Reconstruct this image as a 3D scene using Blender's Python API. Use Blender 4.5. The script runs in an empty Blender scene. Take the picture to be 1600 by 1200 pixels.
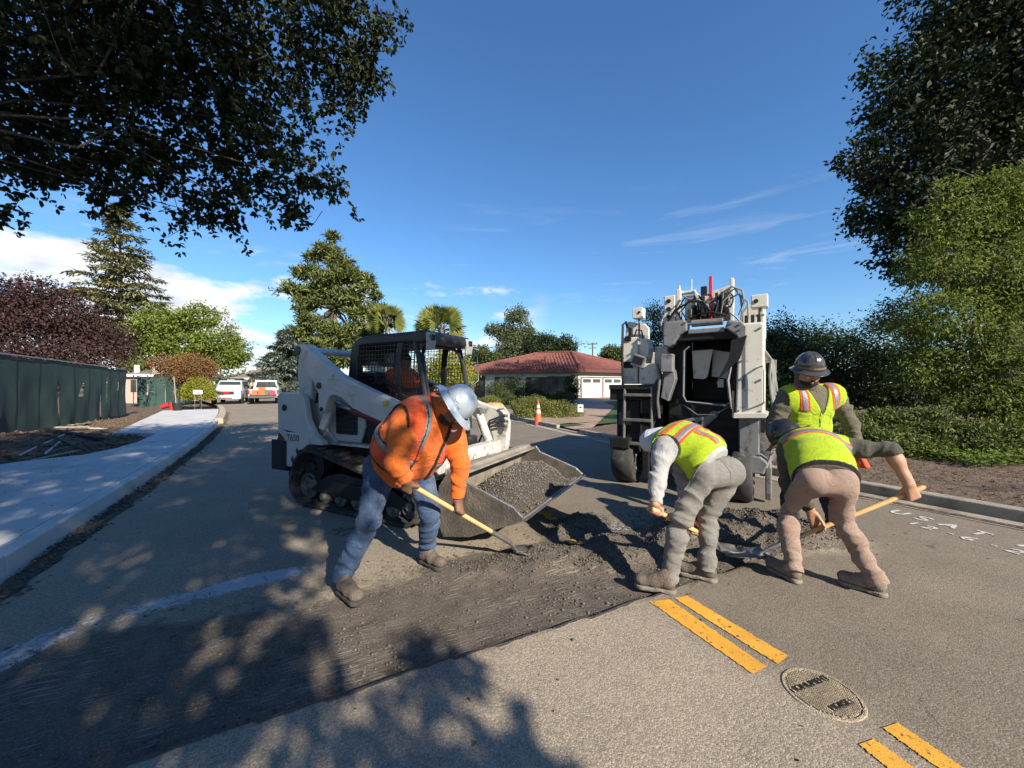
import bpy, bmesh, math, random
import numpy as np
from mathutils import Vector, Matrix
R = math.radians
random.seed(7); rng = np.random.default_rng(11)
sc = bpy.context.scene
col = sc.collection

# ---------------------------------------------------------------- camera
EYE = 1.55; FPX = 600.0
cd = bpy.data.cameras.new('camera'); cam = bpy.data.objects.new('camera', cd); col.objects.link(cam)
cam.location = (0, 0, EYE); cam.rotation_euler = (R(90), 0, 0)
cd.sensor_width = 36.0; cd.lens = 36.0 * FPX / 1600.0
cd.clip_start = 0.05; cd.clip_end = 3000
sc.camera = cam

# ---------------------------------------------------------------- light
SUN_H = np.array([0.60, -0.80]); SUN_EL = 30.0
sd = bpy.data.lights.new('sun', 'SUN'); sun = bpy.data.objects.new('sun', sd); col.objects.link(sun)
sd.energy = 5.0; sd.angle = R(0.53); sd.color = (1.0, 0.90, 0.76)
_sv = Vector((SUN_H[0]*math.cos(R(SUN_EL)), SUN_H[1]*math.cos(R(SUN_EL)), math.sin(R(SUN_EL))))
sun.rotation_euler = _sv.to_track_quat('Z', 'Y').to_euler()
sun.location = (12, -16, 20)

w = bpy.data.worlds.new('World'); sc.world = w; w.use_nodes = True
nt = w.node_tree; nt.nodes.clear()
def WN(t, **k):
    n = nt.nodes.new(t)
    for a, b in k.items(): setattr(n, a, b)
    return n
def wm(op, a, b=None, c=None, clamp=False):
    n = WN('ShaderNodeMath', operation=op, use_clamp=clamp)
    for i, x in enumerate((a, b, c)):
        if x is None: continue
        if isinstance(x, (int, float)): n.inputs[i].default_value = x
        else: nt.links.new(x, n.inputs[i])
    return n.outputs[0]
sky = WN('ShaderNodeTexSky', sky_type='NISHITA', sun_disc=False)
sky.sun_elevation = R(SUN_EL); sky.sun_rotation = math.atan2(SUN_H[0], SUN_H[1])
sky.altitude = 50; sky.air_density = 1.2; sky.dust_density = 0.0; sky.ozone_density = 8.0
tc = WN('ShaderNodeTexCoord'); sep = WN('ShaderNodeSeparateXYZ')
nt.links.new(tc.outputs['Generated'], sep.inputs[0])
hx, hy, hz = sep.outputs
hl = wm('SQRT', wm('ADD', wm('MULTIPLY', hx, hx), wm('MULTIPLY', hy, hy)))
el = wm('DIVIDE', hz, wm('MAXIMUM', hl, 0.02))            # tangent of the elevation
mp = WN('ShaderNodeMapping'); mp.inputs['Scale'].default_value = (2.2, 2.2, 6.0)
nt.links.new(tc.outputs['Generated'], mp.inputs[0])
n1 = WN('ShaderNodeTexNoise'); n1.inputs['Scale'].default_value = 2.0; n1.inputs['Detail'].default_value = 9; n1.inputs['Roughness'].default_value = 0.58
nt.links.new(mp.outputs[0], n1.inputs[0])
# a bank of cumulus low in the west: its top edge sinks as the bank runs round to the north
west = wm('MULTIPLY', hx, -1.0)
top = wm('ADD', wm('MULTIPLY', wm('MAXIMUM', west, 0.0), 0.13), 0.14)
d = wm('SUBTRACT', top, el)
cum = wm('ADD', wm('MULTIPLY', d, 10.0), wm('MULTIPLY', wm('SUBTRACT', n1.outputs[0], 0.49), 9.0))
cum = wm('MULTIPLY', cum, 1.0, clamp=True)
cum = wm('MULTIPLY', cum, wm('MULTIPLY', wm('ADD', west, 0.10), 6.0, clamp=True), clamp=True)
low = wm('MULTIPLY', wm('SUBTRACT', el, 0.01), 14.0, clamp=True)
cum = wm('MULTIPLY', cum, wm('ADD', wm('MULTIPLY', low, 0.75), 0.25))
# thin wisps
mp2 = WN('ShaderNodeMapping'); mp2.inputs['Scale'].default_value = (1.6, 2.4, 11.0); mp2.inputs['Rotation'].default_value = (0.0, -0.22, 0.3)
nt.links.new(tc.outputs['Generated'], mp2.inputs[0])
n2 = WN('ShaderNodeTexNoise'); n2.inputs['Scale'].default_value = 1.9; n2.inputs['Detail'].default_value = 7; n2.inputs['Roughness'].default_value = 0.62; n2.inputs['Distortion'].default_value = 0.5
nt.links.new(mp2.outputs[0], n2.inputs[0])
wisp = wm('MULTIPLY', wm('SUBTRACT', n2.outputs[0], 0.56), 4.5, clamp=True)
wisp = wm('MULTIPLY', wisp, wm('SUBTRACT', 1.0, wm('MULTIPLY', wm('ABSOLUTE', wm('SUBTRACT', el, 0.28)), 4.5), clamp=True))
wisp = wm('MULTIPLY', wisp, 0.32)
mask = wm('MAXIMUM', cum, wisp)
n3 = WN('ShaderNodeTexNoise'); n3.inputs['Scale'].default_value = 5.0; n3.inputs['Detail'].default_value = 6
nt.links.new(mp.outputs[0], n3.inputs[0])
cr = WN('ShaderNodeValToRGB'); cr.color_ramp.elements[0].position = 0.38; cr.color_ramp.elements[0].color = (4.4, 4.8, 5.4, 1)
cr.color_ramp.elements[1].position = 0.6; cr.color_ramp.elements[1].color = (6.6, 6.65, 6.7, 1)
nt.links.new(n3.outputs[0], cr.inputs[0])
hsv = WN('ShaderNodeHueSaturation'); hsv.inputs['Saturation'].default_value = 1.05; nt.links.new(sky.outputs[0], hsv.inputs['Color'])
mx = WN('ShaderNodeMixRGB'); nt.links.new(mask, mx.inputs[0]); nt.links.new(hsv.outputs[0], mx.inputs[1]); nt.links.new(cr.outputs[0], mx.inputs[2])
bg = WN('ShaderNodeBackground'); bg.inputs[1].default_value = 0.092; nt.links.new(mx.outputs[0], bg.inputs[0])
wo = WN('ShaderNodeOutputWorld'); nt.links.new(bg.outputs[0], wo.inputs[0])

sc.view_settings.view_transform = 'Standard'; sc.view_settings.look = 'None'
sc.view_settings.exposure = 0.95; sc.view_settings.gamma = 1.0
sc.render.engine = 'CYCLES'; sc.cycles.use_denoising = True
sc.cycles.max_bounces = 6; sc.cycles.diffuse_bounces = 3; sc.cycles.glossy_bounces = 3; sc.cycles.transmission_bounces = 4; sc.cycles.transparent_max_bounces = 6
sc.cycles.caustics_reflective = False; sc.cycles.caustics_refractive = False

# ---------------------------------------------------------------- helpers
def at(u, v, Y): return np.array([(u-800)/FPX*Y, Y, EYE+(600-v)/FPX*Y])
def gnd(u, v, z=0.0):
    Y = (EYE-z)*FPX/(v-600.0); return np.array([(u-800)/FPX*Y, Y, z])
D2 = np.array([-0.5, 0.8660254]); N2 = np.array([0.8660254, 0.5])       # along the road, across it (to the right)
def st(s, t, z=0.0): return np.array([D2[0]*s+N2[0]*t, D2[1]*s+N2[1]*t, z])
def to_st(p): return p[0]*D2[0]+p[1]*D2[1], p[0]*N2[0]+p[1]*N2[1]
def nrm(v): v = np.asarray(v, float); return v/np.linalg.norm(v)

def tag(o, label=None, cat=None, group=None, kind=None):
    if label: o['label'] = label
    if cat: o['category'] = cat
    if group: o['group'] = group
    if kind: o['kind'] = kind
    return o
def empty(name, loc=(0,0,0), rz=0.0, label=None, cat=None, group=None):
    o = bpy.data.objects.new(name, None); col.objects.link(o); o.empty_display_size = 0.2
    o.location = tuple(loc); o.rotation_euler = (0, 0, rz)
    return tag(o, label, cat, group)
def mesh_obj(name, verts, faces, mats=None, parent=None, smooth=False, fmat=None):
    me = bpy.data.meshes.new(name)
    me.from_pydata([tuple(map(float, v)) for v in verts], [], [tuple(map(int, f)) for f in faces])
    return _fin(name, me, mats, parent, smooth, fmat)
def _fin(name, me, mats, parent, smooth, fmat=None):
    if mats is not None:
        for m in (mats if isinstance(mats, (list, tuple)) else [mats]): me.materials.append(m)
    if fmat is not None: me.polygons.foreach_set('material_index', np.asarray(fmat, np.int32))
    if smooth: me.polygons.foreach_set('use_smooth', np.ones(len(me.polygons), bool))
    me.update()
    o = bpy.data.objects.new(name, me); col.objects.link(o)
    if parent is not None: o.parent = parent
    return o
def quads_obj(name, V, Q, mats=None, parent=None, smooth=False, fmat=None):
    V = np.ascontiguousarray(V, np.float32); Q = np.ascontiguousarray(Q, np.int32); k = Q.shape[1]
    me = bpy.data.meshes.new(name)
    me.vertices.add(len(V)); me.vertices.foreach_set('co', V.ravel())
    me.loops.add(Q.size); me.loops.foreach_set('vertex_index', Q.ravel())
    me.polygons.add(len(Q)); me.polygons.foreach_set('loop_start', np.arange(len(Q), dtype=np.int32)*k)
    me.update(calc_edges=True)
    return _fin(name, me, mats, parent, smooth, fmat)

class MB:
    """collects shapes, then links them as ONE mesh object"""
    def __init__(s): s.v = []; s.f = []; s.m = []
    def add(s, V, Fc, mi=0):
        b = len(s.v); s.v += [tuple(map(float, p)) for p in V]
        s.f += [tuple(int(i)+b for i in f) for f in Fc]; s.m += [mi]*len(Fc); return s
    def box(s, c, d, rot=None, mi=0, taper=None):
        x, y, z = d[0]/2, d[1]/2, d[2]/2; tx, ty = taper or (1, 1)
        P = [(-x,-y,-z),(x,-y,-z),(x,y,-z),(-x,y,-z),(-x*tx,-y*ty,z),(x*tx,-y*ty,z),(x*tx,y*ty,z),(-x*tx,y*ty,z)]
        if rot is not None:
            M = Matrix.Rotation(rot[2],3,'Z') @ Matrix.Rotation(rot[1],3,'Y') @ Matrix.Rotation(rot[0],3,'X')
            P = [tuple(M @ Vector(p)) for p in P]
        P = [(p[0]+c[0], p[1]+c[1], p[2]+c[2]) for p in P]
        return s.add(P, [(3,2,1,0),(4,5,6,7),(0,1,5,4),(1,2,6,5),(2,3,7,6),(3,0,4,7)], mi)
    def b2(s, lo, hi, mi=0):
        return s.box([(a+b)/2 for a, b in zip(lo, hi)], [abs(b-a) for a, b in zip(lo, hi)], None, mi)
    def prism(s, pts, axis, a, b, mi=0):
        """2-D outline extruded along axis ('x','y','z') between a and b"""
        n = len(pts)
        def P(p, h): return {'x': (h, p[0], p[1]), 'y': (p[0], h, p[1]), 'z': (p[0], p[1], h)}[axis]
        V = [P(p, a) for p in pts]+[P(p, b) for p in pts]
        F = [tuple(range(n)), tuple(range(2*n-1, n-1, -1))]+[(i, i+n, (i+1) % n+n, (i+1) % n) for i in range(n)]
        return s.add(V, F, mi)
    def tube(s, pts, r, n=8, mi=0, cap=True):
        pts = [np.asarray(p, float) for p in pts]; m = len(pts)
        rs = [r]*m if np.isscalar(r) else list(r)
        T = [nrm(pts[min(i+1, m-1)]-pts[max(i-1, 0)]) for i in range(m)]
        a = np.array([0, 0, 1.0]) if abs(T[0][2]) < 0.9 else np.array([1.0, 0, 0])
        U = nrm(np.cross(T[0], a)); V = []
        for i in range(m):
            U = nrm(U-T[i]*np.dot(U, T[i])); W = np.cross(T[i], U)
            for k in range(n):
                q = 2*math.pi*k/n; V.append(pts[i]+rs[i]*(math.cos(q)*U+math.sin(q)*W))
        F = [(i*n+k, i*n+(k+1) % n, (i+1)*n+(k+1) % n, (i+1)*n+k) for i in range(m-1) for k in range(n)]
        if cap: F += [tuple(range(n-1, -1, -1)), tuple((m-1)*n+k for k in range(n))]
        return s.add(V, F, mi)
    def cyl(s, p0, p1, r0, r1=None, n=14, mi=0): return s.tube([p0, p1], [r0, r0 if r1 is None else r1], n, mi)
    def lathe(s, prof, n=24, c=(0,0,0), axis='z', mi=0, frame=None):
        V = []
        for r, h in prof:
            for k in range(n):
                q = 2*math.pi*k/n; x, y = r*math.cos(q), r*math.sin(q)
                p = {'z': (x, y, h), 'y': (x, h, y), 'x': (h, x, y)}[axis]
                V.append((p[0]+c[0], p[1]+c[1], p[2]+c[2]))
        m = len(prof)
        F = [(i*n+k, i*n+(k+1) % n, (i+1)*n+(k+1) % n, (i+1)*n+k) for i in range(m-1) for k in range(n)]
        if prof[0][0] > 1e-6: F.append(tuple(range(n-1, -1, -1)))
        if prof[-1][0] > 1e-6: F.append(tuple((m-1)*n+k for k in range(n)))
        return s.add(V, F, mi)
    def build(s, name, mats, parent=None, bevel=0.0, smooth=False, seg=2):
        o = mesh_obj(name, s.v, s.f, mats, parent, smooth, s.m)
        bm = bmesh.new(); bm.from_mesh(o.data); bmesh.ops.recalc_face_normals(bm, faces=bm.faces); bm.to_mesh(o.data); bm.free()
        if bevel:
            md = o.modifiers.new('bevel', 'BEVEL'); md.width = bevel; md.segments = seg; md.limit_method = 'ANGLE'; md.angle_limit = R(40)
        if smooth:
            o.data.set_sharp_from_angle(angle=R(42))
        return o
def part(name, mats, parent, fn, bevel=0.0, smooth=False):
    m = MB(); fn(m); return m.build(name, mats, parent, bevel, smooth)
def copy_tree(o, parent=None):
    c = o.copy(); col.objects.link(c); c.parent = parent
    if parent is not None: c.matrix_parent_inverse = o.matrix_parent_inverse.copy()
    for ch in o.children: copy_tree(ch, c)
    return c

# ---------------------------------------------------------------- materials
_mats = {}
def mat(name, c, rough=0.6, metal=0.0, var=0.15, vs=6.0, bump=0.0, bs=60.0, dirt=None, da=0.5, ds=3.0, spec=0.5, coat=0.0):
    """Principled with mottled colour, optional patches of dirt and fine relief"""
    if name in _mats: return _mats[name]
    m = bpy.data.materials.new(name); m.use_nodes = True; t = m.node_tree; L = t.links.new
    b = t.nodes['Principled BSDF']; b.inputs['Roughness'].default_value = rough; b.inputs['Metallic'].default_value = metal
    b.inputs['Specular IOR Level'].default_value = spec; b.inputs['Coat Weight'].default_value = coat
    tcn = t.nodes.new('ShaderNodeTexCoord'); co = tcn.outputs['Object']
    n = t.nodes.new('ShaderNodeTexNoise'); n.inputs['Scale'].default_value = vs; n.inputs['Detail'].default_value = 6; n.inputs['Roughness'].default_value = 0.65
    L(co, n.inputs[0])
    r = t.nodes.new('ShaderNodeValToRGB'); e = r.color_ramp.elements
    e[0].position = 0.3; e[0].color = (*[x*(1-var) for x in c], 1); e[1].position = 0.7; e[1].color = (*[min(1, x*(1+var)) for x in c], 1)
    L(n.outputs[0], r.inputs[0]); out = r.outputs[0]
    if dirt:
        n2 = t.nodes.new('ShaderNodeTexNoise'); n2.inputs['Scale'].default_value = ds; n2.inputs['Detail'].default_value = 8; n2.inputs['Roughness'].default_value = 0.7
        L(co, n2.inputs[0])
        r2 = t.nodes.new('ShaderNodeValToRGB'); p = 0.66-0.3*da
        r2.color_ramp.elements[0].position = p; r2.color_ramp.elements[1].position = p+0.14
        L(n2.outputs[0], r2.inputs[0])
        mxn = t.nodes.new('ShaderNodeMixRGB'); mxn.inputs[2].default_value = (*dirt, 1); L(r2.outputs[0], mxn.inputs[0]); L(out, mxn.inputs[1]); out = mxn.outputs[0]
        mr = t.nodes.new('ShaderNodeMapRange'); mr.inputs[3].default_value = rough; mr.inputs[4].default_value = min(1, rough+0.3); L(r2.outputs[0], mr.inputs[0]); L(mr.outputs[0], b.inputs['Roughness'])
    L(out, b.inputs['Base Color'])
    if bump:
        n3 = t.nodes.new('ShaderNodeTexNoise'); n3.inputs['Scale'].default_value = bs; n3.inputs['Detail'].default_value = 5
        L(co, n3.inputs[0]); bp = t.nodes.new('ShaderNodeBump'); bp.inputs['Strength'].default_value = min(1, bump*4); bp.inputs['Distance'].default_value = bump*0.05
        L(n3.outputs[0], bp.inputs['Height']); L(bp.outputs[0], b.inputs['Normal'])
    _mats[name] = m; return m
def leaf_mat(name, c1, c2, trans=0.35, rough=0.62):
    if name in _mats: return _mats[name]
    m = bpy.data.materials.new(name); m.use_nodes = True; t = m.node_tree; L = t.links.new; t.nodes.clear()
    g = t.nodes.new('ShaderNodeNewGeometry'); tcn = t.nodes.new('ShaderNodeTexCoord')
    n = t.nodes.new('ShaderNodeTexNoise'); n.inputs['Scale'].default_value = 1.1; n.inputs['Detail'].default_value = 3; L(tcn.outputs['Object'], n.inputs[0])
    a = t.nodes.new('ShaderNodeMath'); a.operation = 'MULTIPLY_ADD'; a.inputs[1].default_value = 0.55; L(g.outputs['Random Per Island'], a.inputs[0])
    s = t.nodes.new('ShaderNodeMath'); s.operation = 'MULTIPLY'; s.inputs[1].default_value = 0.45; L(n.outputs[0], s.inputs[0]); L(s.outputs[0], a.inputs[2])
    r = t.nodes.new('ShaderNodeValToRGB'); e = r.color_ramp.elements
    e[0].position = 0.1; e[0].color = (*c1, 1); e[1].position = 0.85; e[1].color = (*c2, 1); L(a.outputs[0], r.inputs[0])
    df = t.nodes.new('ShaderNodeBsdfPrincipled'); df.inputs['Roughness'].default_value = rough; df.inputs['Specular IOR Level'].default_value = 0.22; L(r.outputs[0], df.inputs['Base Color'])
    tr = t.nodes.new('ShaderNodeBsdfTranslucent'); hs = t.nodes.new('ShaderNodeHueSaturation'); hs.inputs['Hue'].default_value = 0.485; hs.inputs['Saturation'].default_value = 1.1; hs.inputs['Value'].default_value = 1.2
    L(r.outputs[0], hs.inputs['Color']); L(hs.outputs[0], tr.inputs[0])
    mxs = t.nodes.new('ShaderNodeMixShader'); mxs.inputs[0].default_value = trans; L(df.outputs[0], mxs.inputs[1]); L(tr.outputs[0], mxs.inputs[2])
    o = t.nodes.new('ShaderNodeOutputMaterial'); L(mxs.outputs[0], o.inputs[0])
    _mats[name] = m; return m
def glass_mat(name, c=(0.02,0.025,0.03), rough=0.06):
    return mat(name, c, rough, 0.0, 0.1, 2.0, spec=0.9)
# ---------------------------------------------------------------- noise for relief
_tab = np.random.default_rng(3).random(65536)
def vnoise(x, y, sc_=1.0, seed=0):
    x = np.asarray(x)*sc_; y = np.asarray(y)*sc_
    xi = np.floor(x).astype(np.int64); yi = np.floor(y).astype(np.int64); fx = x-xi; fy = y-yi
    fx = fx*fx*(3-2*fx); fy = fy*fy*(3-2*fy)
    def h(a, b): return _tab[((a*73856093) ^ (b*19349663) ^ (seed*83492791)) & 65535]
    return (h(xi,yi)*(1-fx)+h(xi+1,yi)*fx)*(1-fy)+(h(xi,yi+1)*(1-fx)+h(xi+1,yi+1)*fx)*fy
def fbm(x, y, sc_=1.0, o=4, seed=0):
    r = 0; a = 0.5
    for i in range(o): r = r+a*vnoise(x, y, sc_*2**i, seed+i*17); a *= 0.5
    return r/(1-0.5**o)
def sstep(a, b, x): t = np.clip((x-a)/(b-a), 0, 1); return t*t*(3-2*t)

# ---------------------------------------------------------------- ground, road
def tL(s): return -2.0-0.0037*np.maximum(0, np.asarray(s, float)-8)**2
def tR(s):
    s = np.asarray(s, float); return 7.0+0.13*np.clip(s-4, 0, 14)-0.0037*np.maximum(0, s-22)**2
m_ground = mat('ground_earth', (0.10,0.095,0.055), 0.95, var=0.4, vs=0.6, bump=0.4, bs=20)
g = MB(); g.box((0,300,-0.55), (1800,1800,0.5)); g = g.build('ground', m_ground); tag(g, kind='structure')

def asphalt_mat():
    m = bpy.data.materials.new('asphalt'); m.use_nodes = True; t = m.node_tree; L = t.links.new; b = t.nodes['Principled BSDF']
    b.inputs['Roughness'].default_value = 0.86; b.inputs['Specular IOR Level'].default_value = 0.4
    tcn = t.nodes.new('ShaderNodeTexCoord'); co = tcn.outputs['Object']
    def noise(s, d=5, ro=0.6):
        n = t.nodes.new('ShaderNodeTexNoise'); n.inputs['Scale'].default_value = s; n.inputs['Detail'].default_value = d; n.inputs['Roughness'].default_value = ro; L(co, n.inputs[0]); return n.outputs[0]
    def ramp(i, p0, c0, p1, c1):
        r = t.nodes.new('ShaderNodeValToRGB'); e = r.color_ramp.elements; e[0].position = p0; e[0].color = (*c0,1); e[1].position = p1; e[1].color = (*c1,1); L(i, r.inputs[0]); return r.outputs[0]
    def mix(f, a, b_, typ='MIX'):
        n = t.nodes.new('ShaderNodeMixRGB'); n.blend_type = typ
        for k, x in zip((0,1,2), (f, a, b_)):
            if isinstance(x, tuple): n.inputs[k].default_value = (*x,1)
            elif isinstance(x, float): n.inputs[k].default_value = x
            else: L(x, n.inputs[k])
        return n.outputs[0]
    def mth(op, a, b_, cl=False):
        n = t.nodes.new('ShaderNodeMath'); n.operation = op; n.use_clamp = cl
        for k, x in zip((0,1), (a, b_)):
            if isinstance(x, (int,float)): n.inputs[k].default_value = x
            else: L(x, n.inputs[k])
        return n.outputs[0]
    def attr(nm): a = t.nodes.new('ShaderNodeAttribute'); a.attribute_name = nm; return a.outputs['Fac']
    vo = t.nodes.new('ShaderNodeTexVoronoi'); vo.inputs['Scale'].default_value = 125.0; L(co, vo.inputs[0])
    stone = ramp(vo.outputs['Color'], 0.1, (0.15,0.127,0.097), 0.9, (0.44,0.375,0.285))       # aggregate showing through worn binder
    binder = ramp(noise(2.2, 6), 0.3, (0.165,0.14,0.108), 0.7, (0.245,0.208,0.160))
    old = mix(ramp(noise(140, 3), 0.36, (0,0,0), 0.60, (1,1,1)), binder, stone)
    old = mix(0.45, old, ramp(noise(0.55, 5), 0.3, (0.66,0.64,0.62), 0.72, (1.25,1.2,1.12)), 'MULTIPLY')
    new = mix(ramp(noise(90, 4), 0.5, (0,0,0), 0.72, (1,1,1)), ramp(noise(5, 6), 0.3, (0.055,0.046,0.037), 0.7, (0.115,0.096,0.075)), (0.21,0.175,0.135))
    mpg = t.nodes.new('ShaderNodeMapping'); mpg.vector_type = 'TEXTURE'; mpg.inputs['Rotation'].default_value = (0,0,math.atan2(0.43,0.903)); mpg.inputs['Scale'].default_value = (0.16,0.012,1.0); L(co, mpg.inputs[0])
    ng = t.nodes.new('ShaderNodeTexNoise'); ng.inputs['Scale'].default_value = 1.0; ng.inputs['Detail'].default_value = 3; L(mpg.outputs[0], ng.inputs[0])
    grv = ramp(mth('MULTIPLY', ng.outputs[0], mth('ADD', noise(1.7, 3), 0.5)), 0.60, (0,0,0), 0.68, (1,1,1)); new = mix(mth('MULTIPLY', grv, 0.55), new, (0.30,0.262,0.21))       # scratches left by the cutter teeth
    mil = attr('milled'); f = ramp(mth('ADD', mil, mth('MULTIPLY', mth('SUBTRACT', noise(7, 6, 0.7), 0.5), 0.9)), 0.40, (0,0,0), 0.62, (1,1,1))
    old = mix(1.0, old, attr('tone'), 'MULTIPLY')
    c = mix(f, old, new)
    pf = ramp(mth('ADD', attr('paint'), mth('MULTIPLY', mth('SUBTRACT', noise(26, 6, 0.75), 0.5), 1.0)), 0.55, (0,0,0), 0.66, (1,1,1))
    c = mix(mth('MULTIPLY', pf, 0.85), c, (0.40,0.42,0.46))
    crk = t.nodes.new('ShaderNodeTexVoronoi'); crk.feature = 'DISTANCE_TO_EDGE'; crk.inputs['Scale'].default_value = 0.42; crk.inputs['Randomness'].default_value = 1.0
    wv = t.nodes.new('ShaderNodeTexNoise'); wv.inputs['Scale'].default_value = 2.2; wv.inputs['Detail'].default_value = 6; L(co, wv.inputs[0])
    va = t.nodes.new('ShaderNodeVectorMath'); va.operation = 'MULTIPLY_ADD'; va.inputs[1].default_value = (0.9,0.9,0.0); L(wv.outputs['Color'], va.inputs[0]); L(co, va.inputs[2]); L(va.outputs[0], crk.inputs[0])
    ck = ramp(mth('ADD', crk.outputs['Distance'], mth('MULTIPLY', mth('SUBTRACT', 0.62, noise(0.9, 2)), 0.05)), 0.000, (1,1,1), 0.003, (0,0,0))
    c = mix(mth('MULTIPLY', ck, 0.55), c, (0.035,0.03,0.027))
    L(c, b.inputs['Base Color'])
    h = mth('ADD', mth('MULTIPLY', vo.outputs['Distance'], -0.8), mth('MULTIPLY', noise(220, 3), 0.9))
    h = mth('ADD', h, mth('MULTIPLY', mth('ADD', mth('MULTIPLY', noise(38, 5, 0.75), 4.0), mth('MULTIPLY', ng.outputs[0], 2.5)), f))
    bp = t.nodes.new('ShaderNodeBump'); bp.inputs['Strength'].default_value = 0.6; bp.inputs['Distance'].default_value = 0.004; L(h, bp.inputs['Height']); L(bp.outputs[0], b.inputs['Normal'])
    return m
m_asphalt = asphalt_mat()
E_DIR = nrm([0.903, 0.43]); F_DIR = np.array([-E_DIR[1], E_DIR[0]])
def trench(X, Y):
    e = X*E_DIR[0]+Y*E_DIR[1]; f = X*F_DIR[0]+Y*F_DIR[1]
    f = f+0.035*(fbm(e, f*0, 3.0, 4, 5)-0.5)
    wdt = 1.0+0.35*(fbm(e, 0*e, 0.8, 3, 9)-0.5)
    a = sstep(2.10, 2.135, f)*(1-sstep(2.1+wdt-0.25, 2.1+wdt+0.55, f+0.4*(fbm(X, Y, 2.5, 4, 8)-0.5)))
    return a*(1-sstep(3.6, 4.8, e)), e, f
def pile(X, Y):
    """loose millings heaped round the diggers"""
    z = 0
    for (cx, cy, rx, ry, rot, hgt) in ((2.55,4.0,1.05,0.50,-0.35,0.22),(1.80,3.80,0.85,0.48,0.5,0.24),(1.02,3.60,0.65,0.45,0.3,0.13),(0.35,3.45,0.75,0.35,0.2,0.085),(3.0,4.2,0.6,0.42,0.1,0.12),(1.50,3.38,0.55,0.28,0.9,0.09),(0.75,4.15,0.6,0.38,0.7,0.09),(2.2,3.55,0.4,0.2,0.3,0.10),(-0.3,3.25,0.5,0.25,0.2,0.04)):
        c, s_ = math.cos(rot), math.sin(rot); dx = (X-cx)*c+(Y-cy)*s_; dy = -(X-cx)*s_+(Y-cy)*c
        q = np.sqrt((dx/rx)**2+(dy/ry)**2)+0.5*(fbm(X, Y, 4.0, 4, 2)-0.5)
        z = np.maximum(z, hgt*(1-sstep(0.0, 1.0, q)))
    return z
PAINT = [gnd(-40,1050), gnd(60,1000), gnd(170,960), gnd(300,932), gnd(390,908), gnd(470,893), gnd(560,880)]
def road_z(X, Y):
    tr, e, f = trench(X, Y); p = pile(X, Y)
    z = -0.032*tr+p
    z = z+tr*0.022*(fbm(X, Y, 9, 4, 1)-0.5)+np.minimum(1, p*18)*(0.09*(fbm(X, Y, 5.5, 4, 4)-0.5)+0.05*(fbm(X, Y, 15, 3, 44)-0.5))
    z = z+0.004*(fbm(X, Y, 1.3, 3, 6)-0.5)
    return z
sr = np.concatenate([np.linspace(-7,-1.2,12), np.arange(-1.15, 7.2, 0.033), np.linspace(7.25, 12, 60), np.linspace(12.5, 60, 70)])
fr = np.linspace(0, 1, 280)
S, Fr = np.meshgrid(sr, fr, indexing='ij'); T = tL(S)+Fr*(tR(S)-tL(S))
X = D2[0]*S+N2[0]*T; Y = D2[1]*S+N2[1]*T
Z = road_z(X, Y); gap = 1-sstep(0.16, 0.26, T-tL(S)+0.08*(fbm(S, T, 5, 3, 7)-0.5)); Z = Z-0.05*gap*(S < 27)+0.03*gap*(fbm(S, T, 9, 3, 3)-0.5)
V = np.stack([X, Y, Z], -1).reshape(-1, 3); nr, nc = S.shape
idx = np.arange(nr*nc).reshape(nr, nc)
Q = np.stack([idx[:-1,:-1], idx[1:,:-1], idx[1:,1:], idx[:-1,1:]], -1).reshape(-1, 4)[:, ::-1]
road = quads_obj('road', V, Q, m_asphalt, None, True); tag(road, kind='structure')
tr, e_, f_ = trench(X, Y); p_ = pile(X, Y)
halo = np.exp(-np.maximum(0, np.abs(f_-2.7)-0.55)/0.35)*(1-sstep(3.2,4.8,e_))*0.42
mil = np.maximum.reduce([tr, np.minimum(1, p_*28), gap*0.95*(S < 27), halo])
mil = np.maximum(mil, 0.95*(np.abs(f_-2.105+0.03*(fbm(e_, 0*e_, 3.0, 4, 5)-0.5)) < 0.02)*(e_ < 2.6))
mil = np.maximum(mil, 0.52*np.exp(-(((X-1.6)/1.6)**2+((Y-3.6)/0.8)**2)))
a = road.data.attributes.new('milled', 'FLOAT', 'POINT'); a.data.foreach_set('value', mil.ravel().astype(np.float32))
pd = np.full(X.shape, 9.0)
for A, B in zip(PAINT[:-1], PAINT[1:]):
    ab = B[:2]-A[:2]; q = np.clip(((X-A[0])*ab[0]+(Y-A[1])*ab[1])/(ab@ab), 0, 1); pd = np.minimum(pd, np.hypot(X-A[0]-q*ab[0], Y-A[1]-q*ab[1]))
pa = (0.74+0.6*(fbm(X, Y, 2.2, 3, 14)-0.5))*(1-sstep(0.05, 0.24+0.16*(fbm(X, Y, 1.5, 3, 15)-0.5), pd))*(1-0.75*sstep(-2.1, -1.3, X))
a = road.data.attributes.new('paint', 'FLOAT', 'POINT'); a.data.foreach_set('value', pa.ravel().astype(np.float32))

lane = 1-sstep(1.9, 2.5, T+0.5*(fbm(X, Y, 0.9, 4, 61)-0.5)); tone = 0.70+lane*(0.27+0.15*(1-sstep(1.95, 2.2, f_)))+0.10*(fbm(X, Y, 0.6, 3, 62)-0.5)
a = road.data.attributes.new('tone', 'FLOAT', 'POINT'); a.data.foreach_set('value', tone.ravel().astype(np.float32))

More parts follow.
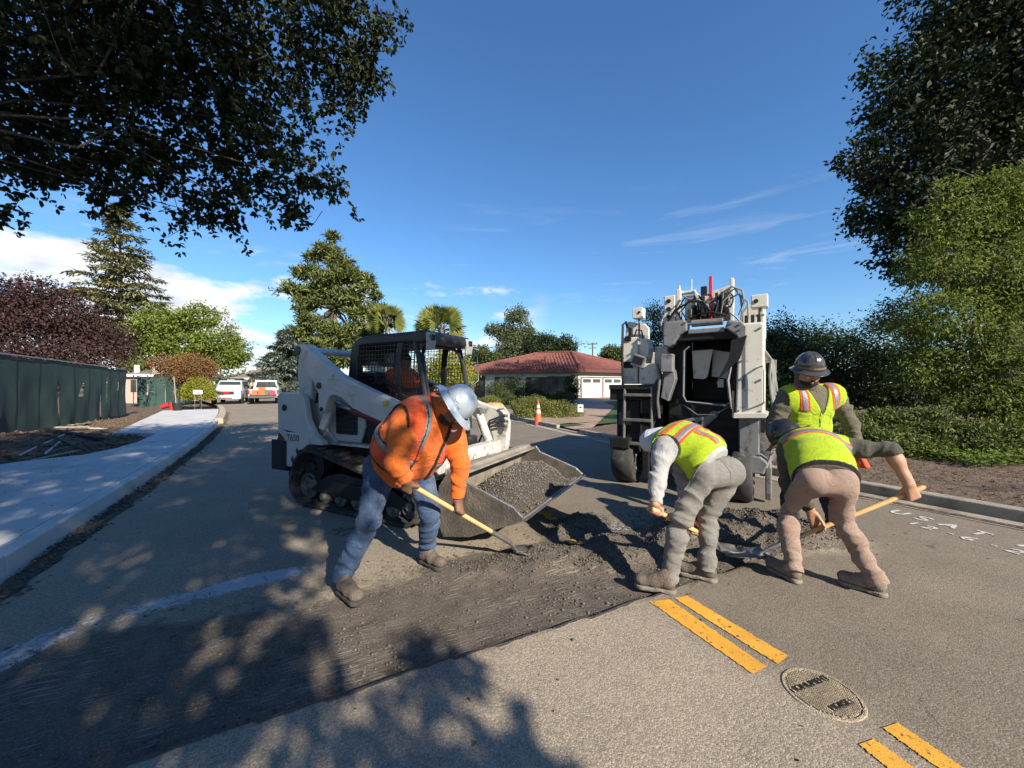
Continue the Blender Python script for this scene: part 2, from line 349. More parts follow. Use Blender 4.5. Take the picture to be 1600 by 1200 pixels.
# loose stones lying on the milled strip and round the heaps (uncountable)
def stones(n, sampler, name, m, smin, smax, parent=None, zfn=None):
    ico = [(0,0,1),(0.9,0,0.3),(0.28,0.85,0.3),(-0.72,0.53,0.3),(-0.72,-0.53,0.3),(0.28,-0.85,0.3),(0.1,0.1,-0.6)]
    fc = [(0,1,2),(0,2,3),(0,3,4),(0,4,5),(0,5,1),(1,6,2),(2,6,3),(3,6,4),(4,6,5),(5,6,1)]
    P = sampler(n); n = len(P); sz = smin+(smax-smin)*rng.random(n)**3
    base = np.array(ico)[None]*(0.65+0.6*rng.random((n,7,1)))
    an = rng.random(n)*6.283; c, s_ = np.cos(an)[:,None], np.sin(an)[:,None]
    bx = base[:,:,0]*c-base[:,:,1]*s_; by = base[:,:,0]*s_+base[:,:,1]*c
    VV = np.stack([bx, by*(0.6+0.4*rng.random((n,1))), base[:,:,2]*0.8], -1)*sz[:,None,None]+P[:,None,:]
    FF = (np.array(fc)[None]+7*np.arange(n)[:,None,None]).reshape(-1,3)
    o = quads_obj(name, VV.reshape(-1,3), FF, m, parent); return o
m_stone = mat('asphalt_crumb', (0.105,0.09,0.072), 0.9, var=0.6, vs=30)
def smp(n):
    P = []
    k = int(n*6); Xr = rng.uniform(-3.5, 3.8, k); Yr = rng.uniform(1.6, 4.9, k)
    tr, e, f = trench(Xr, Yr); p = pile(Xr, Yr)
    w_ = np.maximum.reduce([tr*0.16*np.clip((e+2)/4.0, 0.05, 1), np.minimum(1, p*12), 0.18*np.exp(-((f-2.9)/0.5)**2)*sstep(-1, 1.5, e)*(1-sstep(3.5,5,e))])
    w_ = w_*(0.25+1.5*fbm(Xr, Yr, 3, 3, 12)**2)
    k_ = rng.random(k) < w_; Xr, Yr = Xr[k_][:n], Yr[k_][:n]
    return np.stack([Xr, Yr, road_z(Xr, Yr)+0.002], -1)
o = stones(38000, smp, 'loose_millings', m_stone, 0.0025, 0.017); tag(o, 'loose dark asphalt crumbs scattered over the milled strip and heaps', 'millings', kind='stuff')

# ---------------------------------------------------------------- yellow centre stripes, lid, sprayed marks
def marking_mat(name, c, wear):
    m = bpy.data.materials.new(name); m.use_nodes = True; t = m.node_tree; L = t.links.new; b = t.nodes['Principled BSDF']; b.inputs['Roughness'].default_value = 0.7
    tcn = t.nodes.new('ShaderNodeTexCoord'); n = t.nodes.new('ShaderNodeTexNoise'); n.inputs['Scale'].default_value = 30; n.inputs['Detail'].default_value = 9; n.inputs['Roughness'].default_value = 0.75; L(tcn.outputs['Object'], n.inputs[0])
    r = t.nodes.new('ShaderNodeValToRGB'); e = r.color_ramp.elements; e[0].position = wear; e[0].color = (0.05,0.045,0.04,1); e[1].position = wear+0.07; e[1].color = (*c,1); L(n.outputs[0], r.inputs[0])
    n4 = t.nodes.new('ShaderNodeTexNoise'); n4.inputs['Scale'].default_value = 5; n4.inputs['Detail'].default_value = 6; L(tcn.outputs['Object'], n4.inputs[0])
    mxx = t.nodes.new('ShaderNodeMixRGB'); mxx.blend_type = 'MULTIPLY'; mxx.inputs[0].default_value = 0.5; L(r.outputs[0], mxx.inputs[1]); L(n4.outputs[0], mxx.inputs[2]); L(mxx.outputs[0], b.inputs['Base Color'])
    n2 = t.nodes.new('ShaderNodeTexNoise'); n2.inputs['Scale'].default_value = 160; L(tcn.outputs['Object'], n2.inputs[0]); bp = t.nodes.new('ShaderNodeBump'); bp.inputs['Strength'].default_value = 0.5; bp.inputs['Distance'].default_value = 0.004; L(n2.outputs[0], bp.inputs['Height']); L(bp.outputs[0], b.inputs['Normal'])
    return m
m_yel = marking_mat('yellow_thermoplastic', (0.84,0.42,0.045), 0.365); m_whp = marking_mat('white_spray', (0.66,0.65,0.61), 0.36)
def ragged(c4, name, m, n=60, amp=0.0028, zz=0.005):
    """a painted quad with broken edges: corners a,b (one end) and d,c (other end)"""
    a_, b_, c_, d_ = [np.asarray(p) for p in c4]; V = []; F = []; k = 5
    for i in range(n+1):
        t_ = i/n; p = a_*(1-t_)+d_*t_; q = b_*(1-t_)+c_*t_
        wd = nrm(q-p)
        p = p+wd*amp*rng.normal(); q = q+wd*amp*rng.normal()
        for j in range(k+1):
            r_ = p*(1-j/k)+q*j/k; V.append(r_)
    V = np.array(V); V[:,2] = road_z(V[:,0], V[:,1])+zz
    for i in range(n):
        for j in range(k): F.append((i*(k+1)+j, i*(k+1)+j+1, (i+1)*(k+1)+j+1, (i+1)*(k+1)+j))
    o = mesh_obj(name, V, F, m, road); tag(o, kind='structure'); return o
ragged([gnd(1015,941), gnd(1046,938), gnd(1198,1043), gnd(1176,1054)], 'yellow_stripe', m_yel)
ragged([gnd(1054,936), gnd(1074,932), gnd(1231,1026), gnd(1215,1039)], 'yellow_stripe', m_yel)
ragged([gnd(1342,1165), gnd(1366,1156), gnd(1480,1240), gnd(1462,1262)], 'yellow_stripe', m_yel)
ragged([gnd(1379,1139), gnd(1403,1131), gnd(1540,1225), gnd(1520,1240)], 'yellow_stripe', m_yel)
ragged([gnd(838,801), gnd(850,799), gnd(872,813), gnd(860,815)], 'yellow_stripe', m_yel, 10, 0.012, 0.012)
ragged([gnd(876,849), gnd(892,848), gnd(915,857), gnd(898,859)], 'yellow_stripe', m_yel, 10, 0.012, 0.03)

# survey monument lid: cast iron disc with a waffle of raised studs and two raised words
m_iron = mat('worn_cast_iron', (0.42,0.345,0.24), 0.65, 0.15, var=0.3, vs=14, bump=0.3, bs=160, dirt=(0.20,0.165,0.12), da=0.25, ds=9)
m_irond = mat('dark_cast_iron', (0.035,0.028,0.022), 0.7, 0.3, var=0.3, vs=20)
LC = np.array([1.555, 1.925]); LRAD = 0.165
lid = empty('monument_lid', (LC[0], LC[1], -0.003), R(19), 'round cast iron lid with raised waffle grid between the yellow stripes', 'manhole lid')
def _lid(m):
    m.lathe([(0,0.004),(LRAD-0.012,0.004),(LRAD-0.012,0.009),(LRAD,0.009),(LRAD+0.004,0.002),(LRAD+0.004,-0.03)], 48)
part('plate', m_iron, lid, _lid, 0, False)
def _studs(m):
    st_ = 0.0115
    for i in range(-14, 15):
        for j in range(-14, 15):
            x, y = i*st_, j*st_
            if math.hypot(x, y) > LRAD-0.02: continue
            if -0.125 < x < 0.125 and 0.038 < y < 0.080: continue
            if -0.072 < x < 0.072 and -0.102 < y < -0.060: continue
            m.box((x, y, 0.0075), (0.0078, 0.0078, 0.007), None, 0, (0.75, 0.75))
o = part('stud_grid', m_iron, lid, _studs); o['kind'] = 'stuff'
def text_part(s, size, loc, rot, parent, m, name='lettering', depth=0.002, align='CENTER', shear=0.0):
    c = bpy.data.curves.new(name, 'FONT'); c.body = s; c.size = size; c.extrude = depth; c.align_x = align; c.align_y = 'CENTER'; c.shear = shear; c.resolution_u = 3
    o = bpy.data.objects.new(name, c); col.objects.link(o)
    me = bpy.data.meshes.new_from_object(o.evaluated_get(bpy.context.evaluated_depsgraph_get())); bpy.data.objects.remove(o)
    t = bpy.data.objects.new(name, me); col.objects.link(t); me.materials.clear(); me.materials.append(m)
    t.location = loc; t.rotation_euler = rot; t.parent = parent; return t
bpy.context.view_layer.update()
text_part('MONUMENT', 0.047, (0,0.058,0.0075), (0,0,0), lid, m_irond)
text_part('MORSE', 0.042, (0,-0.080,0.0075), (0,0,0), lid, m_irond)
def _coll(m):
    m.lathe([(LRAD+0.004,-0.006),(LRAD+0.016,-0.001),(LRAD+0.020,-0.01)], 48)
part('asphalt_collar', mat('fresh_tar', (0.07,0.06,0.05), 0.9, var=0.4, vs=40, bump=0.5, bs=120), lid, _coll, 0, True)

# sprayed utility marks by the right kerb: strokes
GLY = {'U':[[(0,1),(0,.25),(.2,0),(.5,0),(.7,.25),(.7,1)]], 'S':[[(.7,.85),(.4,1),(.05,.85),(.1,.6),(.6,.4),(.65,.12),(.3,0),(0,.12)]],
 'A':[[(0,0),(.38,1),(.75,0)],[(.15,.38),(.6,.38)]], 'T':[[(0,1),(.8,1)],[(.4,1),(.4,0)]], 'P':[[(0,0),(0,1),(.5,1),(.7,.75),(.5,.5),(0,.5)]],
 '1':[[(.2,1),(.2,0)]], '2':[[(0,.8),(.3,1),(.65,.8),(.55,.5),(0,0),(.75,0)]], '-':[[(0,.45),(.35,.45)]], '6':[[(.6,1),(.15,.7),(0,.3),(.25,0),(.6,.15),(.55,.45),(.1,.4)]],
 '0':[[(.35,1),(0,.6),(.1,.1),(.4,0),(.7,.4),(.6,.9),(.35,1)]], ' ':[]}
def spray(txt, org, ux, uy, size, step, name, label):
    m = MB(); x = 0
    for ch in txt:
        for stroke in GLY[ch]:
            P = []
            for (a0, b0), (a1, b1) in zip(stroke[:-1], stroke[1:]):
                for q in np.linspace(0, 1, 6)[:-1]: P.append((a0+(a1-a0)*q, b0+(b1-b0)*q))
            P.append(stroke[-1])
            W = [org+ux*(x+p[0]*size*0.9)+uy*p[1]*size for p in P]; wv = size*0.10; VV = []
            for i in range(len(W)):
                tg = nrm(W[min(i+1, len(W)-1)]-W[max(i-1, 0)]); sd_ = np.array([-tg[1], tg[0]])*wv*(0.75+0.5*rng.random())
                for q in (W[i]-sd_, W[i]+sd_): VV.append((q[0], q[1], float(road_z(q[0], q[1]))+0.006+0.0004*len(m.f) % 0.002))
            m.add(VV, [(2*i, 2*i+2, 2*i+3, 2*i+1) for i in range(len(W)-1)])
        x += step*(0.6 if ch in '-1 ' else 1)
    o = m.build(name, m_whp, road); return o
ux = nrm(gnd(1590,846)[:2]-gnd(1400,797)[:2]); uy = np.array([-ux[1], ux[0]])
o = spray('USAT AP', gnd(1390,800)[:2], ux, uy, 0.17, 0.22, 'spray_paint_lettering', ''); tag(o, kind='structure')
o = spray('12-6-202', gnd(1418,818)[:2], ux, uy, 0.13, 0.19, 'spray_paint_lettering', ''); tag(o, kind='structure')
ragged([gnd(950,823), gnd(985,820), gnd(986,826), gnd(955,829)], 'white_paint_patch', marking_mat('faded_spray', (0.42,0.43,0.45), 0.50), 16, 0.01, 0.006)

# ---------------------------------------------------------------- kerbs, gutter, sidewalk
m_conc = mat('fresh_concrete', (0.50,0.495,0.48), 0.85, var=0.13, vs=1.6, bump=0.12, bs=130, dirt=(0.36,0.345,0.32), da=0.35, ds=1.2)
m_conc2 = mat('old_concrete', (0.34,0.305,0.245), 0.9, var=0.2, vs=5, bump=0.35, bs=110, dirt=(0.19,0.165,0.13), da=0.45, ds=2.2)
m_soil = mat('bare_soil', (0.13,0.088,0.055), 0.97, var=0.4, vs=7, bump=0.8, bs=24, dirt=(0.055,0.04,0.028), da=0.45, ds=2.5)
m_mulch = mat('dry_mulch', (0.165,0.115,0.078), 0.97, var=0.5, vs=22, bump=0.9, bs=60, dirt=(0.06,0.042,0.03), da=0.5, ds=9)
def sweep(name, ss, sect, mats, parent=None, bevel=0.0, side=None):
    """sect(s) -> list of (t, z); swept along the road"""
    V = []; F = []; n = None
    for s in ss:
        q = sect(s); n = len(q); V += [st(s, t, z) for t, z in q]
    for i in range(len(ss)-1):
        for k in range(n): F.append((i*n+k, i*n+(k+1) % n, (i+1)*n+(k+1) % n, (i+1)*n+k))
    F += [tuple(range(n)), tuple((len(ss)-1)*n+k for k in range(n-1, -1, -1))]
    o = mesh_obj(name, V, F, mats, parent)
    bm = bmesh.new(); bm.from_mesh(o.data); bmesh.ops.recalc_face_normals(bm, faces=bm.faces); bm.to_mesh(o.data); bm.free()
    if bevel:
        md = o.modifiers.new('bevel', 'BEVEL'); md.width = bevel; md.segments = 3; md.limit_method = 'ANGLE'; md.angle_limit = R(40)
    return o
INNER = np.array([(-6,-4.7),(10.2,-4.45),(10.5,-4.2),(10.85,-3.55),(11.6,-3.3),(12.6,-3.2),(14.55,-3.3),(14.62,-3.4),(15.2,-4.4),(27.7,-5.95),(30,-6.2)])
def inner(s): return np.interp(s, INNER[:,0], INNER[:,1])
lk = empty('kerb', (0,0,0)); tag(lk, kind='structure'); lk.name = 'new_kerb'
cuts = list(np.arange(-6, 18.0, 3.6))+[18.8]
for a0, a1 in zip(cuts[:-1], cuts[1:]):
    sweep('kerb_section', np.linspace(a0+0.004, a1-0.004, 7), lambda s: [(tL(s),-0.25),(tL(s)-0.02,0.15),(tL(s)-0.165,0.152),(tL(s)-0.165,-0.25)], m_conc, lk, 0.02)
sw = empty('sidewalk', (0,0,0)); tag(sw, kind='structure')
cuts = [-6,-4.2,-2.6,-1,0.6,2.2,3.8,5.4,7.0,8.6,10.2,11.4,12.6,14.6,16.2,17.8,19.4,21,22.6,24.2,25.8,27.0]
for a0, a1 in zip(cuts[:-1], cuts[1:]):
    ss = sorted(set([a0+0.007, a1-0.007]+[x for x in INNER[:,0] if a0 < x < a1]+list(np.linspace(a0+0.01, a1-0.01, 5))))
    sweep('slab', ss, lambda s: [(tL(s)-0.172,0.02),(tL(s)-0.172,0.147),(tL(s)-0.45,0.147),(inner(s),0.148),(inner(s),0.02)], m_conc, sw, 0.006)
rk = empty('kerb', (0,0,0)); tag(rk, kind='structure')
cuts = list(np.arange(-6, 9.0, 3.0))+[9.2]
def rsec(s): t = tR(s); return [(t,-0.25),(t+0.03,0.15),(t+0.165,0.155),(t+0.18,0.145),(t+0.18,-0.25)]
def gsec(s): t = tR(s); return [(t-0.30,-0.2),(t-0.30,0.008),(t-0.16,0.006),(t-0.004,0.018),(t-0.004,-0.2)]
for a0, a1 in zip(cuts[:-1], cuts[1:]): sweep('kerb_section', np.linspace(a0+0.004, a1-0.004, 6), rsec, m_conc2, rk, 0.025)
for a0, a1 in zip([10.6,13.5,16.5,19.5,24,29], [13.5,16.5,19.5,24,29,36]): sweep('kerb_section', np.linspace(a0+0.004, a1-0.004, 6), rsec, m_conc2, rk, 0.025)
gt = empty('gutter', (0,0,0)); tag(gt, kind='structure')
for a0 in np.arange(-6, 30, 3.0): sweep('gutter_section', np.linspace(a0+0.004, a0+2.996, 5), gsec, m_conc2, gt)
# red utility paint on the gutter pan
m_redp = marking_mat('red_spray', (0.40,0.19,0.13), 0.50)
rp = MB(); ss = np.linspace(2.3, 0.6, 16); VV = []
for s in ss: t = float(tR(s)); VV += [st(s, t-0.27+0.02*rng.random(), 0.013), st(s, t-0.17+0.02*rng.random(), 0.0125)]
rp.add(VV, [(2*i,2*i+1,2*i+3,2*i+2) for i in range(15)]); o = rp.build('red_paint_mark', m_redp, gt); tag(o, kind='structure')

def sheet(name, s0, s1, tf0, tf1, zf, m, ns=80, ntt=50, kind='structure', parent=None):
    ss = np.linspace(s0, s1, ns); ff = np.linspace(0, 1, ntt); S, F_ = np.meshgrid(ss, ff, indexing='ij')
    T = np.vectorize(tf0)(S)*(1-F_)+np.vectorize(tf1)(S)*F_
    X = D2[0]*S+N2[0]*T; Y = D2[1]*S+N2[1]*T; Z = zf(X, Y, S, T)
    ix = np.arange(ns*ntt).reshape(ns, ntt); Q = np.stack([ix[:-1,:-1], ix[:-1,1:], ix[1:,1:], ix[1:,:-1]], -1).reshape(-1,4)
    o = quads_obj(name, np.stack([X,Y,Z],-1).reshape(-1,3), Q, m, parent, True); tag(o, kind=kind); return o
def dirt_z(X, Y, S, T):
    d_ = inner(S)-T; z = 0.10+0.14*(fbm(X, Y, 0.9, 4, 21)-0.45)+0.05*(fbm(X, Y, 6, 3, 23)-0.5)
    z = z+0.22*sstep(0.6, 2.2, d_)*(S < 30)-0.09*(1-sstep(0.0, 0.6, d_))
    ex = sstep(10.2, 10.8, S)*(1-sstep(14.3, 14.9, S))*(1-sstep(-4.3, -4.0, -T-0.0+0*T-8.3+0*T))
    return z
sheet('soil_verge', -6, 34, lambda s: float(inner(s))+0.06, lambda s: -11.0, dirt_z, m_soil, 160, 80)
def mulch_z(X, Y, S, T):
    d_ = T-tR(S)-0.18; return 0.115+0.16*sstep(0.3, 3, d_)+0.10*(fbm(X, Y, 1.4, 4, 31)-0.5)*sstep(0, 0.8, d_)+0.035*(fbm(X, Y, 9, 3, 33)-0.5)
sheet('mulch_verge', -8, 9.6, lambda s: float(tR(s))+0.175, lambda s: 24.0, mulch_z, m_mulch, 150, 130)
# ---------------------------------------------------------------- foliage
def unit(n): v = rng.normal(size=(n,3)); return v/np.linalg.norm(v, axis=1)[:,None]
def leaf_mesh(name, B, Dr, Nn, ln, wd, m, parent, six=False, fold=0.25):
    """B base points, Dr growth directions, Nn leaf normals, lengths and widths"""
    n = len(B); Sd = np.cross(Dr, Nn); Sd /= np.maximum(1e-6, np.linalg.norm(Sd, axis=1))[:,None]; Nn = np.cross(Sd, Dr)
    ln = np.broadcast_to(ln, (n,))[:,None]; wd = np.broadcast_to(wd, (n,))[:,None]
    tip = B+Dr*ln-Nn*ln*0.10
    if six:
        l1 = B+Dr*ln*0.30+Sd*wd*0.42+Nn*wd*fold; l2 = B+Dr*ln*0.68+Sd*wd*0.46+Nn*wd*fold
        r1 = B+Dr*ln*0.30-Sd*wd*0.42+Nn*wd*fold; r2 = B+Dr*ln*0.68-Sd*wd*0.46+Nn*wd*fold
        V = np.stack([B,l1,l2,tip,r2,r1],1).reshape(-1,3); i = 6*np.arange(n)[:,None]
        Q = np.concatenate([i+[0,1,2,3], i+[0,3,4,5]],0)
    else:
        l = B+Dr*ln*0.48+Sd*wd*0.5+Nn*wd*fold; r = B+Dr*ln*0.48-Sd*wd*0.5+Nn*wd*fold
        V = np.stack([B,l,tip,r],1).reshape(-1,3); Q = 4*np.arange(n)[:,None]+[0,1,2,3]
    return quads_obj(name, V, Q, m, parent)
def crown_points(blobs, n, per=14, shell=0.55, cl=0.16, flat=0.8, wob=0.28):
    """clustered points through a set of blobs (centre, radius or radii): clumps with gaps between"""
    bl = [(np.asarray(c, float), np.broadcast_to(np.asarray(r, float), (3,))) for c, r in blobs]
    wgt = np.array([np.prod(r)**0.72 for _, r in bl]); wgt = wgt/wgt.sum(); P = []; O = []; G = []
    for (c, r), w_ in zip(bl, wgt):
        k = max(3, int(n*w_/per)); u = unit(k); u[:,2] = np.where(u[:,2] < -0.5, u[:,2]*0.6, u[:,2])
        bd = unit(9); lump = 0.80+0.38*np.max(np.clip(u@bd.T, 0, 1)**10, axis=1)
        rad = (shell+(1-shell)*rng.random(k)**0.7)[:,None]*(1+wob*0.45*np.clip(rng.normal(size=(k,1)), -2, 1.6))*lump[:,None]
        cc = c+u*r*rad
        pp = np.repeat(cc, per, 0); j = np.clip(rng.normal(size=pp.shape), -1.7, 1.7); j[:,2] *= flat
        sz = cl*np.mean(r)**0.5*(0.6+0.8*rng.random((k,1))); P.append(pp+j*np.repeat(sz, per, 0)); O.append(np.repeat(u, per, 0)); G.append(cc)
    return np.concatenate(P), np.concatenate(O), np.concatenate(G)
def crown(blobs, n, ln, wd, m, parent, base, per=14, shell=0.55, cl=0.16, six=False, up=0.5, droop=0.2, wob=0.28, flat=0.8, name='crown'):
    P, O, G = crown_points(blobs, n, per, shell, cl, flat, wob); k = len(P)
    Dr = O*0.7+unit(k)*0.9; Dr[:,2] -= droop; Dr /= np.linalg.norm(Dr, axis=1)[:,None]
    Nn = unit(k)*0.8+O*0.5+np.array([0,0,up])
    s = 0.65+0.7*rng.random(k)
    return leaf_mesh(name, P-np.asarray(base), Dr, Nn, ln*s, wd*s, m, parent, six), G
def wood(base, blobs, r0, parent, m, lean=(0,0), nb=None, name='trunk', fork=0.35, lim=0.5, tw=0.2):
    """tapered trunk with limbs reaching into each blob"""
    mb = MB(); base = np.asarray(base, float); cs = [np.asarray(c, float) for c, _ in blobs]
    top = np.mean(cs, 0); zt = max(c[2] for c in cs); f = base+np.array([(top[0]-base[0])*0.35+lean[0], (top[1]-base[1])*0.35+lean[1], (top[2]-base[2])*fork*1.3])
    mid = (base+f)/2+rng.normal(size=3)*r0*0.5
    mb.tube([np.zeros(3)+[0,0,-0.1], mid-base, f-base], [r0*1.25, r0*0.9, r0*0.72], 9)
    for c in cs[:nb]:
        dist = np.linalg.norm(c-f); k = max(3, int(dist/1.2)+2); pts = []
        for i in range(k+1):
            q = i/k; p = f+(c-f)*q+np.array([0,0,0.18*dist*math.sin(math.pi*q)])*0.5+(rng.normal(size=3)*dist*0.04 if 0 < i < k else 0); pts.append(p-base)
        mb.tube(pts, [r0*lim*(1-0.85*i/k) for i in range(k+1)], 6)
        for _ in range(4):
            i = rng.integers(1, k+1); e = np.asarray(pts[i]); dv = unit(1)[0]*dist*tw; mb.tube([e, e+dv*0.5+rng.normal(size=3)*0.03, e+dv], [r0*lim*0.2, r0*lim*0.13, r0*lim*0.03], 4)
    return mb.build(name, m, parent, 0, True)
m_bark = mat('bark', (0.095,0.075,0.058), 0.95, var=0.4, vs=9, bump=0.9, bs=22)
m_barkl = mat('pale_bark', (0.17,0.145,0.115), 0.95, var=0.35, vs=9, bump=0.8, bs=22)
def pxb(lst): return [(at(u, v, Y), np.asarray(r)) for (u, v, Y, r) in lst]
def tree(name, label, cat, blobs, base, r0, m, n, ln, wd, group=None, bark=None, **k):
    e = empty(name, base, 0, label, cat, group)
    fork = k.pop('fork', 0.35); nb = k.pop('nb', None); lim = k.pop('lim', 0.5)
    c, G = crown(blobs, n, ln, wd, m, e, base, **k)
    wood(base, blobs, r0, e, bark or m_bark, fork=fork, nb=nb, lim=lim); return e

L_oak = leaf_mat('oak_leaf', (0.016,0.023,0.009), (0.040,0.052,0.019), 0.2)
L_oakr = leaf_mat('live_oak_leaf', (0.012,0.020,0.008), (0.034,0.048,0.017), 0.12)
L_plum = leaf_mat('plum_leaf', (0.030,0.016,0.016), (0.095,0.052,0.046), 0.2)
L_bright = leaf_mat('bright_leaf', (0.085,0.125,0.022), (0.24,0.29,0.06), 0.35)
L_locust = leaf_mat('locust_leaf', (0.055,0.090,0.020), (0.19,0.235,0.058), 0.38)
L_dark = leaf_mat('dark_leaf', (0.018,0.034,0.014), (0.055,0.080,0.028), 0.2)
L_mid = leaf_mat('mid_leaf', (0.04,0.07,0.022), (0.11,0.14,0.045), 0.3)
L_pine = leaf_mat('pine_needle', (0.060,0.085,0.026), (0.205,0.235,0.075), 0.2)
L_dry = leaf_mat('photinia_leaf', (0.15,0.085,0.035), (0.30,0.17,0.075), 0.3)
L_yel = leaf_mat('yellow_leaf', (0.17,0.20,0.02), (0.40,0.40,0.06), 0.4)
L_blue = leaf_mat('blue_needle', (0.10,0.13,0.105), (0.20,0.24,0.19), 0.15)
L_euc = leaf_mat('eucalyptus_leaf', (0.06,0.085,0.035), (0.16,0.19,0.09), 0.3)
L_box = leaf_mat('boxwood_leaf', (0.085,0.11,0.025), (0.26,0.27,0.085), 0.3)
L_jun = leaf_mat('juniper_spray', (0.055,0.085,0.022), (0.16,0.19,0.055), 0.2)
L_ivy = leaf_mat('ivy_leaf', (0.06,0.11,0.02), (0.20,0.27,0.06), 0.3)
L_palm = leaf_mat('palm_leaf', (0.11,0.14,0.03), (0.27,0.28,0.08), 0.3)

# --- the oak overhead on the left: rosettes of leaves on twigs, trunk out of the picture
OAKB = np.array([-6.7, 1.7, 0.15])
ob = pxb([(60,70,3.5,1.15),(220,90,4.0,1.2),(380,85,4.3,1.1),(505,60,4.5,0.75),(590,30,4.6,0.42),(110,225,4.0,0.85),(270,240,4.3,0.9),(410,225,4.5,0.8),(320,335,4.5,0.40),(455,320,4.6,0.46),(545,150,4.7,0.48),(35,265,4.0,0.45),(180,300,4.2,0.42),(515,300,4.7,0.28),(570,95,4.7,0.42),(375,320,4.6,0.38),(-20,330,3.9,0.25),
 (-160,120,3.6,1.5),(80,-170,3.4,1.5),(330,-170,3.9,1.4),(530,-150,4.4,1.0),(-200,-200,3.2,1.6)])
oak = empty('oak_tree', OAKB, 0, 'dark oak with leafy boughs hanging over the upper left of the street', 'tree')
def rosettes(blobs, nr, per, ln, wd, shell, cl):
    P, O, G = crown_points(blobs, nr, 9, shell, cl, 0.8, 0.16)
    # sprays hanging from the underside and the outer rim
    hp_ = rng.choice(len(P), 260, replace=False); ex = []; eo = []
    for i in hp_:
        dd = nrm(O[i]*np.array([1,1,0.4])+np.array([0,0,-0.75])+0.3*rng.normal(size=3)); L0 = 0.15+0.30*rng.random(); m_ = int(L0/0.045)
        for a_ in range(m_): ex.append(P[i]+dd*L0*(a_+1)/m_+np.array([0,0,-0.12*((a_+1)/m_)**2])+0.018*rng.normal(size=3)); eo.append(dd)
    P = np.concatenate([P, np.array(ex)]); O = np.concatenate([O, np.array(eo)]); k = len(P)
    B = np.repeat(P, per, 0); ax = O*0.6+unit(k)*0.8; ax[:,2] -= 0.35; ax /= np.linalg.norm(ax, axis=1)[:,None]; A = np.repeat(ax, per, 0)
    Dr = A*0.55+unit(len(B))*0.95; Dr /= np.linalg.norm(Dr, axis=1)[:,None]; s = 0.6+0.7*rng.random(len(B))
    return P, ax, B+Dr*0.008, Dr, unit(len(B))+np.array([0,0,0.4]), ln*s, wd*s
P, ax_, B, Dr, Nn, l_, w_ = rosettes(ob, 11500, 6, 0.064, 0.034, 0.12, 0.15)
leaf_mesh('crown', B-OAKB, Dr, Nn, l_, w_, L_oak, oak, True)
tw = MB()
for i in rng.choice(len(P), 900, replace=False):
    p = P[i]-OAKB; d_ = ax_[i]; L0 = 0.10+0.25*rng.random(); q = p-d_*L0*0.5+rng.normal(size=3)*0.02
    tw.tube([p-d_*L0+rng.normal(size=3)*0.05+[0,0,0.05], q, p], [0.0045, 0.0035, 0.002], 4, 0, False)
tw.build('twigs', m_bark, oak)
wood(OAKB, ob, 0.30, oak, m_bark, fork=0.55, lim=0.055, tw=0.06)

# --- oak behind the camera: it throws the dappled shade over the near left of the road and the loader
QD = np.array([0.8, 0.6]); RD = np.array([0.6, -0.8])
def qrh(q, r, h): return np.array([q*QD[0]+r*RD[0], q*QD[1]+r*RD[1], h])
bb = []
for q_, b_, r_ in ((-1.9,-2.7,1.7),(-4.0,-2.9,2.3),(-1.0,-4.4,1.3),(-0.3,-4.6,1.2),(0.15,-5.9,1.2),(0.4,-7.2,1.5),(-1.5,-6.9,1.9),(-4,-6.7,2.4),(1.35,-8.0,1.3),(-2,-9.5,1.8),(-0.6,-12,2.0),(-3.6,-12.3,2.2),(1.4,-10.7,1.3),(-0.35,-2.0,0.9),(0.45,-1.4,0.85),(0.9,-9.2,1.4),(0.3,-8.4,1.3),(1.9,-9.4,0.9)):
    rr_ = 5.2-0.10*b_; bb.append((qrh(q_, rr_, (rr_-b_)/1.732), r_))
tb = qrh(-5.6, 5.6, 0.1)
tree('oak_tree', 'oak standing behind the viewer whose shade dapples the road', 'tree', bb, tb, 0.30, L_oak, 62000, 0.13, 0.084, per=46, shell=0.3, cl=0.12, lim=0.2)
for lab, t_, s_, n_ in (('unseen oak added on the right verge behind the viewer to block sky light', 9.6, -18, 9000), ('unseen oak added on the left verge behind the viewer to block sky light', -6.2, -6.0, 9000)):  # out-of-view oaks added to hold back sky light and deepen the shadows
    c = st(s_, t_, 0); B_ = [(c+np.array([dx,dy,z]), r) for dx, dy, z, r in ((0,0,6.0,2.2),(0.8,-1.2,4.4,1.5),(-0.9,1.0,4.6,1.5),(0.3,0.4,8.2,1.9))]
    tree('oak_tree', lab, 'tree', B_, c+np.array([0,0,0.1]), 0.24, L_oak, n_, 0.22, 0.13, per=18, shell=0.45, cl=0.2)

# --- right-hand side
rb = pxb([(1480,300,12,2.5),(1405,250,12,1.5),(1375,325,12,1.0),(1520,150,12,2.4),(1430,140,12,1.4),(1580,60,12,2.3),(1600,300,13,3.0),(1520,20,12,1.6),(1700,150,12,4),(1420,390,12,1.0),(1340,250,12,0.7),(1385,100,12,0.7),(1620,-150,12,3.5),(1490,400,12.5,1.6)])
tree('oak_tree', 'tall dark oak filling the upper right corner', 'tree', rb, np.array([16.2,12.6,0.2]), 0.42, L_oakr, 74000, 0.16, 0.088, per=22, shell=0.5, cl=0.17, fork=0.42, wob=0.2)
lb = pxb([(1490,345,8.6,0.62),(1565,335,8.6,0.85),(1455,410,8.6,0.70),(1540,430,8.8,1.1),(1460,500,8.7,0.85),(1560,540,8.6,1.15),(1440,575,9.0,0.75),(1525,620,8.6,0.75),(1630,450,8.8,1.4),(1480,300,8.6,0.32),(1600,640,8.2,0.8),(1545,285,8.6,0.35),(1600,300,8.7,0.7),(1640,620,8.3,0.8)])
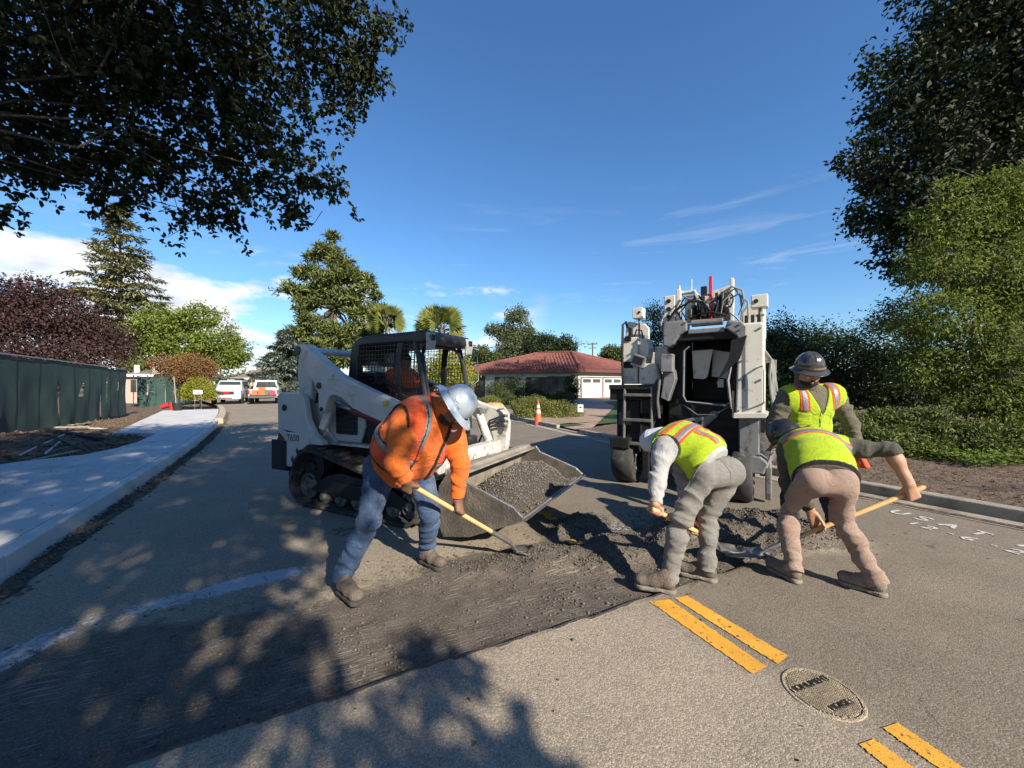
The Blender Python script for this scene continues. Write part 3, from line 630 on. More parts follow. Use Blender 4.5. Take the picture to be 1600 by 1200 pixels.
tree('locust_tree', 'airy light green tree with feathery leaves at the right edge', 'tree', lb, np.array([11.0,9.0,0.25]), 0.11, L_locust, 52000, 0.095, 0.033, per=30, shell=0.45, cl=0.15, bark=m_barkl, droop=0.5, wob=0.35, fork=0.3)
hb = [('dense dark evergreen shrub tree behind the worker in the black hard hat', [(1235,580,12.5,1.2),(1290,570,12.5,1.2),(1255,630,12.3,1.0)], (9.6,12.9)),
      ('dense dark evergreen shrub tree left of the airy light green tree', [(1385,540,13,1.2),(1340,605,12.5,1.1),(1410,600,12.2,1.5),(1412,495,13,0.8)], (12.2,13.1)),
      ('dark shrub behind the hoses of the white milling machine', [(1180,610,11.5,1.0),(1215,650,10.5,0.8),(1195,560,12.5,1.0)], (7.9,11.8))]
hb += [('dense dark evergreen shrub just outside the right edge of the view', [(1760,560,9.5,1.4),(1720,640,9.5,1.0),(1830,600,9.5,1.3)], (15.2,9.8)), ('dense dark evergreen shrub farther round to the right', [(2350,560,6.5,1.3),(2250,640,6.5,0.9)], (16.6,6.8))]
for lab, bl, bs_ in hb:
    tree('evergreen_shrub', lab, 'shrub', pxb(bl), np.array([bs_[0],bs_[1],0.2]), 0.12, L_dark, 16000, 0.095, 0.05, group='dark screen planting on the right', per=14, shell=0.55, cl=0.17, fork=0.25)
jb = [('feathery low juniper shrub beside the tan trousered worker', [(1370,690,7.4,(0.6,0.5,0.33)),(1395,668,7.8,(0.6,0.5,0.38))]), ('broad feathery juniper shrub in the middle of the bed', [(1455,675,7.4,(0.75,0.5,0.40)),(1440,700,7.1,(0.6,0.5,0.25))]), ('feathery juniper shrub nearest the right edge', [(1535,690,6.9,(0.6,0.5,0.34)),(1580,700,6.8,(0.5,0.5,0.3))])]
for lab, bl in jb:
    B_ = pxb(bl); base = np.array([B_[0][0][0], B_[0][0][1], 0.22]); e = empty('juniper_shrub', base, 0, lab, 'shrub', 'junipers along the right verge')
    crown(B_, 15000, 0.072, 0.024, L_jun, e, base, per=44, shell=0.45, cl=0.125, up=0.9, droop=0.1, wob=0.3, flat=0.55)
    wood(base, B_, 0.04, e, m_bark, name='stem')
n = 5200; uu = rng.uniform(1335, 1680, n); YY = rng.uniform(5.9, 7.4, n)
Px = np.stack([(uu-800)/FPX*YY, YY, 0*YY], -1); S_, T_ = Px[:,0]*D2[0]+Px[:,1]*D2[1], Px[:,0]*N2[0]+Px[:,1]*N2[1]; kp = T_ > 9.0+0.8*(fbm(Px[:,0], Px[:,1], 1.2, 3, 51))
Px, S_, T_ = Px[kp], S_[kp], T_[kp]; Px[:,2] = mulch_z(Px[:,0], Px[:,1], S_, T_)+0.02+0.16*rng.random(len(Px))
k = len(Px); Dr = unit(k); Dr[:,2] = 0.2*rng.normal(size=k); Dr /= np.linalg.norm(Dr, axis=1)[:,None]
o = leaf_mesh('ivy', Px, Dr, unit(k)*0.5+[0,0,1], 0.055*(0.6+0.8*rng.random(k)), 0.055, L_ivy, None); tag(o, 'bright green ivy covering the soil below the junipers', 'ivy', kind='stuff')
# fallen leaves on the mulch
n = 7000; S_ = rng.uniform(-3, 8, n); T_ = rng.uniform(7.2, 12, n); Px = np.stack([D2[0]*S_+N2[0]*T_, D2[1]*S_+N2[1]*T_, 0*S_], -1); Px[:,2] = mulch_z(Px[:,0], Px[:,1], S_, T_)+0.008
Dr = unit(n); Dr[:,2] *= 0.25; Dr /= np.linalg.norm(Dr, axis=1)[:,None]
L_lit = leaf_mat('leaf_litter', (0.07,0.045,0.025), (0.24,0.17,0.10), 0.1)
o = leaf_mesh('leaf_litter', Px, Dr, unit(n)*0.4+[0,0,1], 0.05*(0.5+0.8*rng.random(n)), 0.022, L_lit, None); tag(o, 'dry brown leaves strewn over the mulch bed', 'leaf litter', kind='stuff')

# bits of leaf and grit lying about on the road and walk (uncountable)
n = 900; S_ = rng.uniform(-1, 14, n); T_ = np.where(rng.random(n) < 0.45, tL(S_)-0.2-rng.random(n)*2.0, rng.uniform(-1.6, 6.6, n)); X_ = D2[0]*S_+N2[0]*T_; Y_ = D2[1]*S_+N2[1]*T_; walk = T_ < tL(S_)
Px = np.stack([X_, Y_, np.where(walk, 0.153, road_z(X_, Y_)+0.004)], -1); Dr = unit(n); Dr[:,2] *= 0.3; Dr /= np.linalg.norm(Dr, axis=1)[:,None]
o = leaf_mesh('fallen_leaf_bits', Px, Dr, unit(n)*0.5+[0,0,1], 0.030*(0.3+0.9*rng.random(n)), 0.013, leaf_mat('dark_leaf_bit', (0.03,0.022,0.014), (0.13,0.09,0.05), 0.1), None); tag(o, 'small dry leaf bits dotted over the road and walk', 'leaf litter', kind='stuff')
# --- behind the house and machine
def far_tree(name, lab, bl, base, r0, m, n, ln, wd, **k): return tree(name, lab, 'tree', pxb(bl), np.array([base[0], base[1], 0.0]), r0, m, n, ln, wd, **k)
far_tree('oak_tree', 'thin crowned oak behind the right side of the milling machine', [(1215,520,20,1.0),(1250,540,20,1.1),(1290,530,20,0.9),(1210,565,20,1.2),(1270,575,20,1.3)], (14.8,20.5), 0.2, L_dark, 9000, 0.13, 0.065, cl=0.25, shell=0.5)
far_tree('oak_tree', 'thin crowned oak showing left of the machine top', [(1022,492,24,0.8),(1035,520,24,0.9),(1018,540,24,0.9)], (9.0,24.3), 0.16, L_dark, 5000, 0.13, 0.06, cl=0.3, shell=0.4)
far_tree('eucalyptus_tree', 'tall loose eucalyptus rising behind the red roof', [(808,495,52,(1.6,1.4,1.3)),(790,520,52,(1.8,1.5,1.4)),(768,515,52,(0.9,0.9,0.9)),(805,540,52,(2.4,2,2)),(822,522,52,(1.3,1.2,1.4)),(795,560,52,(2.6,2,1.6))], (0.3,52), 0.28, L_euc, 15000, 0.30, 0.13, cl=0.3, shell=0.4)
far_tree('round_tree', 'dark round topped tree behind the middle of the red roof', [(850,540,50,(2.2,2,1.7)),(845,555,50,(2.4,2,1.6))], (4.2,50.5), 0.25, L_dark, 8000, 0.27, 0.14, cl=0.22)
far_tree('round_tree', 'dark round topped tree behind the red roof, nearer its peak', [(880,542,50,(1.7,1.6,1.5)),(876,556,50,(2.1,1.8,1.5))], (6.6,50.5), 0.22, L_dark, 7000, 0.27, 0.14, cl=0.22)
far_tree('leafy_tree', 'small green tree left of the red roof behind the loader cab', [(750,552,40,(1.2,1.2,0.9)),(762,560,40,(1.0,1,0.8)),(742,570,40,(1.2,1,1))], (-3.2,40), 0.15, L_mid, 6000, 0.2, 0.1)
far_tree('leafy_tree', 'yellowish green tree at the right end of the red roof', [(957,552,46,(1.5,1.4,1.0)),(972,560,46,(1.4,1.2,1.0)),(950,562,46,(1.2,1.2,0.9))], (12.3,46.4), 0.2, L_mid, 6000, 0.25, 0.12)
far_tree('yellow_tree', 'yellow green tree seen through the cab mesh', [(672,585,24,(1.0,0.9,1.0)),(700,570,24,(1.1,1,1.0)),(722,590,24,(0.9,0.9,1.0)),(690,610,24,(1.2,1,0.9)),(655,600,24,(0.8,0.8,0.8))], (-4.4,24.3), 0.11, L_yel, 12000, 0.13, 0.065, cl=0.22)

# --- left background
far_tree('plum_tree', 'purple leaved plum tree behind the green screened fence', [(25,490,20,(1.9,1.6,1.5)),(95,500,20,(1.7,1.6,1.5)),(60,460,20,(1.3,1.2,0.8)),(145,525,21,(1.4,1.3,1.2)),(-40,500,20,(2.2,2,1.8)),(40,550,19.5,(2.2,1.6,1.3)),(120,560,19.5,(1.9,1.5,1.1)),(180,545,21,(0.9,1,0.8))], (-24.0,20.3), 0.22, L_plum, 36000, 0.135, 0.075, cl=0.24, shell=0.5, wob=0.35)
far_tree('maple_tree', 'bright green spreading tree beside the parked white car', [(252,503,36,(2.2,2.0,1.5)),(310,498,36,(1.9,1.8,1.3)),(225,535,36,(2.1,1.9,1.6)),(280,540,36,(2.6,2.1,1.9)),(342,535,36,(2.2,1.9,1.6)),(300,570,36,(2.2,2.0,1.5)),(370,552,36,(1.2,1.2,1.2)),(220,568,36,(1.7,1.5,1.3)),(350,565,36,(1.7,1.5,0.9))], (-30.5,36.3), 0.24, L_bright, 28000, 0.22, 0.135, cl=0.22, shell=0.55)
far_tree('photinia_shrub', 'bronze red flowering shrub in front of the bright green tree', [(265,570,26,(1.1,1,0.6)),(300,568,26,(1.2,1,0.65)),(285,585,26,(1.8,1.2,0.7)),(322,580,26,(0.7,0.8,0.6))], (-22.6,26.2), 0.1, L_dry, 14000, 0.11, 0.05, cl=0.2)
far_tree('garden_shrub', 'yellow green clipped shrub with a small sign, beside the white car', [(312,606,25,(0.85,0.7,0.75)),(296,616,24.6,(0.6,0.6,0.5)),(325,618,24.8,(0.5,0.5,0.5))], (-20.3,25), 0.06, L_yel, 9000, 0.085, 0.045, cl=0.16)
def conifer(name, lab, px, Y, vtop, vbot, rmax, m, tiers, droop, dens, gaps=0.0, nl=0.42, wl=0.10, prof=None, seedless=0.0):
    base = np.array([(px-800)/FPX*Y, Y, 0.0]); zt = EYE+(600-vtop)/FPX*Y; zb = EYE+(600-vbot)/FPX*Y
    e = empty(name, base, 0, lab, 'tree'); mb = MB(); mb.tube([(0,0,-0.1),(0.1,0,zt*0.5),(0,0,zt)], [zt*0.018, zt*0.011, 0.03], 8); Ps = []; Ds = []
    for i in range(tiers):
        q = i/(tiers-1); z = zb+(zt-zb)*q; rr = rmax*(prof(q) if prof else (1-q)**0.8*0.95+0.05)
        for j in range(rng.integers(3, 6)):
            if rng.random() < gaps: continue
            an = rng.random()*6.283; Lb = rr*(0.6+0.6*rng.random()); dv = np.array([math.cos(an), math.sin(an), 0]); sl = droop*(0.6+0.8*rng.random())
            k = max(3, int(Lb/0.35)); pts = []
            for a_ in range(k+1):
                f = a_/k; pts.append(np.array([0,0,z])+dv*Lb*f+np.array([0,0,Lb*(0.25*f-sl*f*f)]))
            mb.tube(pts, [0.05*(1-0.85*a_/k)+0.008 for a_ in range(k+1)], 4, 0, False)
            for a_ in range(1, k+1):
                c = pts[a_]; nn = int(dens*(0.6+0.8*rng.random())); lat = np.cross(dv, [0,0,1])
                off = rng.normal(size=(nn,3))*np.array([0.16,0.16,0.07])+lat*rng.normal(size=(nn,1))*0.30*(1.2-a_/k)*min(1.6, Lb*0.45)
                Ps.append(c+off); Ds.append(dv*0.8+unit(nn)*0.7+np.array([0,0,-0.12 if droop > 0 else 0.35])+lat*np.sign(off@lat)[:,None]*0.5)
    P = np.concatenate(Ps); Dq = np.concatenate(Ds); Dq /= np.linalg.norm(Dq, axis=1)[:,None]
    leaf_mesh('crown', P, Dq, unit(len(P))*0.5+[0,0,1], nl*(0.6+0.7*rng.random(len(P))), wl, m, e); mb.build('trunk', m_bark, e, 0, True); return e
conifer('cedar_tree', 'tall pale deodar cedar with level boughs rising behind the plum tree', 187, 36, 325, 530, 4.6, leaf_mat('cedar_needle', (0.11,0.12,0.05), (0.28,0.27,0.13), 0.15), 30, 0.22, 20, 0.10, 0.46, 0.13)
def pine(lab, bl, base, r0, n): return tree('pine_tree', lab, 'tree', pxb(bl), np.array([base[0], base[1], 0.0]), r0, L_pine, n, 0.55, 0.14, per=32, shell=0.3, cl=0.26, up=0.6, droop=-0.35, wob=0.3, flat=0.6, fork=0.75)
pine('big open pine standing behind the loader', [(520,372,46,(0.7,0.7,0.7)),(512,392,46,(1.4,1.2,0.7)),(530,408,46,(1.6,1.3,0.8)),(492,402,46,(1.0,0.9,0.5)),(480,428,46,(1.8,1.4,0.8)),(545,432,46,(2.0,1.6,1.1)),(570,445,46,(1.0,1.1,1.2)),(510,440,46,(1.8,1.5,0.9)),(462,455,46,(1.9,1.4,0.75)),(490,470,46,(1.7,1.4,0.9)),(545,465,46,(1.9,1.6,1.0)),(560,490,46,(1.5,1.3,0.9)),(485,505,46,(1.8,1.5,1.1)),(465,525,46,(1.8,1.5,1.1)),(545,530,46,(2.2,1.7,1.2)),(500,540,46,(2.2,1.7,1.2)),(570,545,46,(1.7,1.5,1.2)),(480,560,46,(2.2,1.6,1.0)),(540,565,46,(2.4,1.6,1.0)),(525,425,46,(1.0,1.0,0.7)),(500,455,46,(1.1,1.0,0.7)),(530,480,46,(1.2,1.0,0.8)),(515,515,46,(1.5,1.2,0.9)),(555,512,46,(1.2,1.1,0.8)),(475,485,46,(1.0,1.0,0.7)),(450,545,46,(1.2,1.1,0.9)),(520,548,46,(1.6,1.3,1.0))], (-21.2,46.3), 0.40, 38000)
pine('slim young pine right of the big open pine', [(590,462,47,(0.5,0.5,0.8)),(588,485,47,(0.9,0.8,0.8)),(598,505,47,(1.1,0.9,0.9)),(582,520,47,(1.2,1.0,0.9)),(600,540,47,(1.4,1.1,1.1)),(575,550,47,(1.3,1.1,1.1)),(595,570,47,(1.6,1.2,1.1))], (-16.4,47.3), 0.2, 9000)
conifer('cedar_tree', 'blue grey weeping cedar low behind the loader arm', 447, 42, 520, 605, 4.0, L_blue, 16, 0.35, 24, 0.05, 0.50, 0.16)
def palm(px, v, Y, rad, lab, nf):
    base = np.array([(px-800)/FPX*Y, Y, 0.0]); zc = EYE+(600-v)/FPX*Y; e = empty('fan_palm', base, 0, lab, 'palm tree', 'fan palms behind the loader'); mb = MB(); mb.tube([(0,0,-0.1),(0.05,0,zc*0.5),(0,0,zc)], [0.26,0.2,0.17], 9)
    V = []; F = []
    for i in range(nf):
        u_ = unit(1)[0]; u_[2] = -0.45+1.6*rng.random(); u_ = nrm(u_); hub = np.array([0,0,zc])+u_*rad*0.45; mb.tube([np.array([0,0,zc-0.1]), hub], [0.03,0.015], 4)
        sd_ = nrm(np.cross(u_, unit(1)[0])); upv = np.cross(sd_, u_)
        for a_ in np.linspace(-1.2, 1.2, 15):
            dd = nrm(u_*math.cos(a_)+sd_*math.sin(a_)+upv*0.1); wv = np.cross(dd, upv)*rad*0.035; tip = hub+dd*rad*0.62*(0.85+0.2*rng.random())-np.array([0,0,rad*0.05]); md = hub+dd*rad*0.36
            b = len(V); V += [hub, md+wv+upv*0.01, tip, md-wv]; F.append((b,b+1,b+2,b+3))
    mesh_obj('fronds', V, F, L_palm, e); mb.build('trunk', m_barkl, e, 0, True); return e
palm(688, 514, 32, 2.3, 'fan palm spreading just above the loader cab roof', 46)
palm(604, 503, 44, 2.4, 'fan palm half hidden behind the slim young pine', 44)
# a far belt of trees closing the view: reads as one mass
n = 7000; Xf = rng.uniform(-110, 110, n); Yf = 88+rng.uniform(-3, 3, n); Pf = np.stack([Xf, Yf, rng.random(n)**0.8*(2.0+4.2*fbm(Xf, 0*Xf, 0.11, 4, 91))], -1); Dr = unit(n)
o = leaf_mesh('distant_trees', Pf, Dr, unit(n)+[0,-0.5,0.6], 1.0*(0.6+0.8*rng.random(n)), 0.7, leaf_mat('far_foliage', (0.05,0.075,0.045), (0.12,0.15,0.09), 0.1), None); tag(o, 'low belt of far trees along the horizon', 'woods', kind='stuff')
# ---------------------------------------------------------------- bodies: signed-distance shapes meshed with surface nets
class Field:
    def __init__(s, lo, hi, h):
        s.lo = np.asarray(lo, float); s.h = h; n = np.ceil((np.asarray(hi)-s.lo)/h).astype(int)+1; s.n = n
        s.F = np.full(n, 0.5, np.float32)
    def sub(s, lo, hi):
        a = np.clip(np.floor((np.asarray(lo)-s.lo)/s.h).astype(int), 0, s.n); b = np.clip(np.ceil((np.asarray(hi)-s.lo)/s.h).astype(int)+1, 0, s.n)
        sl = tuple(slice(x, y) for x, y in zip(a, b)); ax = [s.lo[i]+s.h*np.arange(a[i], b[i]) for i in range(3)]
        return sl, ax[0][:,None,None], ax[1][None,:,None], ax[2][None,None,:]
    def put(s, sl, d, k):
        if 0 in d.shape: return
        f = s.F[sl]; d = d.astype(np.float32)
        if k <= 0: s.F[sl] = np.minimum(f, d)
        else:
            q = np.maximum(k-np.abs(f-d), 0)/k; s.F[sl] = np.minimum(f, d)-q*q*k*0.25
    def cap(s, a, b, r1, r2=None, k=0.03, ax=None, sc_=1.0, gro=0.0):
        """tapered capsule; flattened by sc_ along ax if given"""
        a = np.asarray(a, float); b = np.asarray(b, float); r2 = r1 if r2 is None else r2; r1 += gro; r2 += gro; m = max(r1, r2)*max(1, sc_)+k+0.02
        sl, x, y, z = s.sub(np.minimum(a, b)-m, np.maximum(a, b)+m)
        ab = b-a; L2 = max(1e-9, ab@ab); px, py, pz = x-a[0], y-a[1], z-a[2]
        t = np.clip((px*ab[0]+py*ab[1]+pz*ab[2])/L2, 0, 1); qx, qy, qz = px-t*ab[0], py-t*ab[1], pz-t*ab[2]
        d2 = qx*qx+qy*qy+qz*qz
        if ax is not None:
            w_ = nrm(ax); pr = qx*w_[0]+qy*w_[1]+qz*w_[2]; d2 = d2-pr*pr+(pr/sc_)**2
        s.put(sl, np.sqrt(np.maximum(d2, 0))-(r1+(r2-r1)*t), k); return s
    def ell(s, c, axes, radii, k=0.03, gro=0.0):
        c = np.asarray(c, float); r = np.asarray(radii, float)+gro; m = r.max()+k+0.02; sl, x, y, z = s.sub(c-m, c+m)
        px, py, pz = x-c[0], y-c[1], z-c[2]; k0 = 0; k1 = 0
        for a, q in zip(axes, r): u = px*a[0]+py*a[1]+pz*a[2]; k0 = k0+(u/q)**2; k1 = k1+(u/(q*q))**2
        k0 = np.sqrt(k0); k1 = np.sqrt(k1)+1e-6; s.put(sl, k0*(k0-1)/k1, k); return s
    def grid(s): return [s.lo[i]+s.h*np.arange(s.n[i]) for i in range(3)]
    def xyz(s): g = s.grid(); return g[0][:,None,None], g[1][None,:,None], g[2][None,None,:]
    def folds(s, lst):
        """(centre, direction, wavelength, amplitude, reach): cloth folds pressed into the surface"""
        for c, d, wl, am, rc in lst:
            c = np.asarray(c, float); sl, x, y, z = s.sub(c-rc*2, c+rc*2)
            if 0 in s.F[sl].shape: continue
            d = nrm(d); e1 = nrm(np.cross(d, [0.3,0.5,0.81])); e2 = np.cross(d, e1); px, py, pz = x-c[0], y-c[1], z-c[2]; r2 = px*px+py*py+pz*pz
            m = (r2 < 3.2*rc*rc) & (np.abs(s.F[sl]) < 0.05)
            if not m.any(): continue
            X_, Y_, Z_ = [np.broadcast_to(q, m.shape)[m] for q in (px, py, pz)]
            a = (X_*d[0]+Y_*d[1]+Z_*d[2])/wl; b = (X_*e1[0]+Y_*e1[1]+Z_*e1[2])/(wl*2.3); g2 = (X_*e2[0]+Y_*e2[1]+Z_*e2[2])/(wl*2.3)
            n_ = vnoise(a*1.25+b*0.5+c[0]*37, b+c[1]*31, 1.0, 3)*0.5+vnoise(a*1.25-g2*0.5+c[2]*29, g2+c[0]*23, 1.0, 9)*0.5
            s.F[sl][m] -= (am*2.3*np.exp(-r2[m]/(rc*rc))*(0.62-np.abs(2*n_-1)*2.0)).astype(np.float32)
        return s
    def mesh(s):
        F = s.F; lo, h = s.lo, s.h; ins = F < 0
        n0, n1, n2 = [q-1 for q in F.shape]
        cnt = np.zeros((n0,n1,n2), np.uint8)
        for i in (0,1):
            for j in (0,1):
                for k in (0,1): cnt += ins[i:n0+i, j:n1+j, k:n2+k]
        act = (cnt > 0) & (cnt < 8); I = np.argwhere(act)
        if not len(I): return np.zeros((0,3)), np.zeros((0,4), int)
        vid = np.full(act.shape, -1, np.int64); vid[act] = np.arange(len(I))
        acc = np.zeros((len(I),3)); num = np.zeros(len(I)); C = [(a,b,c) for a in (0,1) for b in (0,1) for c in (0,1)]
        for a in C:
            for ax in range(3):
                if a[ax]: continue
                b = list(a); b[ax] = 1
                fa = F[I[:,0]+a[0], I[:,1]+a[1], I[:,2]+a[2]]; fb = F[I[:,0]+b[0], I[:,1]+b[1], I[:,2]+b[2]]
                cr = (fa < 0) != (fb < 0); t = np.where(cr, fa/np.where(cr, fa-fb, 1), 0); p = np.array(a, float)[None]+np.zeros((len(I),3)); p[:,ax] = t
                acc[cr] += p[cr]; num += cr
        V = lo+h*(I+acc/num[:,None]); Q = []
        for ax in range(3):
            sl0 = [slice(None)]*3; sl1 = [slice(None)]*3; sl0[ax] = slice(0,-1); sl1[ax] = slice(1,None)
            a_, b_ = ins[tuple(sl0)], ins[tuple(sl1)]; E = np.argwhere(a_ != b_); o1, o2 = [q for q in range(3) if q != ax]
            E = E[(E[:,o1] > 0) & (E[:,o2] > 0) & (E[:,o1] < F.shape[o1]-1) & (E[:,o2] < F.shape[o2]-1)]
            if not len(E): continue
            fl = a_[tuple(E.T)]; cells = []
            for da, db in ((1,1),(0,1),(0,0),(1,0)):
                c = E.copy(); c[:,o1] -= da; c[:,o2] -= db; cells.append(vid[tuple(c.T)])
            q = np.stack(cells, 1); flip = fl if ax != 1 else ~fl; q[~flip] = q[~flip][:, ::-1]; Q.append(q)
        Q = np.concatenate(Q); Q = Q[(Q >= 0).all(1)]; return V, Q
def relax(V, Q, it=1, f=0.5):
    for _ in range(it):
        a = np.zeros_like(V); c = np.zeros(len(V))
        for i in range(4):
            j = Q[:,(i+1) % 4]; np.add.at(a, Q[:,i], V[j]); np.add.at(c, Q[:,i], 1); np.add.at(a, j, V[Q[:,i]]); np.add.at(c, j, 1)
        V = V*(1-f)+f*a/np.maximum(c, 1)[:,None]
    return V
def sdf_obj(name, meshes, m, parent, base, sm=1):
    VV = []; QQ = []; b = 0
    for V, Q in meshes:
        if not len(V): continue
        V = relax(V, Q, sm, 0.35); VV.append(V); QQ.append(Q+b); b += len(V)
    o = quads_obj(name, np.concatenate(VV)-np.asarray(base), np.concatenate(QQ), m, parent, True)
    if name == 'body':                                   # mostly under clothes: thin the mesh
        md = o.modifiers.new('thin', 'DECIMATE'); md.ratio = 0.45
        me = bpy.data.meshes.new_from_object(o.evaluated_get(bpy.context.evaluated_depsgraph_get())); o.modifiers.clear(); old = o.data; o.data = me; bpy.data.meshes.remove(old); me.name = 'body'
    return o

def cloth(name, c, var=0.12, rough=0.9, vs=9.0, weave=420, bump=0.25, dirt=None, da=0.3, ds=4.0, crease=1.0):
    """woven cloth: mottled colour, weave and small ridged creases in the relief"""
    m = mat(name, c, rough, 0, var, vs, bump, weave, dirt, da, ds, spec=0.2); t = m.node_tree; L = t.links.new; b = t.nodes['Principled BSDF']; b.inputs['Sheen Weight'].default_value = 0.15
    tcn = t.nodes.new('ShaderNodeTexCoord'); prev = b.inputs['Normal'].links[0].from_socket if b.inputs['Normal'].links else None
    for sc2, st2, ds2 in ((8.0, 0.60, 0.026), (20.0, 0.22, 0.008)):
        mpn = t.nodes.new('ShaderNodeMapping'); mpn.inputs['Scale'].default_value = (1.0, 1.0, 1.5); mpn.inputs['Rotation'].default_value = (0.5, 0.3, 0.4); L(tcn.outputs['Object'], mpn.inputs[0])
        n = t.nodes.new('ShaderNodeTexNoise'); n.inputs['Scale'].default_value = sc2; n.inputs['Detail'].default_value = 2.5; n.inputs['Distortion'].default_value = 1.4; L(mpn.outputs[0], n.inputs[0])
        s1 = t.nodes.new('ShaderNodeMath'); s1.operation = 'SUBTRACT'; s1.inputs[1].default_value = 0.5; L(n.outputs[0], s1.inputs[0]); s2 = t.nodes.new('ShaderNodeMath'); s2.operation = 'ABSOLUTE'; L(s1.outputs[0], s2.inputs[0])
        s3 = t.nodes.new('ShaderNodeMath'); s3.operation = 'MULTIPLY'; s3.inputs[1].default_value = -2.5; L(s2.outputs[0], s3.inputs[0])
        bp = t.nodes.new('ShaderNodeBump'); bp.inputs['Strength'].default_value = st2*crease; bp.inputs['Distance'].default_value = ds2; L(s3.outputs[0], bp.inputs['Height'])
        if prev is not None: L(prev, bp.inputs['Normal'])
        prev = bp.outputs[0]
    L(prev, b.inputs['Normal']); return m
SKIN_D = mat('skin_brown', (0.17,0.085,0.055), 0.55, var=0.14, vs=18, bump=0.12, bs=200)
SKIN_L = mat('skin_tan', (0.42,0.22,0.145), 0.5, var=0.16, vs=16, bump=0.12, bs=200)
m_lens = mat('eye_white', (0.55,0.52,0.48), 0.2, var=0.05); m_iris = mat('eye_dark', (0.02,0.012,0.008), 0.15, var=0.1)
m_hairb = mat('black_hair', (0.018,0.014,0.012), 0.55, var=0.3, vs=60, bump=0.6, bs=220)
m_beard = mat('dark_beard', (0.035,0.024,0.018), 0.8, var=0.35, vs=80, bump=0.7, bs=260)
m_wood = mat('ash_handle', (0.58,0.36,0.16), 0.5, var=0.2, vs=12, bump=0.08, bs=90, dirt=(0.34,0.20,0.10), da=0.3, ds=6)
m_steel = mat('worn_steel', (0.34,0.33,0.32), 0.42, 0.85, var=0.25, vs=14, bump=0.15, bs=70, dirt=(0.10,0.085,0.07), da=0.4, ds=9)
m_boot = mat('boot_leather', (0.135,0.105,0.08), 0.75, var=0.3, vs=14, bump=0.3, bs=120, dirt=(0.24,0.205,0.165), da=0.45, ds=8)
m_boot2 = mat('tan_boot_leather', (0.20,0.165,0.115), 0.8, var=0.3, vs=14, bump=0.3, bs=120, dirt=(0.29,0.25,0.19), da=0.5, ds=8)
m_sole = mat('boot_sole', (0.20,0.175,0.145), 0.85, var=0.3, vs=20, bump=0.2, bs=90)
m_soled = mat('dark_boot_sole', (0.055,0.048,0.042), 0.85, var=0.3, vs=20, bump=0.2, bs=90)
m_silver = mat('reflective_tape', (0.17,0.172,0.18), 0.5, 0.1, var=0.12, vs=20, bump=0.1, bs=60)
m_otape = cloth('orange_trim', (0.85,0.13,0.025)); m_btrim = cloth('black_trim', (0.016,0.015,0.016))

def frame_of(up, fwd):
    up = nrm(up); fwd = nrm(np.asarray(fwd, float)-up*np.dot(up, fwd)); return fwd, np.cross(up, fwd), up      # forward, left, up
def head_field(F, c, up, fwd):
    """skull, jaw, nose, brow, lips, ears and neck stub; c = centre of the skull"""
    f, l, u = frame_of(up, fwd); ax = (f, l, u); P = lambda a, b, d: c+f*a+l*b+u*d
    F.ell(P(-0.008,0,0.03), ax, (0.098,0.078,0.092), 0.02).ell(P(0.030,0,-0.035), ax, (0.062,0.062,0.075), 0.04)
    F.ell(P(0.062,0,-0.088), ax, (0.028,0.034,0.026), 0.03).cap(P(0.078,-0.034,0.012), P(0.078,0.034,0.012), 0.013, k=0.02)
    F.cap(P(0.086,0,0.004), P(0.108,0,-0.030), 0.008, 0.013, 0.014)
    for s in (-1,1):
        F.ell(P(0.100,s*0.012,-0.034), ax, (0.010,0.009,0.008), 0.008).ell(P(0.060,s*0.042,-0.030), ax, (0.026,0.022,0.022), 0.02)
        F.ell(P(-0.004,s*0.079,-0.008), ax, (0.022,0.009,0.032), 0.008); F.cap(P(0.0,s*0.055,-0.06), P(0.045,s*0.04,-0.09), 0.022, 0.018, 0.03)
    F.cap(P(0.088,-0.018,-0.060), P(0.088,0.018,-0.060), 0.008, k=0.008).cap(P(0.085,-0.016,-0.073), P(0.085,0.016,-0.073), 0.009, k=0.008)
    for s in (-1,1):
        e = P(0.083,s*0.032,-0.006); sl, x, y, z = F.sub(e-0.03, e+0.03); dd = np.sqrt((x-e[0])**2+(y-e[1])**2+(z-e[2])**2)-0.013; F.F[sl] = np.maximum(F.F[sl], -dd)
    F.cap(P(-0.022,0,-0.05), P(-0.035,0,-0.13), 0.054, 0.056, 0.03); return P
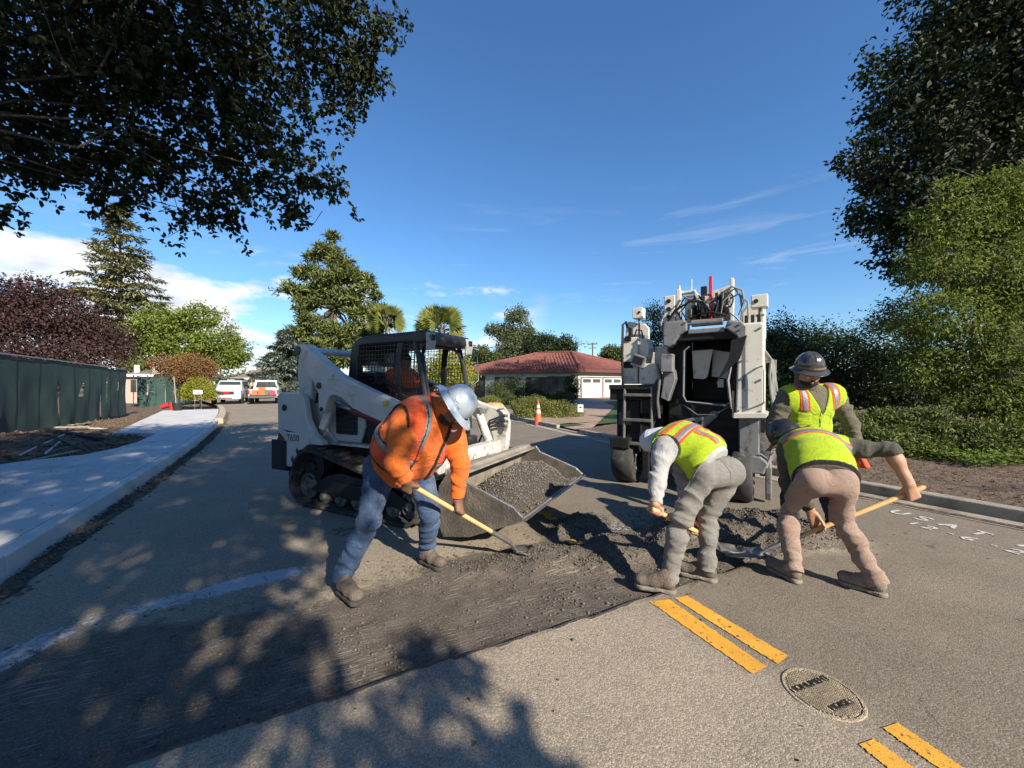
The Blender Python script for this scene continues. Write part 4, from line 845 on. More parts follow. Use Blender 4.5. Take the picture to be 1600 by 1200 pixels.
def hand_field(F, axp, A, W, O, rh=0.018, wrist=None, elbow=None, rw=(0.025,0.026), sc_=1.0, thumb=1):
    """hand closed round a bar: axp point on the bar, A along the bar (towards the index finger), O from the bar to the back of the hand, W from wrist to knuckles"""
    A = nrm(A); O = nrm(O-A*np.dot(A, O)); W0 = np.cross(O, A); W0 = W0*np.sign(np.dot(W0, W)+1e-9); W = W0
    pal = axp+O*(rh+0.016); kn = pal+W*0.030*sc_; wr = pal-W*0.062*sc_+O*0.004 if wrist is None else np.asarray(wrist)
    for i, off in enumerate((-0.030,-0.010,0.010,0.029)):
        o = A*off*sc_; F.cap(wr+o*0.55, kn+o, 0.0165*sc_, 0.0135*sc_, 0.018)
        ln = (0.80,0.95,1.0,0.92)[i]; prev = kn+o; rr = rh+0.0095; th0 = 0.62
        for j, (dth, r_) in enumerate(((0.95,0.0098),(1.05,0.0090),(0.75,0.0080))):
            th1 = th0+dth*ln; q = axp+o*1.04+(O*math.cos(th1)+W*math.sin(th1))*(rr-(0.001 if j else -0.003)); F.cap(prev, q, r_*sc_, r_*0.93*sc_, 0.005); prev = q; th0 = th1
        F.ell(kn+o+O*0.002, (A,W,O), (0.0115,0.012,0.011), 0.008)
    tb = wr+(pal-wr)*0.35+A*0.030*sc_*thumb-O*0.006; t1 = axp+A*0.046*sc_*thumb+O*0.012-W*(rh+0.014); t2 = axp+A*0.040*thumb-O*0.012-W*(rh+0.004); t3 = axp+A*0.030*thumb-O*(rh+0.008)+W*0.004
    F.cap(tb, t1, 0.016*sc_, 0.0125*sc_, 0.012).cap(t1, t2, 0.0115*sc_, 0.0105*sc_, 0.006).cap(t2, t3, 0.0105*sc_, 0.0085*sc_, 0.005)
    if elbow is not None:
        e = np.asarray(elbow); d = nrm(e-wr); F.cap(wr, wr+d*0.06, rw[0], rw[0]*1.04, 0.03, O, 0.78).cap(wr+d*0.05, wr+(e-wr)*0.72, rw[0]*1.02, rw[1]*1.12, 0.04).cap(wr+(e-wr)*0.68, e, rw[1]*1.13, rw[1], 0.04)

def boot(parent, base, heel, toe_dir, m, ms, L=0.29, ank=None, kn=None, zg=0.0):
    """leather boot on a separate sole; heel = back of the heel on the ground"""
    d = nrm([toe_dir[0], toe_dir[1], 0]); s = np.array([-d[1], d[0], 0]); z = np.array([0,0,1.0]); hp = np.array([heel[0], heel[1], zg]); P = lambda a, b, c: hp+d*a+s*b+z*c
    F = Field(np.minimum(P(-0.06,0,-0.02), P(L+0.06,0,0.3))-0.12, np.maximum(P(-0.06,0,0), P(L+0.06,0,0.3))+0.12, 0.006)
    F.cap(P(0.055,0,0.075), P(L*0.55,0,0.068), 0.040, 0.043, 0.03).cap(P(L*0.55,0,0.064), P(L-0.052,0.004,0.062), 0.044, 0.043, 0.03, z, 0.82).ell(P(L-0.055,0.003,0.065), (d,s,z), (0.052,0.048,0.036), 0.03)
    _t = P(0.075,0,0.17) if ank is None else np.asarray(ank)+nrm(np.asarray(kn)-np.asarray(ank))*0.03
    F.cap(P(0.06,0,0.08), _t, 0.043, 0.046, 0.04).cap(P(0.09,0,0.12), P(L*0.5,0,0.085), 0.036, 0.034, 0.04)
    F.folds([(P(L*0.52,0,0.10), d, 0.03, 0.003, 0.05),(P(0.07,0,0.14), z, 0.04, 0.003, 0.05)])
    gx, gy, gz = F.xyz(); F.F = np.maximum(F.F, (zg+0.028-gz).astype(np.float32)); o = sdf_obj('boot', [F.mesh()], m, parent, base)
    F = Field(np.minimum(P(-0.06,0,-0.02), P(L+0.06,0,0.1))-0.1, np.maximum(P(-0.06,0,0), P(L+0.06,0,0.1))+0.1, 0.006)
    F.cap(P(0.045,0,0.02), P(L*0.4,0,0.02), 0.045, 0.042, 0.02).cap(P(L*0.4,0,0.02), P(L-0.055,0.004,0.02), 0.043, 0.053, 0.02)
    gx, gy, gz = F.xyz(); xx = (gx-hp[0])*d[0]+(gy-hp[1])*d[1]; arch = 0.012*np.exp(-((xx-0.115)/0.028)**2)
    F.F = np.maximum(F.F, np.maximum(gz-(zg+0.034), (zg+0.001+arch)-gz).astype(np.float32)); sdf_obj('sole', [F.mesh()], ms, o, base)
    la = MB()
    for i in range(5):
        q = P(L*0.36+0.022*i-0.02, 0, 0.142-0.013*i); la.tube([q-s*0.028-z*0.008, q+z*0.004, q+s*0.028-z*0.008], 0.0028, 5)
    x = la.build('laces', m_soled, o); x.data.transform(Matrix.Translation(tuple(-np.asarray(base)))); return o
def hard_hat(parent, base, c, up, fwd, m, r=0.128, brim=0.052, tilt=0.0, decal=None, suspension=None):
    """full-brim hat: ribbed dome, rolled brim, band of slots; c = centre of the dome's rim"""
    f, l, u = frame_of(up, fwd); c = np.asarray(c, float)
    def W(x, y, z): return c+f*x+l*y+u*z-base
    V = []; Fc = []; n = 72; prof = [(1.0,0.0),(0.995,0.022),(0.965,0.05),(0.89,0.083),(0.76,0.112),(0.58,0.133),(0.38,0.146),(0.18,0.152),(0.0,0.153)]
    rows = []
    def ring(rad, z, k_rib):
        b = len(V)
        for k in range(n):
            a = 6.283185*k/n; x = math.cos(a)*rad*1.08; y = math.sin(a)*rad*0.96
            rib = k_rib*0.007*sum(math.exp(-((y-yy)/0.011)**2) for yy in (-0.036,0,0.036))*(1.0 if abs(x) < 0.13 else 0.3)
            V.append(W(x, y, z+rib))
        rows.append(b)
    for (q, z) in prof[:-1]: ring(r*q, z, min(1, z/0.10))
    for a0, a1 in zip(rows[:-1], rows[1:]):
        for k in range(n): Fc.append((a0+k, a0+(k+1) % n, a1+(k+1) % n, a1+k))
    top = len(V); V.append(W(0,0,0.158)); Fc += [(rows[-1]+k, rows[-1]+(k+1) % n, top) for k in range(n)]
    dome = mesh_obj('hard_hat', V, Fc, m, parent, True)
    V2 = []; F2 = []; rr = [(r*0.985,0.012),(r+0.012,0.004),(r+brim*0.6,-0.008),(r+brim,-0.013),(r+brim+0.004,-0.017),(r+brim,-0.021),(r+brim*0.6,-0.014),(r*0.97,-0.004)]
    for rad, z in rr:
        for k in range(n):
            a = 6.283185*k/n; ex = 1.0+0.10*max(0, math.cos(a))**2; V2.append(W(math.cos(a)*rad*1.08*ex, math.sin(a)*rad*0.97, z-0.012*math.cos(a)**2))
    for i in range(len(rr)-1):
        for k in range(n): F2.append((i*n+k, i*n+(k+1) % n, (i+1)*n+(k+1) % n, (i+1)*n+k))
    mesh_obj('brim', V2, F2, m, dome, True)
    for sgn in (-1,1):
        for x in (-0.06,0.0,0.06):
            sl = MB(); y = sgn*r*0.96*math.sqrt(max(0.05, 1-(x/(r*1.08))**2)); sl.add([W(x-0.018,y*1.005,0.026),W(x+0.018,y*1.005,0.026),W(x+0.018,y*0.995+sgn*0.003,0.038),W(x-0.018,y*0.995+sgn*0.003,0.038),W(x-0.018,y*0.97,0.026),W(x+0.018,y*0.97,0.026),W(x+0.018,y*0.96,0.038),W(x-0.018,y*0.96,0.038)], [(0,1,2,3),(7,6,5,4),(0,4,5,1),(2,6,7,3),(1,5,6,2),(0,3,7,4)])
            sl.build('accessory_slot', m, dome, 0.002)
    if decal is not None:
        d_ = MB(); cc = np.array(decal[0], float); nn = nrm(cc); a1 = nrm(np.cross(nn, [0,0.3,1])); a2 = np.cross(nn, a1)
        pts = []
        for k in range(20): a = 6.283*k/20; pts.append(cc+(a1*math.cos(a)+a2*math.sin(a))*decal[1])
        d_.add([W(*p) for p in pts], [tuple(range(20))]); d_.build('sticker', decal[2], dome)
    return dome
def eyes(parent, base, P, m_skin):
    for s in (-1,1):
        b = MB(); b.lathe([(0.0001,-0.0115),(0.006,-0.0098),(0.0100,-0.0057),(0.0115,0),(0.0100,0.0057),(0.006,0.0098),(0.0001,0.0115)], 12, tuple(P(0.080,s*0.032,-0.006)-base)); e = b.build('eye', m_lens, parent, 0, True)
        b = MB(); b.lathe([(0.0001,-0.005),(0.0045,-0.003),(0.0045,0.003),(0.0001,0.005)], 10, tuple(P(0.0888,s*0.032,-0.0075)-base)); b.build('iris', m_iris, e, 0, True)

def body_field(J, HC, h=0.006):
    P = np.array([J[k] for k in J if k not in ('fwd','bend')]+[HC]); return Field(P.min(0)-0.16, P.max(0)+0.16, h)
def body_core(F, J, HC):
    """the figure under the clothes: joins head, arms and legs into one surface"""
    torso_fn(J)[0](F, -0.05); F.cap(J['neck'], HC+(J['neck']-HC)*0.25, 0.052, 0.05, 0.03)
    for s in 'LR':
        F.cap(J['sh'+s], J['el'+s], 0.042, 0.036, 0.02); F.cap(J['el'+s], J['wr'+s], 0.030, 0.024, 0.01)
        F.cap(J['hip'+s], J['kn'+s], 0.05, 0.036, 0.02).cap(J['kn'+s], J['an'+s], 0.035, 0.030, 0.01).cap(J['an'+s], J['an'+s]-np.array([0,0,0.05]), 0.034, 0.03, 0.01)
def torso_fn(J, fat=0.0, belly=0.0):
    """adds the trunk to a field: pelvis, waist, chest, shoulders from joints hipL hipR shL shR neck"""
    hip = (J['hipL']+J['hipR'])/2; sh = (J['shL']+J['shR'])/2; sp = J['neck']-hip; up = nrm(sp); side = nrm(J['shR']-J['shL']); fwd = nrm(np.cross(up, side))
    if np.dot(fwd, J['fwd']) < 0: fwd = -fwd
    def fn(F, gro=0.0):
        hs = nrm(J['hipR']-J['hipL']); a = hip+up*0.05; b = hip+sp*0.36+J.get('bend', 0); c = hip+sp*0.72+J.get('bend', 0)*0.8
        F.cap(a-hs*0.065, a+hs*0.065, 0.115+fat*0.7, None, 0.06, fwd, 0.95, gro).cap(b-side*0.065+fwd*belly*0.5, b+side*0.065+fwd*belly*0.5, 0.108+fat+belly*0.5, None, 0.08, fwd, 0.92, gro)
        F.cap(a, b, 0.12+fat, 0.115+fat, 0.08, fwd, 0.9, gro).cap(b, c, 0.115+fat, 0.12+fat*0.8, 0.08, fwd, 0.95, gro)
        F.cap(c-side*0.075, c+side*0.075, 0.115+fat*0.7, None, 0.08, fwd, 0.95, gro)
        F.cap(J['shL']-(J['shL']-sh)*0.22, J['shR']-(J['shR']-sh)*0.22, 0.078+fat*0.45, None, 0.08, fwd, 1.0, gro).cap(c, J['neck']-up*0.02, 0.11+fat*0.4, 0.06, 0.08, None, 1, gro)
    return fn, up, side, fwd, hip, sh
def bounds(J, keys, m=0.26): P = np.array([J[k] for k in keys]); return P.min(0)-m, P.max(0)+m
def limb_folds(a, b, wl, am, n=3, rc=0.10):
    a = np.asarray(a); b = np.asarray(b); d = nrm(b-a); out = []
    for i in range(n):
        q = (i+0.5)/n; p = np.cross(d, unit(1)[0]); out.append((a+(b-a)*q+p*0.05, d*0.9+p*0.45, wl*(0.8+0.5*rng.random()), am*(0.6+0.7*rng.random()), rc*(0.8+0.5*rng.random())))
    return out
def trousers(parent, base, J, m, fat=0.0, seat=1.0, name='jeans', cuff=0.062, knee=0.076, thigh=0.098, waist_n=None, waist_z=0.07, fold=0.008):
    fn, up, side, fwd, hip, sh = torso_fn(J, fat)
    lo, hi = bounds(J, ['hipL','hipR','knL','knR','anL','anR'], 0.24); hi[2] += 0.1; F = Field(lo, hi, 0.0070)
    hs = nrm(J['hipR']-J['hipL']); F.cap(hip-hs*0.055, hip+hs*0.055, (0.122+fat*0.6)*(0.5+0.5*seat), None, 0.05, fwd, 0.92).cap(hip+up*0.09-hs*0.06*seat, hip+up*0.09+hs*0.06*seat, (0.116+fat*0.8)*(0.45+0.55*seat), None, 0.06, fwd, 0.95)
    bk = -nrm(fwd-up*0.35)
    for sd_, h_, k_, a_ in (('L','hipL','knL','anL'),('R','hipR','knR','anR')):
        H_, K_, A_ = J[h_], J[k_], J[a_]; F.ell(H_+bk*0.045+nrm(K_-H_)*0.03, (hs, up, fwd), ((0.084+fat*0.4)*seat,0.112*seat,0.092*seat), 0.035)
        F.cap(H_, K_, thigh+fat*0.35, knee, 0.05).cap(K_, A_+np.array([0,0,0.0]), knee*0.98, cuff, 0.03).cap(K_+(A_-K_)*0.3+bk*0.012, K_+(A_-K_)*0.45+bk*0.012, knee*0.95, knee*0.9, 0.03)
        A2 = A_+nrm(A_-K_)*0.035; F.cap(A_, A2, cuff, cuff*1.06, 0.01)
    sl, x, y, z = F.sub(hip-0.3, hip+0.3); q_ = (x-hip[0])*hs[0]+(y-hip[1])*hs[1]+(z-hip[2])*hs[2]; b_ = (x-hip[0])*bk[0]+(y-hip[1])*bk[1]+(z-hip[2])*bk[2]; v_ = (x-hip[0])*up[0]+(y-hip[1])*up[1]+(z-hip[2])*up[2]
    F.F[sl] += (0.016*np.exp(-(q_/0.020)**2)*sstep(0.02, 0.10, b_)*(1-sstep(0.02, 0.09, v_))).astype(np.float32)
    fl = []
    for k_, a_, h_ in (('knL','anL','hipL'),('knR','anR','hipR')):
        fl += limb_folds(J[k_], J[a_], 0.075, fold, 5, 0.11)+limb_folds(J[h_], J[k_], 0.10, fold*0.75, 3, 0.12)
        dk = nrm(J[a_]-J[h_]); fl += [(J[k_]+bk*0.05, dk, 0.055, fold*1.0, 0.10),(J[a_]+nrm(J[k_]-J[a_])*0.05, nrm(J[k_]-J[a_]), 0.05, fold*1.1, 0.10),(J[h_]+fwd*0.08, up, 0.07, fold*0.9, 0.10)]
    F.folds(fl); gx, gy, gz = F.xyz(); wn = nrm(up if waist_n is None else waist_n); w0 = hip+up*waist_z
    F.F = np.maximum(F.F, ((gx-w0[0])*wn[0]+(gy-w0[1])*wn[1]+(gz-w0[2])*wn[2]).astype(np.float32))
    for a_, k_ in (('anL','knL'),('anR','knR')):
        d = nrm(J[a_]-J[k_]); c = J[a_]+d*0.045; sl, x, y, z = F.sub(c-0.15, c+0.15); F.F[sl] = np.maximum(F.F[sl], ((x-c[0])*d[0]+(y-c[1])*d[1]+(z-c[2])*d[2]).astype(np.float32))
    o = sdf_obj(name, [F.mesh()], m, parent, base); return o, F
def shell_patch(F, off, region, name, m, parent, base, box=None):
    """a strip lying just above the surface of field F where region(x,y,z) < 0"""
    G = Field(F.lo, F.lo+F.h, F.h); G.n = F.n; src = F.F
    if box is not None:
        sl, x, y, z = F.sub(np.asarray(box[0])-box[1], np.asarray(box[0])+box[1]); src = F.F[sl]; G.lo = np.array([x[0,0,0], y[0,0,0], z[0,0,0]]); G.n = np.array(src.shape)
    x, y, z = G.xyz(); G.F = np.maximum(src-off, region(x, y, z)).astype(np.float32)
    V, Q = G.mesh()
    if not len(V): return None
    ix = np.clip(np.round((V-G.lo)/G.h).astype(int), 0, np.array(src.shape)-1); deep = src[ix[:,0], ix[:,1], ix[:,2]] < -0.014      # drop what is buried in the wearer
    Q = Q[~deep[Q].all(1)]; used, inv = np.unique(Q, return_inverse=True); V = V[used]; Q = inv.reshape(-1, 4)
    if not len(Q): return None
    return sdf_obj(name, [(V, Q)], m, parent, base, 0)
def slab(c, n_, hw):
    n_ = nrm(n_); return lambda x, y, z: np.abs((x-c[0])*n_[0]+(y-c[1])*n_[1]+(z-c[2])*n_[2])-hw
def half(c, n_):
    n_ = nrm(n_); return lambda x, y, z: (x-c[0])*n_[0]+(y-c[1])*n_[1]+(z-c[2])*n_[2]
def ball(c, r): return lambda x, y, z: np.sqrt((x-c[0])**2+(y-c[1])**2+(z-c[2])**2)-r
def inter(*f): return lambda x, y, z: np.maximum.reduce([np.broadcast_to(g(x, y, z), np.broadcast_shapes(x.shape, y.shape, z.shape)) for g in f])
def union(*f): return lambda x, y, z: np.minimum.reduce([np.broadcast_to(g(x, y, z), np.broadcast_shapes(x.shape, y.shape, z.shape)) for g in f])
def neg(f): return lambda x, y, z: -f(x, y, z)

def shirt(parent, base, J, m, fat=0.0, belly=0.0, slv=(0.058,0.050,0.040), name='shirt', hem=0.0, fold=0.007, sleeve_end=(1.0,1.0), hood=None, armk=0.06, collar=0.0):
    fn, up, side, fwd, hip, sh = torso_fn(J, fat, belly)
    lo, hi = bounds(J, ['hipL','hipR','shL','shR','neck','elL','elR','wrL','wrR'], 0.24); F = Field(lo, hi, 0.0085); fn(F, 0.008)
    T = Field(lo, hi, 0.0085); fn(T, 0.010)                                     # trunk alone, for the vest
    for s, e, w_, se in (('shL','elL','wrL',sleeve_end[0]),('shR','elR','wrR',sleeve_end[1])):
        S_, E_, W_ = J[s], J[e], J[w_]; tow = nrm(sh-S_)
        F.cap(S_+tow*0.03, S_+(E_-S_)*0.45, slv[0]*1.22, slv[0]*1.02, armk).cap(S_+(E_-S_)*0.4, E_, slv[0]*1.02, slv[1], 0.04).cap(E_, E_+(W_-E_)*se, slv[1]*1.02, slv[1]*1.02+(slv[2]-slv[1]*1.02)*se, 0.03)
        T.cap(S_+tow*0.04, S_+(E_-S_)*0.10, slv[0]*1.22, slv[0]*1.15, armk)
    if hood is not None:
        for (c, ax_, r_) in hood: F.ell(c, ax_, r_, 0.03)
    if collar: F.cap(J['neck']-up*0.02, J['neck']+up*collar, 0.068, 0.062, 0.04)
    fl = []
    for s, e, w_ in (('shL','elL','wrL'),('shR','elR','wrR')):
        S_, E_, W_ = J[s], J[e], J[w_]; fl += limb_folds(S_, E_, 0.07, fold, 3, 0.09)+limb_folds(E_, W_, 0.05, fold*0.9, 4, 0.075)+[(E_, nrm(W_-S_), 0.045, fold*1.1, 0.08),(S_+(E_-S_)*0.12, nrm(E_-S_)+fwd*0.4, 0.06, fold, 0.11)]
    tf = [(hip+up*0.12+fwd*0.1, up+side*0.3, 0.09, fold*0.9, 0.16),(hip+up*0.15-fwd*0.1+side*0.08, up-side*0.5, 0.10, fold*0.9, 0.17),(sh-up*0.12+fwd*0.1, side+up*0.4, 0.10, fold*0.7, 0.16),(sh-up*0.15-fwd*0.1-side*0.05, up+side*0.6, 0.11, fold*0.8, 0.17),(hip+(sh-hip)*0.5+side*0.13, up+fwd*0.5, 0.08, fold, 0.15),(hip+(sh-hip)*0.5-side*0.13, up-fwd*0.5, 0.08, fold, 0.15)]
    F.folds(fl+tf); T.folds(tf); h0 = hip+up*hem
    cut = half(h0, -up); x, y, z = F.xyz(); F.F = np.maximum(F.F, cut(x, y, z).astype(np.float32))
    T.F = np.where(cut(x, y, z) > 0.012, np.maximum(T.F, cut(x, y, z)-0.012), T.F).astype(np.float32)
    for e, w_, se in (('elL','wrL',sleeve_end[0]),('elR','wrR',sleeve_end[1])):
        d = nrm(J[w_]-J[e]); c = J[e]+(J[w_]-J[e])*se; sl, x, y, z = F.sub(c-0.13, c+0.13); rg = (x-c[0])*d[0]+(y-c[1])*d[1]+(z-c[2])*d[2]; nr_ = np.sqrt((x-c[0])**2+(y-c[1])**2+(z-c[2])**2) < 0.10; F.F[sl] = np.where(nr_, np.maximum(F.F[sl], rg), F.F[sl])
    o = sdf_obj(name, [F.mesh()], m, parent, base); return o, F, T, (up, side, fwd, hip, sh)
def shovel(name, label, end, tip_, rest, cat='shovel'):
    """end = grip end of the ash handle, tip_ = socket, rest = where the blade touches down"""
    end, tip_, rest = [np.asarray(p, float) for p in (end, tip_, rest)]; base = np.array([rest[0], rest[1], 0.0]); e = empty(name, base, 0, label, cat, 'shovels in use')
    m = MB(); d = nrm(tip_-end); L_ = np.linalg.norm(tip_-end); m.tube([end-base-d*0.004, end-base, end-base+d*0.02, tip_-base-d*0.3, tip_-base], [0.010,0.0165,0.0185,0.0185,0.0175], 12); m.build('handle', m_wood, e, 0, True)
    bd = nrm(rest-tip_); m = MB(); q = tip_-base; m.tube([q-d*0.22, q-d*0.03, q+d*0.03, q+(bd+d)*0.03, q+(bd+d)*0.03+bd*0.05], [0.0205,0.021,0.0195,0.017,0.013], 12); m.build('socket', m_steel, e, 0, True)
    bdir = nrm([bd[0], bd[1], -0.12]); s = nrm(np.cross(bdir, [0,0,1])); u = np.cross(s, bdir); b0 = rest-base-bdir*0.02; V = []; Fc = []; prof = [(-0.02,0.070),(0.02,0.100),(0.10,0.112),(0.18,0.105),(0.235,0.075),(0.27,0.03)]; k = 6
    for x, w_ in prof:
        for j in range(k+1): y = -1+2*j/k; V.append(b0+bdir*x+s*w_*y+u*(0.030*y*y-0.012+0.012*(x < 0.0)))
    for i in range(len(prof)-1):
        for j in range(k): Fc.append((i*(k+1)+j, i*(k+1)+j+1, (i+1)*(k+1)+j+1, (i+1)*(k+1)+j))
    o = mesh_obj('blade', V, Fc, m_steel, e, True); sd2 = o.modifiers.new('solid', 'SOLIDIFY'); sd2.thickness = 0.004
    m = MB(); m.tube([q+(bd+d)*0.03+bd*0.02, b0+bdir*0.0+u*0.004, b0+bdir*0.10-u*0.004], [0.013,0.012,0.004], 8); m.build('frog', m_steel, e, 0, True); return e
# ---------------------------------------------------------------- the four workers
A3 = lambda *p: np.array(p, float)
# ===== man in orange shovelling beside the loader
BASE = A3(-0.95, 3.05, 0.0); e = empty('person', BASE, 0, 'person in orange hooded shirt and silver hard hat bending over a shovel', 'person', 'road workers')
J = dict(hipL=A3(-0.79,3.19,0.885), hipR=A3(-1.045,3.03,0.885), knL=A3(-0.655,3.08,0.51), knR=A3(-1.06,2.86,0.53), anL=A3(-0.735,3.32,0.13), anR=A3(-1.26,2.87,0.13),
         shL=A3(-0.50,3.17,1.20), shR=A3(-0.79,2.86,1.27), neck=A3(-0.565,2.98,1.335), elL=A3(-0.41,3.03,0.93), elR=A3(-0.80,2.66,1.00), wrL=A3(-0.425,3.01,0.655), wrR=A3(-0.745,2.71,0.865), fwd=A3(0.75,-0.55,-0.3), bend=A3(-0.03,0.03,0.04))
m_jean = cloth('blue_denim', (0.060,0.115,0.225), 0.35, 0.9, 6.0, 500, 0.3, (0.15,0.225,0.34), 0.40, 3.6); m_osh = cloth('orange_shirt', (0.86,0.175,0.015), 0.10); m_ovest = cloth('orange_vest', (0.90,0.11,0.016), 0.08, 0.75)
trousers(e, BASE, J, m_jean, fat=0.045, cuff=0.065, knee=0.077, thigh=0.106, fold=0.0095)
hf = nrm([0.55,-0.30,-0.80]); hu = nrm([0.80,-0.12,0.55]); HC = A3(-0.455,2.90,1.365)
f_, l_, u_ = frame_of(hu, hf)
hood = [(HC-f_*0.020+u_*0.005, (f_,l_,u_), (0.105,0.098,0.125)), ((HC+J['neck'])/2-f_*0.03, (f_,l_,u_), (0.09,0.09,0.09))]
so, SF, TF, (up, side, fwd, hip, sh) = shirt(e, BASE, J, m_osh, fat=0.085, belly=0.08, slv=(0.088,0.078,0.050), hem=-0.085, hood=None, fold=0.0095)
# hood: a shell open at the face
HF = Field(HC-0.24, HC+0.24, 0.006)
for c, ax_, r_ in hood: HF.ell(c, ax_, r_, 0.05)
HF.folds([(HC-f_*0.08, u_, 0.06, 0.006, 0.12),(J['neck'], up, 0.05, 0.008, 0.12)]); x, y, z = HF.xyz()
HF.F = np.maximum(HF.F, -np.broadcast_to(inter(half(HC+f_*0.035, -f_), half(HC-u_*0.115, -u_))(x, y, z), HF.F.shape)).astype(np.float32)
HF.F = np.maximum(HF.F, -(ball(HC+f_*0.095-u_*0.035, 0.098)(x, y, z))).astype(np.float32)
sdf_obj('hood', [HF.mesh()], m_osh, so, BASE)
BF = body_field(J, HC); body_core(BF, J, HC); P = head_field(BF, HC, hu, hf)
hand_field(BF, A3(-0.43,3.035,0.545)+A3(0,0,0.012), nrm([0.77,0.65,-0.72]), A3(0.0,0.0,-1), A3(0.35,-0.55,0.6), wrist=J['wrL'], elbow=J['elL'], sc_=1.08, thumb=-1)
hand_field(BF, A3(-0.735,2.775,0.825), nrm([0.77,0.65,-0.72]), A3(0.3,0.5,-0.6), A3(-0.35,-0.75,0.1), wrist=J['wrR'], elbow=J['elR'], sc_=1.08)
body = sdf_obj('body', [BF.mesh()], SKIN_D, e, BASE); eyes(e, BASE, P, SKIN_D)
shell_patch(BF, 0.0045, inter(union(half(P(0,0,-0.062), u_), ball(P(0.095,0,-0.047), 0.020)), half(P(0.012,0,0), -f_), half(P(0,0,-0.125), -u_), neg(ball(P(0.098,0,-0.066), 0.012))), 'beard', m_beard, e, BASE, (HC, 0.16))
hard_hat(e, BASE, HC+hu*0.052-f_*0.006, hu, hf, mat('silver_hard_hat', (0.36,0.42,0.48), 0.25, 0.25, var=0.06, vs=8, dirt=(0.27,0.31,0.35), da=0.3, ds=5, coat=0.4), decal=((0.02,-0.112,0.07), 0.026, mat('worn_sticker', (0.36,0.40,0.44), 0.5, 0.2, var=0.4, vs=60)))
# vest: open front, trimmed in black, silver bands over the shoulders and round the waist
fc = hip+(sh-hip)*0.5; armL = ball(J['shL']+nrm(J['shL']-sh)*0.075-up*0.035, 0.146); armR = ball(J['shR']+nrm(J['shR']-sh)*0.075-up*0.035, 0.146)
neckc = ball(J['neck']+up*0.03+fwd*0.02, 0.095)
front = inter(half(fc, -fwd), slab(fc, side, 0.105))
reg = inter(neg(armL), neg(armR), neg(neckc), neg(front), half(hip+up*0.06, -up))
vest = shell_patch(TF, 0.012, reg, 'safety_vest', m_ovest, e, BASE)
edge = inter(half(fc, -fwd), union(slab(fc+side*0.105, side, 0.011), slab(fc-side*0.105, side, 0.011)), neg(neckc), half(hip+up*0.06, -up))
shell_patch(TF, 0.017, edge, 'vest_zip', m_btrim, vest, BASE)
def rim(b, r, w_): return inter(b(r+w_), neg(b(r-0.004)))
hemr = inter(neg(armL), neg(armR), neg(front), slab(hip+up*0.067, up, 0.010)); shell_patch(TF, 0.016, hemr, 'hem_trim', m_btrim, vest, BASE)
for a_, s in (('shL',-1),('shR',1)):
    c = J[a_]+nrm(J[a_]-sh)*0.075-up*0.035
    shell_patch(TF, 0.016, inter(ball(c, 0.157), neg(ball(c, 0.1455)), neg(neckc), neg(front), half(hip+up*0.06, -up)), 'armhole_trim', m_btrim, vest, BASE)
    shell_patch(TF, 0.0165, inter(slab(sh+side*s*0.125, side, 0.023), half(hip+up*0.34, -up), neg(ball(c, 0.157)), neg(neckc)), 'reflective_band', m_silver, vest, BASE)
shell_patch(TF, 0.0160, inter(slab(hip+up*0.22, up, 0.024), neg(front), neg(armL), neg(armR)), 'reflective_band', m_silver, vest, BASE)
pk = fc+up*0.05-side*0.0
for s in (-1,1): shell_patch(TF, 0.016, inter(half(fc, -fwd), slab(fc+up*0.10+side*s*0.135, side, 0.05), slab(fc+up*0.09, up, 0.065)), 'chest_pocket', m_ovest, vest, BASE)
bl = MB(); c = hip+up*0.045+fwd*0.165-BASE; bl.box(tuple(c), (0.06,0.035,0.05), (0,0.3,-0.6)); bl.build('belt_buckle', m_steel, e, 0.006)
m_ = boot(e, BASE, (-1.285,2.865), (0.75,-0.65), m_boot, m_soled, 0.30, J['anR'], J['knR']); boot(e, BASE, (-0.80,3.36), (0.75,-0.60), m_boot, m_soled, 0.30, J['anL'], J['knL'])
shovel('shovel', 'long handled shovel held by the worker in orange', A3(-0.79,2.735,0.872), A3(-0.04,3.365,0.175), A3(0.06,3.44,0.045))

# ===== man in grey jeans bending to the left
BASE = A3(1.40, 3.0, 0.0); e = empty('person', BASE, 0, 'person in grey jeans and lime vest bent double, back to the viewer', 'person', 'road workers')
J = dict(hipL=A3(1.455,2.93,0.86), hipR=A3(1.735,3.04,0.86), knL=A3(1.275,2.90,0.52), knR=A3(1.60,3.13,0.50), anL=A3(1.18,2.88,0.125), anR=A3(1.535,3.02,0.125),
         shL=A3(1.235,3.11,1.055), shR=A3(1.50,3.41,1.08), neck=A3(1.325,3.30,1.07), elL=A3(1.135,3.00,0.80), elR=A3(1.46,3.30,0.79), wrL=A3(1.085,2.90,0.645), wrR=A3(1.44,3.16,0.52), fwd=A3(-0.4,0.2,-0.9), bend=A3(0.03,-0.02,0.075))
m_gj = cloth('grey_denim', (0.30,0.285,0.255), 0.18, 0.9, 6, 500, 0.3, (0.40,0.39,0.36), 0.4, 3.5); m_gsh = cloth('grey_shirt', (0.36,0.355,0.345), 0.05, 0.92, 20, 300, 0.15, crease=0.55); m_lime = cloth('lime_vest', (0.50,0.68,0.012), 0.10, 0.7, 5)
m_gseam = cloth('grey_seam', (0.13,0.12,0.105), 0.2)
o, PF = trousers(e, BASE, J, m_gj, fat=0.004, seat=0.92, cuff=0.058, knee=0.069, thigh=0.092, waist_z=0.07, fold=0.0095)
so, SF, TF, (up, side, fwd, hip, sh) = shirt(e, BASE, J, m_gsh, fat=0.012, belly=0.0, slv=(0.066,0.060,0.042), hem=0.04, fold=0.008)
